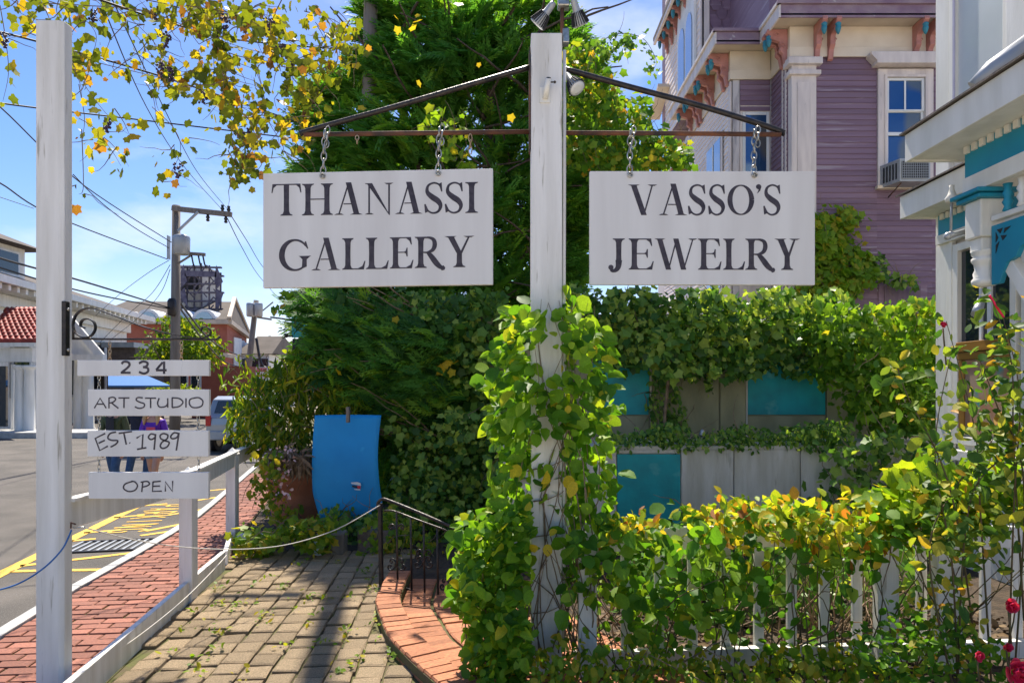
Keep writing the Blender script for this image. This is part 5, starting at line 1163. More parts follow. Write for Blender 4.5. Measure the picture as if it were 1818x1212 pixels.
# brick town hall with scaffolded tower
D3 = 56.
bh = thing('brick_hall', 'red brick hall with grey roof, round dormers and pediment at the street end', 'building', (xx(300,D3), D3, 0))
ze = zz(572, D3)
x0, x1 = xx(150,D3), xx(403,D3)
MB().add([(x0,D3,-.2),(x1,D3,-.2),(x1-4.6,D3+16,-.2),(x0,D3+16,-.2),(x0,D3,ze),(x1,D3,ze),(x1-4.6,D3+16,ze),(x0,D3+16,ze)], [(0,1,5,4),(1,2,6,5),(2,3,7,6),(3,0,4,7)]).build('wall', M_redbrick, bh)
rz = zz(535, D3+6)
MB().add([(x0,D3-.5,ze+.2),(x1+.5,D3-.5,ze+.2),(x1-4.4,D3+16.5,ze+.2),(x0,D3+16.5,ze+.2),(x0,D3+6,rz),(x1-1.9,D3+6.2,rz),], [(0,1,5,4),(1,2,5),(3,4,5,2)]).build('roof', M_slate, bh)
MB().beam((x0,D3-.3,ze), (x1+.3,D3-.3,ze), .4, .35).build('cornice', M_soffit, bh); MB().beam((x1+.3,D3-.3,ze), (x1-4.3,D3+16,ze), .4, .35).build('cornice', M_soffit, bh)
MB().beam((x1+.35,D3-.4,ze+.3), (x1-1.9,D3+6.2,rz+.3), .3, .28).build('pediment_rake', M_soffit, bh); MB().beam((x1-1.9,D3+6.2,rz+.3), (x1-4.3,D3+16,ze+.3), .3, .28).build('pediment_rake', M_soffit, bh)
MB().add([(x1+.3,D3,ze),(x1-4.6,D3+15.6,ze),(x1-1.9,D3+6.2,rz)], [(0,1,2)]).build('pediment', M_redbrick, bh)
for x in (215,264,322,364):
    c = P(x, 553, D3-.1); n = 10
    pts = [(c.x+1.0*math.cos(a), c.z-.75+.95*math.sin(a)) for a in np.linspace(0, math.pi, 10)]
    dm_ = MB().prism(pts, D3-.3, D3+3).build('round_dormer', M_shadewhite, bh)
    pts = [(c.x+  .7*math.cos(a), c.z-.7+.65*math.sin(a)) for a in np.linspace(0, math.pi, 10)]; MB().prism(pts, D3-.36, D3-.31).build('pane', M_glasssky, dm_)
for (a, b, yt_, yb__) in ((.25,.31,600,655),(.42,.48,600,655),(.60,.66,600,655),(.25,.31,662,700),(.42,.48,662,700),(.60,.66,662,700),(.80,.86,662,700)):
    xa = x1-4.6*a; ya_ = D3+16*a; xb = x1-4.6*b+.2; yb2 = D3+16*b+.9
    w_ = MB().add([(xa+.12,ya_,zz(yb__,D3+5)),(xb+.12,yb2,zz(yb__,D3+5)),(xb+.12,yb2,zz(yt_,D3+5)),(xa+.12,ya_,zz(yt_,D3+5)),(xa+.03,ya_,zz(yb__,D3+5)),(xb+.03,yb2,zz(yb__,D3+5)),(xb+.03,yb2,zz(yt_,D3+5)),(xa+.03,ya_,zz(yt_,D3+5))], [(0,1,2,3),(3,2,6,7),(0,4,5,1),(0,3,7,4)]).build('window', M_shadewhite, bh)
for x in (391, 397): MB().box((xx(x-1.6,D3), D3-.12, zz(682,D3)), (xx(x+1.6,D3), D3-.02, zz(645,D3))).build('window', M_shadewhite, bh)
MB().box((xx(369,D3), D3-.2, zz(683,D3)), (xx(379,D3), D3-.05, zz(669,D3))).build('notice_board', M_shadewhite, bh)
MB().beam(P(380,627,D3-1.5), P(412,632,D3-1.5), 1.4, .3).build('side_cornice', M_soffit, bh); MB().box((xx(372,D3),D3-2.6,-.2), (xx(408,D3),D3-.3,zz(634,D3))).build('side_block', M_redbrick, bh)
tw = MB().box((xx(335,D3+6),D3+4,rz-2), (xx(377,D3+6),D3+8,zz(478,D3+6))).build('tower', M_wallwhite, bh)
MB().box((xx(342,D3+6),D3+3.9,zz(520,D3+6)), (xx(371,D3+6),D3+3.96,zz(490,D3+6))).build('tower_opening', M_dark, tw)
M_scaf = noise_mat('scaffold_steel', (.07,.06,.085), (.14,.125,.16), 5, .6)
sc_ = thing('tower_scaffold', 'dark tangle of scaffolding wrapped round the tower of the brick hall', 'scaffold', (xx(356,D3+6), D3+6, rz))
sx_ = lambda x: xx(x, D3+3.2)
for i, (x, w) in enumerate(((322,0),(332,0),(345,0),(358,0),(371,0),(383,0),(391,0))):
    for dd in (D3+3.2, D3+8.6):
        off = (5 if 1 <= i <= 5 else 0)
        MB().beam((xx(x+random.uniform(-1,1),dd), dd, zz(568,D3+3.2)), (xx(x+random.uniform(-2,2),dd), dd, zz(472-off+abs(i-3)*4,D3+3.2)), .11, .11).build('standard', M_scaf, sc_)
for y, e in ((475,4),(490,8),(505,0),(520,8),(535,3),(550,6)):
    MB().beam((sx_(322-e), D3+3.0, zz(y,D3+3.2)), (sx_(391+e), D3+3.0, zz(y+random.uniform(-1,1),D3+3.2)), .3, .13).build('platform', M_scaf, sc_)
for y in range(472, 556, 14):
    for x in range(322, 388, 12):
        if random.random() < .85: s_ = random.choice((1,-1)); MB().beam((sx_(x if s_ > 0 else x+12), D3+2.9, zz(y,D3+3.2)), (sx_(x+12 if s_ > 0 else x), D3+2.9, zz(y+14,D3+3.2)), .09, .09).build('brace', M_scaf, sc_)
M_net = noise_mat('scaffold_netting', (.07,.06,.10), (.14,.13,.18), 3, .8)
for pts in ([(318,490),(326,468),(332,500),(323,510)],[(396,500),(384,470),(380,500),(386,512)],[(318,520),(328,510),(334,545),(324,535)],[(397,520),(384,512),(382,545),(388,548)],[(328,480),(384,482),(384,492),(328,490)]):
    MB().add([P(a,b,D3+2.6) for a, b in pts]+[P(a,b,D3+2.75) for a, b in pts], [(0,1,2,3),(7,6,5,4)]+[(i,4+i,4+(i+1)%4,(i+1)%4) for i in range(4)]).build('netting', M_net, sc_)
for x, t_ in ((333,463),(372,463),(384,455),(350,466)): MB().beam((sx_(x), D3+3.2, zz(478,D3+3.2)), (sx_(x), D3+3.2, zz(t_,D3+3.2)), .07, .07).build('mast', M_scaf, sc_)
# white houses beyond, sign, awning, dark kiosk
def far_house(lab, xa, xb, yt, d, mat, rm):
    t = thing('far_house', lab, 'house', (xx((xa+xb)/2,d), d, 0), 'houses far down the street'); za = zz(yt, d)
    MB().box((xx(xa,d),d,-.2), (xx(xb,d),d+8,za)).build('wall', mat, t); xm = (xx(xa,d)+xx(xb,d))/2
    MB().add([(xx(xa,d)-.4,d-.4,za),(xx(xb,d)+.4,d-.4,za),(xx(xb,d)+.4,d+8.4,za),(xx(xa,d)-.4,d+8.4,za),(xx(xa,d),d+4,za+1.9),(xx(xb,d),d+4,za+1.9)], [(0,1,5,4),(2,3,4,5),(1,2,5),(3,0,4)]).build('roof', rm, t)
    for k in range(3):
        for r_ in range(2):
            xw = xx(xa+(xb-xa)*(k+.5)/3, d); zw = za*(.3+.4*r_); w_ = MB().box((xw-.45,d-.08,zw-.2),(xw+.45,d-.02,zw+1.1)).build('window', M_shadewhite, t); MB().box((xw-.35,d-.12,zw-.1),(xw+.35,d-.085,zw+1.0)).build('pane', M_glass, w_)
    return t
far_house('white clapboard house with grey roof just beyond the brick hall', 428, 478, 628, 62, M_pwhite, M_slate)
far_house('small pale house partly hidden by the no parking sign', 468, 530, 655, 90, M_pwhite, M_slate)
far_house('grey shingled house at the very end of the street', 500, 620, 640, 75, M_poleg, M_slate)
ns = thing('parking_sign', 'red and white NO PARKING sign on a grey post near the parked car', 'sign', (xx(465,17), 17, -.1))
MB().beam((xx(465,17),17.03,-.1), (xx(465,17),17.03,zz(652,17)), .07, .05).build('post', M_grey, ns)
MB().box((xx(455,17),16.97,zz(683,17)), (xx(476,17),17.0,zz(652,17))).build('plate', M_shadewhite, ns, bevel=.003)
M_red = plain('sign_red', (.55,.02,.02), .5); MB().box((xx(456,17),16.965,zz(659.5,17)), (xx(475,17),16.969,zz(653,17))).build('red_band', M_red, ns)
def text(s, size, loc, mat, par, name='lettering', off=0., rz_=0., ext=0.):
    c = bpy.data.curves.new(name, 'FONT'); c.body = s; c.size = size; c.align_x = 'CENTER'; c.align_y = 'CENTER'; c.offset = off; c.extrude = ext; c.resolution_u = 3
    c.materials.append(mat); tmp = bpy.data.objects.new('tmp', c); COL.objects.link(tmp); me = bpy.data.meshes.new_from_object(tmp.evaluated_get(bpy.context.evaluated_depsgraph_get())); bpy.data.objects.remove(tmp); o = bpy.data.objects.new(name, me); COL.objects.link(o); o.parent = par; o.rotation_euler = (R(90), 0, rz_); o.location = Vector(loc)-ORG[par.name]; return o
text('TOW ZONE', .05, (xx(465.5,17),16.961,zz(656.3,17)), M_shadewhite, ns); text('NO\nPARKING\nANY\nTIME', .075, (xx(465.5,17),16.962,zz(671,17)), M_red, ns)
M_awn = plain('awning_blue', (.02,.16,.50), .7)
aw = thing('blue_awning', 'long blue cafe awning behind the number board', 'awning', (xx(245,30), 30, 0))
MB().add([P(192,667,30),P(262,667,30),P(302,684,29),P(192,684,29),P(192,670,30.1),P(262,670,30.1),P(302,687,29.1),P(192,687,29.1)], [(0,1,2,3),(7,6,5,4),(3,2,6,7),(1,5,6,2),(0,3,7,4)]).build('canvas', M_awn, aw)
for x in (198,250,298): MB().beam((xx(x,29),29.05,-.1), (xx(x,29),29.05,zz(685,29)), .06, .06).build('pole', M_grey, aw)
kb = thing('dark_kiosk', 'low dark brown shed with pale roof between hall and tree', 'shed', (xx(215,36), 36, 0))
MB().box((xx(190,36),36,-.1),(xx(240,36),39,zz(617,36))).build('wall', noise_mat('brown_board', (.10,.075,.065), (.16,.12,.10), 5, .8), kb); MB().box((xx(186,36),35.7,zz(617,36)+.002),(xx(243,36),39.3,zz(608,36))).build('roof', M_grey, kb)
MB().box((xx(195,36),35.94,zz(735,36)),(xx(235,36),35.98,zz(690,36))).build('shop_window', M_glass, kb)
sh = thing('shop_row', 'row of low shopfronts at street level behind the walkers', 'shop', (xx(300,34), 34, 0))
MB().box((xx(240,34),40,-.1),(xx(360,34),43,zz(650,40))).build('wall', M_redbrick, sh)
for k, x in enumerate((250,275,300,325,348)): w_ = MB().box((xx(x-9,39.9),39.85,.3),(xx(x+9,39.9),39.95,2.6)).build('window', M_shadewhite, sh); MB().box((xx(x-7,39.9),39.80,.5),(xx(x+7,39.9),39.84,2.4)).build('pane', M_glass, w_)
# turquoise banner sign and black boards by the cedar
tb = thing('turquoise_banner', 'turquoise shop banner over black boards, half hidden by vine leaves', 'sign', P(560,660,9.6))
MB().box((xx(517,9.6),9.6,zz(556,9.6)), (xx(600,9.6),9.63,zz(516,9.6))).build('dark_board', noise_mat('dark_green_board', (.03,.05,.035), (.05,.07,.05), 3), tb); MB().box((xx(518,9.6),9.6,zz(599,9.6)), (xx(600,9.6),9.63,zz(558,9.6))).build('turquoise_board', plain('banner_turquoise', (.01,.34,.36), .5), tb)
MB().box((xx(519,9.6),9.6,zz(646,9.6)), (xx(596,9.6),9.63,zz(601,9.6))).build('black_board', M_dark, tb)
text('C', .30, (xx(533,9.6),9.596,zz(577,9.6)), M_ink, tb); text('OPEN', .12, (xx(545,9.6),9.596,zz(618,9.6)), M_cream, tb)
MB().beam((xx(598,9.6),9.66,-.1),(xx(598,9.6),9.66,zz(516,9.6)),.07,.07).build('post', M_poleg, tb); MB().tube([P(480,563,9.6),P(520,568,9.6)],.012).build('rod', M_iron, tb); MB().tube([P(508,596,9.6),P(520,596,9.6)],.012).ball(P(508,596,9.6),.03).build('finial', M_iron, tb)

# ------------------------------------------------------------------ parked silver car, rear view
car = thing('parked_car', 'silver hatchback parked along the kerb, seen from behind above the shrub', 'car', (xx(425,18), 18.5, -.1))
def cq(x, y, z): return Vector((xx(365,18)+x, 18+y-.28*0+0, -.1+z)) + Vector((-.25*y, 0, 0))
M_silver = noise_mat('silver_car_paint', (.32,.34,.36), (.36,.38,.40), 2, .28, metal=.5)
W_ = 1.75
sec = [(0,.35),(0,.75),(.03,.95),(.12,1.0),(.30,1.42),(.9,1.50),(2.0,1.48),(2.8,1.05),(4.0,.92),(4.2,.7),(4.2,.3)]
vs = []; 
for k, (yy_, zz_) in enumerate(sec):
    ins = .14 if zz_ > 1.3 else (.03 if zz_ > .9 else 0)
    vs += [cq(ins, yy_, zz_), cq(W_-ins, yy_, zz_)]
n = len(sec); fs = [(2*i, 2*i+2, 2*i+3, 2*i+1) for i in range(n-1)]; fs += [tuple(2*i for i in range(n))[::-1], tuple(2*i+1 for i in range(n)), (0,1,2*n-1,2*n-2)]
MB().add(vs, fs).build('body', M_silver, car, bevel=.03)
MB().add([cq(.2,.13,1.06),cq(W_-.2,.13,1.06),cq(W_-.28,.265,1.38),cq(.28,.265,1.38)], [(0,1,2,3)]).build('rear_window', M_glass, car)
for s in (0, W_-.14): tl = MB().box(cq(s,-.02,.72), cq(s+.14,.02,1.0)).build('tail_light', plain('tail_light_red', (.55,.01,.01), .25), car)
MB().box(cq(.1,-.06,.35), cq(W_-.1,.02,.6)).build('bumper', M_grey, car, bevel=.03); MB().box(cq(.65,-.03,.68), cq(1.1,-.015,.82)).build('number_plate', M_shadewhite, car)
for s in (.02, W_-.22):
    for y in (.75, 3.3):
        a = cq(s, y, .32); w_ = MB().tube([a, a+Vector((.2,0,0))], .32, 18).build('wheel', M_black, car); MB().tube([a-Vector((.01,0,0)), a+Vector((.21,0,0))], .19, 14).build('rim', M_steel, w_)
MB().add([cq(-.002+.03,1.0,1.03),cq(.03,2.6,1.08),cq(.12,2.0,1.40),cq(.12,1.0,1.42)], [(3,2,1,0)]).build('side_window', M_glass, car)

# ------------------------------------------------------------------ the three walkers, body one skinned surface each
M_skin = plain('skin', (.52,.29,.20), .55)
def skin_obj(name, verts, edges, radii, mat, parent, root=0, sub=2):
    me = bpy.data.meshes.new(name); o0 = ORG[parent.name]; me.from_pydata([tuple(Vector(v)-o0) for v in verts], edges, []); me.materials.append(mat)
    o = bpy.data.objects.new(name, me); COL.objects.link(o); o.parent = parent; ORG[o.name] = o0
    sk = o.modifiers.new('skin', 'SKIN')
    d = me.skin_vertices[0].data
    for i, r in enumerate(radii): d[i].radius = r if hasattr(r, '__len__') else (r, r)
    for i in range(len(verts)): d[i].use_root = (i == root)
    sb = o.modifiers.new('smooth', 'SUBSURF'); sb.levels = sub; sb.render_levels = sub
    return o
def person(lab, px, d, h, top, legs, hair, shorts=False, girl=False, step=.16, tee=None, logo=None):
    X = xx(px, d); z0 = -.1; t = thing('person', lab, 'person', (X, d, z0), None); k = h/1.75
    def v(x, y, z): return Vector((X+x*k, d+y*k, z0+z*k))
    V = [v(0,0,.95), v(0,0,1.12), v(0,0,1.30), v(0,.01,1.44), v(0,0,1.52), v(0,-.02,1.60),       # 0-5 pelvis..head base
         v(.09,0,.88), v(.10,-step,.49), v(.10,-step*.4,.09), v(.10,-step*.4-.17,.04),
         v(-.09,0,.88), v(-.10,step*.6,.50), v(-.10,step*1.6,.12), v(-.10,step*1.5-.14,.05),
         v(.17,0,1.40), v(.23,.03,1.13), v(.25,-.10,.90), v(.25,-.16,.82),
         v(-.17,0,1.40), v(-.24,-.02,1.13), v(-.25,.06,.90), v(-.25,.05,.82)]
    E = [(0,1),(1,2),(2,3),(3,4),(4,5),(0,6),(6,7),(7,8),(8,9),(0,10),(10,11),(11,12),(12,13),(3,14),(14,15),(15,16),(16,17),(3,18),(18,19),(19,20),(20,21)]
    r = [(.15,.11),(.125,.09),(.15,.105),(.13,.08),.052,.055,.085,.062,.042,.04,.085,.062,.042,.04,.055,.042,.032,.035,.055,.042,.032,.035]
    body = skin_obj('body', V, E, [(a[0]*k, a[1]*k) if hasattr(a, '__len__') else (a*k, a*k) for a in r], M_skin, t)
    hd = MB().ball(v(0,-.02,1.66), .098*k, 16, 12, (.86,1.0,1.2)).build('head', M_skin, body)
    MB().ball(v(0,-.118,1.655), .017*k, 8, 6, (.8,1,1.4)).build('nose', M_skin, hd)
    for s in (-1, 1): MB().ball(v(.035*s,-.108,1.68), .012*k, 8, 6).build('eye', M_dark, hd); MB().ball(v(.088*s,0,1.655), .024*k, 8, 6, (.4,.8,1.2)).build('ear', M_skin, hd)
    MB().ball(v(0,-.112,1.612), .022*k, 8, 5, (1.2,.4,.35)).build('mouth', plain('lips', (.40,.12,.10)), hd)
    for i in (17, 21):     # hands: palm with five fingers
        c = V[i]; s = 1 if i == 17 else -1
        hv = [c, c+Vector((0,-.01,-.07))*k]; he = [(0,1)]; hr = [.024*k, .030*k]
        for f, (dx, ln) in enumerate(((-.026,.06),(-.009,.075),(.009,.07),(.025,.055))):
            b0 = len(hv); hv += [hv[1]+Vector((dx*.3,dx,-.03))*k, hv[1]+Vector((dx*.4-.008*s,dx,-.03-ln*.6))*k, hv[1]+Vector((dx*.4-.022*s,dx-.005,-.03-ln))*k]; he += [(1,b0),(b0,b0+1),(b0+1,b0+2)]; hr += [.010*k,.009*k,.008*k]
        b0 = len(hv); hv += [c+Vector((0,-.040,-.045))*k, c+Vector((-.01*s,-.055,-.085))*k]; he += [(0,b0),(b0,b0+1)]; hr += [.011*k,.009*k]
        skin_obj('hand', hv, he, hr, M_skin, body, sub=1)
    # clothing follows the body
    CV = [V[i] for i in (0,1,2,3)]+[V[14], V[15], V[18], V[19]]; CE = [(0,1),(1,2),(2,3),(3,4),(4,5),(3,6),(6,7)]
    cr_ = [(.165,.125),(.15,.115),(.172,.125),(.145,.095),.068,.058,.068,.058]
    if not girl: CV += [V[16], V[20]]; CE += [(5,8),(7,9)]; cr_ += [.05,.05]
    shirt = skin_obj('shirt' if tee is None else 'jacket', CV, CE, [(a[0]*k, a[1]*k) if hasattr(a, '__len__') else (a*k, a*k) for a in cr_], top, t)
    if tee: MB().add([v(-.07,-.142,1.44), v(.07,-.142,1.44), v(.085,-.150,1.0), v(-.085,-.150,1.0), v(0,-.15,1.40)], [(0,4,1,2,3)]).build('t_shirt', tee, shirt)
    if logo: m_ = MB(); m_.add([v(-.06,-.158,1.30), v(.11,-.158,1.30), v(.11,-.158,1.14), v(-.06,-.158,1.14)], [(0,3,2,1)]); m_.build('chest_print', logo, shirt)
    kn = lambda a, b, q: a.lerp(b, q)
    if shorts: LV = [V[0]-Vector((0,0,.02)), V[6], kn(V[6],V[7],.55), V[10], kn(V[10],V[11],.55)]; LE = [(0,1),(1,2),(0,3),(3,4)]; lr = [(.165,.12),.105,.10,.105,.10]
    else: LV = [V[0]-Vector((0,0,.02)), V[6], V[7], V[8], V[10], V[11], V[12]]; LE = [(0,1),(1,2),(2,3),(0,4),(4,5),(5,6)]; lr = [(.16,.12),.10,.078,.062,.10,.078,.062]
    skin_obj('shorts' if shorts else 'trousers', LV, LE, [(a[0]*k, a[1]*k) if hasattr(a, '__len__') else (a*k, a*k) for a in lr], legs, t)
    for i in (9, 13): MB().ball(V[i]+Vector((0,.05,0)), .06*k, 10, 6, (.8,2.1,.75)).build('shoe', M_black, t)
    hm = MB().ball(v(0,.012,1.69), .108*k, 16, 10, (.9,1.0,1.1))
    if girl:
        for s in (-1, 1): hm.tube([v(.075*s,-.02,1.72), v(.10*s,-.05,1.58), v(.13*s,-.10,1.44), v(.12*s,-.13,1.34)], [.035*k,.045*k,.04*k,.012*k], 8)
        hm.tube([v(0,.08,1.7), v(0,.11,1.5), v(0,.11,1.32)], [.07*k,.09*k,.03*k], 8)
    hm.build('hair', hair, t); return t
M_denim = noise_mat('blue_denim', (.03,.075,.16), (.06,.12,.22), 12, .8); M_ldenim = noise_mat('light_denim', (.16,.24,.36), (.22,.30,.42), 12, .8)
person('walker in open green jacket over black t-shirt and blue jeans', 203, 11.2, 1.54, noise_mat('green_jacket', (.05,.075,.035), (.08,.10,.05), 10, .8), M_denim, plain('dark_hair', (.04,.025,.018), .7), tee=noise_mat('black_tshirt', (.015,.017,.025), (.02,.02,.03), 5))
person('walker in dark navy top and jeans, between the other two', 246, 12.0, 1.58, noise_mat('navy_top', (.015,.022,.04), (.025,.03,.055), 10, .8), M_denim, plain('brown_hair', (.07,.04,.025), .7), step=-.14)
person('blonde walker in purple and red t-shirt with light denim shorts', 273, 11.0, 1.47, noise_mat('purple_tshirt', (.10,.02,.42), (.13,.03,.50), 5), M_ldenim, noise_mat('blonde_hair', (.55,.38,.20), (.42,.27,.13), 30, .6, stretch=(8,8,1)), shorts=True, girl=True, logo=noise_mat('red_print', (.60,.05,.06), (.55,.08,.20), 30))

# ------------------------------------------------------------------ foliage
def plant(name, label, cat, loc, group=None): return thing(name, label, cat, loc, group)
def norm(v): return v/(np.linalg.norm(v, axis=1, keepdims=True)+1e-9)
def facing(n, up=.5, front=.75, spread=.45):
    """leaf blades held towards the open side and the sky"""
    return norm(np.tile([0., -front, up], (n, 1))+rng.normal(0, spread, (n, 3)))
def hang(n, down=.8, spread=.6): return norm(np.tile([0., -.25, -down], (n, 1))+rng.normal(0, spread, (n, 3)))
def sizes(n, a, b): return a*.7+(b*1.08-a*.7)*rng.random(n)**1.15
def twigs(name, parent, pts_list, r0, mat, n=4):
    m = MB()
    for pts in pts_list: k = len(pts); m.tube(pts, [r0*(1-.7*i/(k-1)) for i in range(k)], n, cap=False)
    o = m.build(name, mat, parent); return tag(o, kind='stuff')
def wander(a, dirv, L, k=7, w=.12, g=0.):
    p = Vector(a); d = Vector(dirv).normalized(); out = [p.copy()]
    for i in range(k):
        d = (d+Vector(rng.normal(0, w, 3))+Vector((0,0,g))).normalized(); p = p+d*L/k; out.append(p.copy())
    return out

# --- cedar: trunks, limbs, feathery flat sprays
ce = plant('cedar_tree', 'tall dense dark green cedar rising behind the two signs', 'tree', (-.4, 9.6, 0))
MB().tube([(-.5,10.4,-.1),(-.45,10.4,2.5),(-.35,10.4,5.0),(-.3,10.4,7.0)], [.17,.14,.10,.03], 10).build('trunk', M_trunk, ce)
MB().tube([(-1.3,10.3,-.1),(-1.35,10.3,2.5),(-1.45,10.3,5.0),(-1.5,10.3,7.0)], [.12,.10,.07,.02], 10).build('trunk', M_trunk, ce)
MB().tube([(.4,10.2,-.1),(.55,10.2,2.5),(.75,10.2,4.2),(.8,10.2,6.0)], [.12,.10,.06,.02], 10).build('trunk', M_trunk, ce)
envL = [(-60,700),(-20,655),(0,632),(40,640),(80,640),(120,610),(150,545),(200,520),(250,560),(300,520),(400,560),(500,555),(560,525),(640,560),(700,610),(800,660),(930,700)]
envR = [(-60,930),(0,985),(60,1035),(140,1075),(220,1095),(300,1060),(420,1050),(520,1030),(640,960),(800,930),(930,900)]
eL = lambda y: np.interp(y, [a for a, b in envL], [b for a, b in envL]); eR = lambda y: np.interp(y, [a for a, b in envR], [b for a, b in envR])
def cedar(nb, k, d0, dep, sz, y0=-60, y1=930, edge=.0):
    py = y0+(y1-y0)*rng.random(nb); u = rng.random(nb); u = np.where(rng.random(nb) < .35, np.where(u < .5, u*.25, 1-(1-u)*.25), u)
    L = eL(py)+rng.normal(0, 9, nb); Rr = eR(py)+rng.normal(0, 9, nb); px = L+(Rr-L)*u
    d = d0+dep*(np.abs(2*u-1)**2)*.5+.35*np.sin(px*.021+py*.013)+.25*np.sin(py*.05)+rng.random(nb)**2*dep
    tip = np.stack([(px-909)/F*d, d, 1.6-(py-690)/F*d], 1)
    out = np.stack([(2*u-1)*1.1, -np.ones(nb)*.75, .25+.5*rng.random(nb)], 1); out = norm(out+rng.normal(0, .28, (nb, 3)))
    P0 = []; T0 = []; N0 = []; S0 = []
    for j in range(k):
        back = (j/k)*.55*sz*1.4; sd = norm(np.cross(out, np.array([0, 0, 1.])))
        side = (1 if j % 2 else -1)*(.35+.25*rng.random(nb))*(j > 0)
        t = norm(out+sd*side[:, None]+rng.normal(0, .15, (nb, 3))); pos = tip-out*back-t*sz*.5
        P0.append(pos); T0.append(t); N0.append(norm(np.tile([0,-.55,.8],(nb,1))+rng.normal(0,.3,(nb,3)))); S0.append(sz*(.75+.5*rng.random(nb)))
    return np.concatenate(P0), np.concatenate(T0), np.concatenate(N0), np.concatenate(S0)
a_ = cedar(2600, 4, 9.75, .7, .38, y0=-12); scatter(ce, T_spray, L_cedar, *a_, singles=0, mass='foliage', clumpy=.5)
a_ = cedar(900, 3, 10.3, .5, .6, y0=-15); scatter(ce, T_spray, L_cedar, *a_, singles=0, mass='inner_foliage', clumpy=.3)
tw_ = []
for i in range(60):
    z = .8+6.5*rng.random(); a = Vector((-.4+rng.normal(0,.5), 10.4, z)); tw_.append(wander(a, (rng.normal(0,1), -.6, .25), 1.6))
twigs('branch', ce, tw_, .03, M_trunk)
# low front boughs, brighter, reaching towards the path
cf = plant('cedar_bough', 'bright feathery cedar boughs reaching out left below the gallery sign', 'branch', (-1.6, 7.9, .5))
nb = 420; q = region([(530,560),(560,520),(700,560),(780,590),(800,680),(760,760),(690,740),(640,720),(560,640)], 7.75, .5, nb, .2)
tip = norm(np.tile([-.75,-.35,.42],(nb,1))+rv(nb,.22))
for r_ in range(3): scatter(cf, T_spray, L_cedar, q-tip*.15*r_+rv(nb,.05), norm(tip+rv(nb,.28)), norm(np.tile([.1,-.6,.75],(nb,1))+rv(nb,.25)), .26+.14*rng.random(nb), mass='foliage')
twigs('branch', cf, [wander((-1.0+rng.normal(0,.3),8.1,1.6+rng.normal(0,.4)), (-.8,-.3,.3), 1.2) for _ in range(24)], .014, M_stem)

# --- vines over the cedar
def vine(name, label, cat, poly, d, thick, n, tm, mat, sz, singles=0, amp=.25, up=.5, front=.75, spread=.45, down=.7, freq=2.2, group=None, jit=12, clumpy=0., nst=14, loc=None):
    q = region(poly, d, thick, n, amp, freq, jit); c = q.mean(0)
    t = plant(name, label, cat, loc or (c[0], c[1], max(0, q[:, 2].min())), group)
    scatter(t, tm, mat, q, hang(n, down), facing(n, up, front, spread), sizes(n, *sz), singles, clumpy=clumpy)
    if nst:
        st_ = []
        for _ in range(nst):
            i = rng.integers(n); st_.append(wander(q[i]+np.array([0,.03,0]), (rng.normal(0,.6),.0,-1 if rng.random() < .6 else .6), .22+rng.random()*.3, 6, .25))
        twigs('stem', t, st_, .006, M_stem)
    return t, q
vine('wild_vine', 'sunlit yellow green vine climbing over the right side of the cedar', 'vine', [(1000,60),(1050,70),(1130,140),(1190,230),(1215,290),(1160,305),(1060,310),(1010,250),(1005,150)], 8.3, .9, 1700, T_ivy, L_ivy2, (.08,.15), 60, jit=16)
vine('wild_vine', 'thin yellowing vine leaves in front of the purple house eave', 'vine', [(1120,215),(1220,240),(1240,300),(1150,306)], 8.6, .3, 170, T_ivy, L_ivy2, (.09,.15), 20, jit=10)
t, _ = vine('arching_vine', 'arching tendril of small leaves against the blue sky right of the post', 'vine', [(1060,72),(1090,58),(1130,62),(1130,76),(1095,76),(1070,90)], 8.2, .2, 90, T_ivy, L_ivy, (.06,.11), 0, jit=5, nst=2)
arc = catmull([(1040,130),(1062,80),(1100,60),(1140,68),(1160,95),(1165,115),(1150,130)], 8); n = 90
ai = rng.integers(0, len(arc), n); apt = np.array([P(*(arc[i]), 8.2) for i in ai])+rv(n,.04); scatter(t, T_ivy, L_ivy, apt, hang(n), facing(n), sizes(n,.05,.10), 0)
twigs('stem', t, [[P(*p, 8.2) for p in arc]], .006, M_stem)
vine('ivy_curtain', 'broad ivy curtain covering the cedar below the gallery sign', 'ivy', [(560,512),(900,508),(945,640),(930,720),(800,700),(700,600),(600,560)], 7.9, .7, 2300, T_ivy, L_ivy, (.08,.15), 200, clumpy=.3)
vine('ivy_thicket', 'dark ivy thicket behind the iron railing', 'ivy', [(690,760),(780,740),(960,700),(960,940),(860,960),(760,1000),(690,985),(680,900)], 7.3, 1.0, 2600, T_ivy, L_ivy, (.07,.13), 140, clumpy=.3, amp=.3)
vine('juniper_shrub', 'dark blue green evergreen mass left of the vine covered post', 'shrub', [(640,600),(760,560),(960,600),(960,860),(860,880),(760,900),(680,860)], 8.35, .5, 1500, T_spray, L_cedar, (.16,.30), 0, down=-.2, spread=.6, clumpy=.3)
vine('yellow_vine', 'bright yellow green vine shoots hanging beside the right chain of the gallery sign', 'vine', [(755,180),(800,180),(835,215),(840,300),(790,300),(760,230)], 7.9, .3, 70, T_ivy, L_bright, (.10,.16), 60, jit=8)
n = 26; q = np.array([P(a, b, 7.7) for a, b in [(790,648),(798,640),(806,652),(812,645),(796,634),(1060,200),(1068,178),(1078,215),(700,30),(706,44),(630,110),(650,190),(1130,90),(960,250),(985,270),(850,110),(740,140),(745,25),(748,38),(742,48),(815,5),(905,200),(590,640),(600,655),(700,560),(870,760)]])
sc1 = plant('yellow_leaf_spray', 'few bright yellow leaves scattered on the dark cedar', 'vine', tuple(q[0])); scatter(sc1, T_ivy, L_yellow, q, hang(n), facing(n), sizes(n,.10,.15), n)
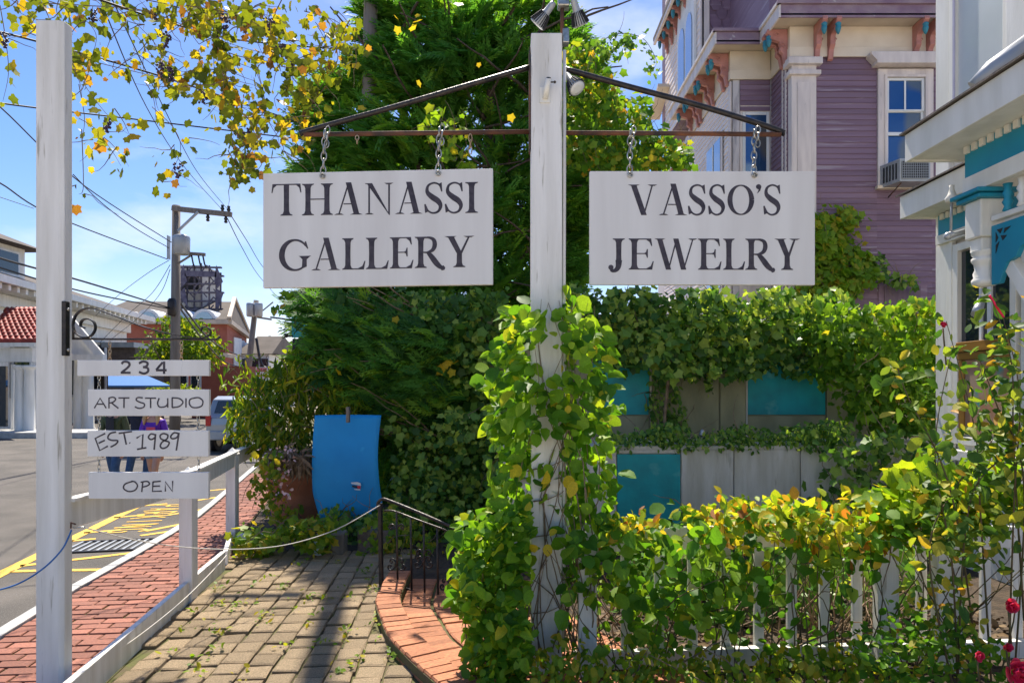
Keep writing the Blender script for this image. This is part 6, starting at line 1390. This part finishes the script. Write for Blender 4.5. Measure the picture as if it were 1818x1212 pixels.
# vine leaves in front of the banner
vine('banner_vine', 'yellow green vine crowding the turquoise banner and the cedar edge', 'vine', [(470,524),(540,515),(600,530),(640,560),(620,620),(640,700),(560,700),(520,640),(535,600),(560,560),(520,535),(480,535)], 8.6, .6, 520, T_ivy, L_ivy2, (.09,.15), 120, jit=14)

# --- ivy over the garden wall
vine('ivy_mass', 'thick dark ivy mass hanging over the upper garden wall', 'ivy', [(1000,505),(1250,508),(1450,512),(1520,530),(1540,560),(1500,620),(1470,655),(1330,655),(1290,670),(1190,668),(1090,640),(1040,600)], 7.75, .45, 3600, T_ivy, L_ivy, (.08,.15), 260, amp=.16, clumpy=.35)
vine('ivy_mass', 'lighter rounded ivy mass next to the porch house corner', 'ivy', [(1480,540),(1560,545),(1600,530),(1662,525),(1700,600),(1710,700),(1690,775),(1600,765),(1560,740),(1520,720),(1480,640)], 7.2, .6, 3000, T_ivy, L_ivy2, (.07,.13), 240, amp=.25, clumpy=.3)
vine('ledge_vine', 'low band of small leaves trailing along the white wall ledge', 'vine', [(1085,768),(1180,757),(1260,772),(1330,762),(1440,760),(1520,740),(1520,790),(1430,800),(1340,795),(1260,800),(1180,800),(1090,796)], 6.95, .35, 2200, T_oval, L_ivy, (.04,.075), 60, amp=.04, freq=5, jit=6)
vine('dangling_vine', 'three lobed vine trailing down the right of the lower white wall', 'vine', [(1460,790),(1560,760),(1690,760),(1700,870),(1640,900),(1560,905),(1500,910),(1440,905),(1440,860),(1480,840)], 6.75, .22, 400, T_ivy, L_ivy, (.08,.14), 200, amp=.05, jit=18)
vine('wall_climber', 'small dark climber growing up the stained panel between the turquoise ones', 'vine', [(1160,655),(1200,655),(1210,720),(1225,765),(1165,765),(1150,700)], 8.05, .12, 260, T_oval, L_ivy, (.05,.09), 0, amp=.02, jit=6)
vine('hanging_tendril', 'thin tendrils of leaves hanging before the beige panels', 'vine', [(1255,665),(1265,665),(1264,700),(1256,700)], 8.0, .05, 26, T_oval, L_ivy, (.05,.08), 0, amp=.0, jit=2, nst=2)
vine('house_ivy', 'ivy clump climbing the purple house beside the right sign', 'ivy', [(1420,365),(1470,362),(1520,375),(1540,420),(1560,470),(1540,500),(1515,540),(1420,560)], 11.75, .3, 1700, T_ivy, L_ivy2, (.10,.19), 0, amp=.12, clumpy=.4)
vine('trailing_ivy', 'sparse ivy trail sloping right across the purple clapboards', 'ivy', [(1520,430),(1560,450),(1625,500),(1632,520),(1600,510),(1545,480)], 11.8, .12, 90, T_ivy, L_ivy, (.10,.17), 0, amp=.02, jit=6)
# trunk of the climber
cl_ = MB().tube(catmull([P(1182,790,8.0), P(1180,740,8.0), P(1184,700,8.0), P(1190,640,8.0)], 4), [.02]*13, 7).build('vine_trunk', M_stem); tag(cl_, 'thick bare vine trunk against the beige wall panel', 'vine trunk')

# --- bittersweet on the central post
bs = plant('bittersweet_vine', 'round leaved vine wrapped round the central white post', 'vine', (.2, 3.85, 0))
poly = [(990,490),(1030,520),(1060,560),(1085,640),(1095,720),(1085,800),(1100,860),(1095,930),(1040,960),(1000,985),(945,960),(890,920),(872,840),(862,760),(858,680),(868,610),(895,560),(940,545),(955,510)]
def ringfill(n, poly, d, thick, keepout):
    q = region(poly, d, thick, n*2, .1, 4, 9); px = 909+F*q[:,0]/q[:,1]; py = 690-F*(q[:,2]-1.6)/q[:,1]
    # leave the post face open in patches, as the vine does
    on = (px > 950) & (px < 1000) & (q[:,1] < 3.86); gap = np.zeros(len(q), bool)
    for y0, y1 in keepout: gap |= on & (py > y0) & (py < y1)
    return q[~gap][:n]
q = ringfill(1150, poly, 3.68, .42, [(500,550),(618,668),(775,822),(866,985)]); n = len(q)
side = np.sign(q[:,0]-.195)
td = norm(np.stack([side*.5, -np.ones(n)*.35, -np.ones(n)*.35], 1)+rv(n,.5)); nn = norm(np.tile([-.15,-.75,.55],(n,1))+rv(n,.5))
scatter(bs, T_round, L_round, q, td, nn, sizes(n,.055,.10), 300)
st_ = []
for i in range(20):
    x = (.33 if i % 4 else .18)+float(np.clip(rng.normal(0,.05), -.1, .1)); pts = []
    for j in range(10): z = .1+1.95*j/9+.05*rng.random(); pts.append((x+.08*math.sin(j*.9+i)+rng.normal(0,.015), 3.80+.05*math.cos(j*1.2+i)+(.16 if i%3==0 else 0), z))
    pts.sort(key=lambda p: p[2]); st_.append(pts)
for z in (.35,.78,.98,1.16,1.45): st_.append([(.09,3.9,z-.03),(.13,3.835,z-.01),(.2,3.828,z),(.27,3.832,z+.03),(.31,3.9,z+.05)])
twigs('stem', bs, st_, .0055, M_stem)
nf = 26; q = region(poly, 3.66, .3, nf, .1); scatter(bs, T_round, L_yellow, q, hang(nf), facing(nf), sizes(nf,.06,.09), nf, leaf='yellow_leaf')

# --- hedge lump left of the post
hb = plant('round_hedge', 'rounded sunlit bush between the curved brick step and the central post', 'bush', (-.12, 3.75, 0))
poly = [(815,940),(850,925),(900,928),(940,925),(946,960),(940,1000),(938,1090),(945,1150),(935,1230),(860,1235),(830,1180),(815,1120),(800,1060),(812,1000)]
q = region(poly, 3.50, .55, 1500, .10, 5, 9); n = len(q); td = norm(np.tile([-.35,-.4,.1],(n,1))+rv(n,.6)); nn = norm(np.tile([-.25,-.55,.75],(n,1))+rv(n,.45))
scatter(hb, T_round, L_round, q, td, nn, sizes(n,.045,.085), 300)
twigs('stem', hb, [wander((-.08+.3*(rng.random()-.5),3.8,0), (rng.normal(.03,.10),-.05,1), .70, 8, .10) for _ in range(30)], .007, M_stem)

# --- hedge growing through the picket fence
hg = plant('fence_hedge', 'green hedge with yellowing top growing through the white picket fence', 'hedge', (1.6, 3.85, 0))
FG = [(.75,.95,.64,.74),(1.30,1.55,.64,.76),(2.0,2.28,.0,.78),(2.38,2.66,.10,.80),(1.58,1.72,.15,.55),(1.12,1.32,.03,.36),(1.30,1.62,.58,.66),(.30,.5,.02,.45),(1.80,1.93,.2,.62),(2.2,2.7,.62,.80),(.52,.66,.05,.3)]
def gaps(q):
    """the hedge stays thin where boards of the fence show through"""
    keep = np.ones(len(q), bool)
    for x0, x1, z0, z1 in FG: keep &= ~((q[:,0] > x0) & (q[:,0] < x1) & (q[:,2] > z0) & (q[:,2] < z1) & (q[:,1] < 4.02) & (rng.random(len(q)) < .9))
    return q[keep]
top = [(1010,945),(1060,930),(1110,925),(1160,950),(1235,912),(1300,915),(1400,900),(1450,908),(1560,905),(1650,930),(1690,950)]
q = region(top+[(1700,1000),(1640,1030),(1500,1040),(1400,1050),(1300,1120),(1200,1160),(1100,1180),(1020,1220),(1000,1100),(1005,1000)], 3.58, .56, 1200, .07, 5, 10); q = gaps(q); n = len(q)
scatter(hg, T_round, L_hedge, q, norm(np.tile([0,-.45,-.15],(n,1))+rv(n,.6)), norm(np.tile([-.1,-.6,.65],(n,1))+rv(n,.45)), sizes(n,.045,.10), 260)
q = region([(1010,1160),(1150,1100),(1300,1040),(1500,1010),(1640,1020),(1700,1100),(1640,1180),(1400,1215),(1150,1225),(1020,1225)], 3.56, .6, 380, .07, 5, 10); q = gaps(q); n = len(q)
scatter(hg, T_round, L_hedge, q, norm(np.tile([0,-.45,-.15],(n,1))+rv(n,.6)), norm(np.tile([-.1,-.6,.65],(n,1))+rv(n,.45)), sizes(n,.04,.075), 0)
q = region([(1225,905),(1300,905),(1400,895),(1460,905),(1560,895),(1640,925),(1620,985),(1500,1000),(1400,985),(1320,980),(1240,965)], 3.60, .42, 750, .05, 6, 8); q = gaps(q); n = len(q)
scatter(hg, T_oval, L_top, q, norm(np.tile([0,-.35,.25],(n,1))+rv(n,.6)), norm(np.tile([-.1,-.5,.75],(n,1))+rv(n,.45)), sizes(n,.05,.085), 240, leaf='yellowing_leaf', mass='yellowing_foliage')
q = region([(1070,930),(1130,925),(1190,948),(1180,965),(1080,960)], 3.62, .42, 110, .05, 6, 8); n = len(q)
scatter(hg, T_oval, L_top, q, norm(np.tile([0,-.35,.25],(n,1))+rv(n,.6)), norm(np.tile([-.1,-.5,.75],(n,1))+rv(n,.45)), sizes(n,.05,.085), 0, mass='yellowing_foliage')
st_ = [wander((.35+2.3*rng.random(),3.86+rng.normal(0,.12),0), (rng.normal(0,.35),-.05,1), .95, 8, .16) for _ in range(60)]
twigs('stem', hg, st_, .005, M_greenstem); twigs('dry_stem', hg, [wander((.45+2.0*rng.random(),4.15+rng.random()*.4,0), (rng.normal(0,.5),-.05,1), .7, 6, .25) for _ in range(60)], .006, noise_mat('dry_stems', (.14,.09,.05), (.24,.16,.10), 20))
# --- large grape leaves and rambling rose at the right
vine('grape_shoot', 'large bright yellow green grape leaves above the right end of the fence', 'vine', [(1600,890),(1640,860),(1720,830),(1818,850),(1818,930),(1740,950),(1680,930),(1630,925),(1590,930)], 3.55, .35, 260, T_grape, L_bright, (.09,.16), 200, amp=.05, up=.8, front=.5, down=.2, jit=14)
rs = plant('rambling_rose', 'rambling rose with yellowing leaves and long stems in front of the porch', 'rose bush', (2.5, 3.4, 0))
canes = []
for (a, b, c, d_) in (((1700,1212),(1690,1000),(1660,800),(1690,620)),((1760,1212),(1740,900),(1730,760),(1680,570)),((1790,1212),(1800,900),(1810,700),(1780,560)),((1800,1212),(1818,860),(1770,720),(1740,640)),((1740,1212),(1690,880),(1610,700),(1590,640)),((1818,1100),(1800,800),(1795,640),(1760,530)),((1700,1212),(1720,900),(1790,800),(1818,740)),((1690,1212),(1650,980),(1700,860),(1780,760))):
    canes.append(catmull([np.array(P(*a,3.3+.3*rng.random())), np.array(P(*b,3.3)), np.array(P(*c,3.35)), np.array(P(*d_,3.4))], 9))
twigs('cane', rs, canes, .0055, M_greenstem, 6)
Q = []
for c in canes:
    for ip, p in enumerate(c[6:]):
        for _ in range(5 if ip < 14 else 3): Q.append(p+rng.normal(0, .06, 3)*np.array([1,1.2,1]))
Q = np.array(Q); n = len(Q)
scatter(rs, T_oval, L_rose, Q, norm(np.tile([0,-.3,-.2],(n,1))+rv(n,.7)), norm(np.tile([-.2,-.55,.7],(n,1))+rv(n,.5)), sizes(n,.045,.085), 280)
q = region([(1660,620),(1720,640),(1818,560),(1818,880),(1720,880),(1690,780)], 3.45, .35, 40, .08, 5, 22); n = len(q)
scatter(rs, T_oval, L_rose, q, norm(np.tile([0,-.3,-.2],(n,1))+rv(n,.7)), norm(np.tile([-.2,-.55,.7],(n,1))+rv(n,.5)), sizes(n,.04,.08), 0)
q = region([(1640,930),(1700,900),(1818,880),(1818,1240),(1600,1240),(1640,1140)], 3.4, .5, 850, .1, 5, 16); q = gaps(q); n = len(q)
scatter(rs, T_oval, L_rose, q, norm(np.tile([0,-.3,-.2],(n,1))+rv(n,.7)), norm(np.tile([-.2,-.55,.7],(n,1))+rv(n,.5)), sizes(n,.035,.07), 0)
q = region([(1560,1130),(1640,1100),(1740,1150),(1818,1150),(1818,1240),(1540,1240)], 3.15, .3, 520, .05, 5, 12); n = len(q)
scatter(rs, T_oval, L_hedge, q, norm(np.tile([0,-.3,.1],(n,1))+rv(n,.7)), norm(np.tile([-.2,-.55,.7],(n,1))+rv(n,.5)), sizes(n,.03,.06), 0)
def petal_template():
    return fan_leaf([(.3,.38),(.75,.46),(.95,.25)], [.5], -.25, .25)
T_pet = petal_template()
def rose(px, py, d, s, lab):
    c = np.array(P(px, py, d)); t = thing('rose_flower', lab, 'flower', tuple(c), 'pink roses low on the right'); n = 22
    a = np.arange(n)*2.4; h = 1-np.arange(n)/n; td = np.stack([np.cos(a)*(.35+.9*h), -.6+np.sin(a)*.35+.4*h*0-.4*(1-h), np.sin(a)*(.35+.9*h)+.2], 1)
    pos = c+norm(td)*s*.12; scatter(t, T_pet, M_rosepink, pos, td, norm(np.cross(td, np.cross(td, np.tile([0,-1.,.2],(n,1)))))*-1+rv(n,.1), np.full(n, s*.62), n, leaf='petal')
    MB().tube([P(px+2, py+4, d+.01), P(px+8, py+70, d+.03)], .004, 5).build('stalk', M_greenstem, t)
rose(1788,1075,3.05,.06,'small pink rose, topmost at the right edge'); rose(1798,1192,2.95,.11,'large open pink rose in the bottom right corner'); rose(1733,1163,3.0,.045,'pale pink rosebud left of the large open rose'); rose(1785,1148,3.05,.04,'tiny pink rose between the top one and the corner bloom')
rose(1672,578,3.38,.03,'tiny red rosebud in front of the porch corner board')
rd = MB().tube(catmull([P(1757,524,3.4),P(1770,545,3.4),P(1782,563,3.4)],4), .006, 5).build('red_shoot', M_rosepink); tag(rd, 'slender red new shoot beside the hanging porch post', 'shoot')

# --- shrub in the pot, flowers below
vine('drooping_shrub', 'drooping narrow leaved shrub growing in the terracotta pot', 'shrub', [(392,680),(430,650),(470,640),(520,600),(560,640),(640,660),(640,730),(600,740),(555,745),(552,800),(500,805),(440,800),(400,800),(388,740)], 7.7, .8, 2600, T_lance, L_pot, (.10,.18), 280, amp=.2, down=1.0, up=.3, spread=.6, jit=16, nst=60)
vine('flowering_plant', 'straggly plant with small pale pink flowers beside the pot', 'plant', [(455,790),(490,800),(492,850),(500,890),(520,915),(500,940),(450,920),(440,850)], 7.2, .35, 300, T_oval, L_weed, (.05,.09), 60, jit=14)
q = region([(465,790),(510,800),(520,880),(460,870)], 7.1, .3, 60, .1, 3, 14); fp = plant('pale_flowers', 'tiny pale pink flowers on the straggly plant by the pot', 'flowers', tuple(q.mean(0))); scatter(fp, T_pet, plain('pale_pink', (.75,.50,.50), .6), q, rv(60), facing(60), sizes(60,.035,.05), 0, mass='blossom')
vine('straw_root_mass', 'dry brown straw spilling over the rim of the pot', 'straw', [(475,795),(555,800),(550,826),(490,824)], 7.6, .3, 420, T_lance, M_stem, (.08,.18), 0, down=1., jit=8)
vine('ground_creeper', 'leafy green creeper covering the bed edge left of the path', 'ground plant', [(405,985),(430,950),(500,940),(560,925),(590,940),(580,975),(520,975),(440,1000),(408,1005)], 6.35, .5, 620, T_ivy, L_weed, (.06,.11), 120, amp=.06, up=.85, front=.4, down=.1, jit=10)
vine('bed_plants', 'dark leafy bed plants below the blue canvas', 'plant', [(560,905),(690,905),(690,960),(640,975),(600,965),(560,945)], 7.1, .4, 420, T_ivy, L_ivy, (.06,.10), 60, amp=.06, up=.8, jit=8)
vine('low_leaves', 'low broad leaved plants between stone block and railing', 'plant', [(640,935),(690,900),(760,960),(800,1000),(790,1010),(700,975),(640,985)], 6.6, .5, 300, T_ivy, L_weed, (.05,.09), 60, amp=.06, up=.8, jit=8)
# front left weeds in the joints
wd = plant('paver_weeds', 'small weeds sprouting in the joints of the cobbles', 'weeds', (-1.5, 4.5, 0)); tag(wd, kind='stuff')
cs = [(430,1072),(415,1085),(520,1060),(480,1030),(610,1045),(640,1020),(660,1050),(560,1090),(600,1140),(545,1110),(370,1110),(390,1160),(350,1200),(470,1095),(505,1045),(690,1090),(680,1135),(668,1110),(620,1065),(575,1065),(650,985),(600,1000),(530,1005),(455,1040),(500,1150),(630,1180),(700,1165),(390,1075),(330,1120),(300,1160)]
for _ in range(25): cs.append((rng.uniform(300,700), rng.uniform(995,1210)))
W0 = []; 
for (a, b) in cs:
    g = np.array(G(a, b, 0.)); k = rng.integers(3, 14)
    W0.append(g+np.stack([rng.normal(0,.03,k), rng.normal(0,.045,k), .005+.03*rng.random(k)], 1))
q = np.concatenate(W0); n = len(q); q = q[q[:,0] > -2.45]; n = len(q)
scatter(wd, T_oval, L_weed, q, norm(rv(n,1)*np.array([1,1,.4])+np.array([0,0,.5])), norm(np.tile([0,-.2,1.],(n,1))+rv(n,.4)), sizes(n,.02,.045), 0)
# ground litter behind the fence and along the base board
n = 1600; q = np.stack([-.2+3.6*rng.random(n), 3.9+2.9*rng.random(n), .0+.02*rng.random(n)], 1); lt = plant('leaf_litter', 'brown leaf litter on the soil behind the picket fence', 'leaf litter', (1.5, 5.2, 0)); tag(lt, kind='stuff')
scatter(lt, T_oval, M_litter, q, rv(n)*np.array([1,1,.2]), norm(np.tile([0,0,1.],(n,1))+rv(n,.4)), sizes(n,.05,.09), 0, mass='litter')
vine('understory_plants', 'shaded low plants filling the garden between fence and white wall', 'plant', [(1100,1000),(1300,960),(1600,950),(1700,980),(1700,1060),(1400,1120),(1150,1130)], 4.7, 1.2, 1700, T_ivy, L_ivy, (.06,.12), 0, amp=.1, up=.8, jit=10)
vine('front_ground_cover', 'silvery green small plants at the foot of the central post', 'plant', [(930,1180),(1000,1165),(1060,1180),(1300,1190),(1600,1180),(1640,1240),(920,1240)], 3.35, .35, 1100, T_oval, L_weed, (.03,.06), 60, amp=.04, freq=6, up=.85, jit=8)

# --- overhanging grapevine against the sky
gv = plant('grapevine', 'autumn coloured grapevine with dark fruit trailing along cables across the sky', 'vine', (-2.6, 5.4, 2.2))
strands = [[(0,10),(10,70),(15,130),(5,180)],[(20,0),(60,30),(40,60)],[(80,0),(130,20),(170,60),(160,110)],[(130,90),(170,110),(250,130),(330,150),(430,190),(540,215)],[(60,5),(150,10),(260,20),(360,60),(450,90),(560,110)],
 [(190,0),(250,50),(290,100),(300,150)],[(260,0),(330,20),(380,70),(400,140),(430,200)],[(130,90),(150,150),(200,215),(230,240)],[(140,210),(170,230),(200,270),(215,295)],[(270,190),(310,230),(320,270),(295,320)],
 [(330,10),(430,30),(500,80),(560,160)],[(380,60),(400,130),(420,220),(440,280)],[(410,240),(420,290),(425,325)],[(130,0),(110,60),(150,140)],[(350,100),(400,170),(480,220),(520,260)],[(240,60),(280,110),(340,170),(390,200)],
 [(430,0),(480,50),(540,90),(600,110)],[(500,0),(480,60),(520,140),(500,210)],[(560,40),(600,100),(560,170),(540,230)],[(450,100),(470,180),(460,240),(430,290)],[(140,150),(150,210),(145,250)],[(540,20),(600,40),(640,90)],[(350,0),(380,20),(440,20)],[(145,230),(148,330),(140,345)]]
GP = []; sts = []; dens = [8,7,14,17,17,17,17,11,9,11,15,12,8,14,14,15,15,15,15,14,5,13,16,2]
for s_, dn in zip(strands, dens):
    dd = 5.0+.9*rng.random(); c = catmull(s_, 8); sts.append([P(*p, dd) for p in c])
    for p in c:
        for _ in range(rng.poisson(dn*(.13 if np.mean([a for a, b in s_]) < 330 else .24))): o_ = rng.normal(0, 15, 2); GP.append(P(p[0]+o_[0], p[1]+o_[1], dd+rng.normal(0,.12)))
GP = np.array(GP); n = len(GP)
scatter(gv, T_grape, L_grape, GP, norm(np.tile([0,-.1,-.9],(n,1))+rv(n,.5)), norm(np.tile([0,-.8,.2],(n,1))+rv(n,.7)), sizes(n,.045,.10), 300)
twigs('stem', gv, sts+[wander(GP[rng.integers(n)], (rng.normal(0,1),0,-.4), .3, 5, .3) for _ in range(170)], .0042, M_stem, 4)
gm_ = MB()
for (a, b) in [(165,20),(8,60),(190,210),(295,60),(315,290),(360,160),(400,30),(275,15),(385,55),(285,110),(305,120),(500,75),(520,95),(480,30),(440,230)]:
    c = P(a, b, 5.3)
    for k in range(26):
        h = rng.random(); w = .045*(1-h*.7); gm_.ball(c+Vector((rng.normal(0,1)*w*.5, rng.normal(0,1)*w*.5, -.11*h)), .008+.004*rng.random(), 6, 4)
g_ = gm_.build('grape_clusters', M_fruit, gv); tag(g_, kind='stuff')

# --- street tree and far greenery
stt = plant('street_tree', 'round yellow green street tree in front of the brick hall', 'tree', (xx(312,33), 33, -.1))
MB().tube([(xx(312,33),33,-.2),(xx(310,33),33,2.0),(xx(308,33),33,3.4)], [.16,.13,.07], 8).build('trunk', M_trunk, stt)
q = region([(228,620),(250,590),(290,562),(325,558),(352,575),(366,605),(368,640),(335,655),(290,655),(240,645)], 32.4, 2.6, 2600, .4, .8, 12); n = len(q)
scatter(stt, T_oval, L_tree, q, hang(n), facing(n,.7), sizes(n,.16,.30), 0, mass='crown', clumpy=.4)
twigs('branch', stt, [wander((xx(309,33),33,2.4),(rng.normal(0,.8),rng.normal(0,.4),1),2.2,6,.2) for _ in range(14)], .05, M_trunk)
for lab, poly, d in (('low green tree behind the turquoise banner boards', [(500,640),(520,600),(545,620),(550,680),(500,690)], 24), ('dark hedge trees at the street end behind the parking sign', [(470,650),(500,635),(540,640),(540,700),(470,700)], 40), ('green street tree behind the kiosk, left of the tall pole', [(255,690),(300,672),(345,680),(350,712),(260,715)], 35)):
    t = plant('street_tree', lab, 'tree', (xx(sum(p[0] for p in poly)/len(poly), d), d+.5, -.1)); n = 700; q = region(poly, d, 1.5, n, .3, 1, 8); scatter(t, T_oval, L_tree, q, hang(n), facing(n,.7), sizes(n,.18,.3), 0, mass='crown', clumpy=.4)
    c = q.mean(0); MB().tube([(c[0], d+.7, -.2), (c[0], d+.7, c[2])], [.12,.06], 6).build('trunk', M_trunk, t)
for o in bpy.data.objects:      # every hidden-line helper object stays out: nothing here is unlinked or invisible
    if o.type == 'MESH' and o.data.users > 0 and not o.users_collection: bpy.data.objects.remove(o)
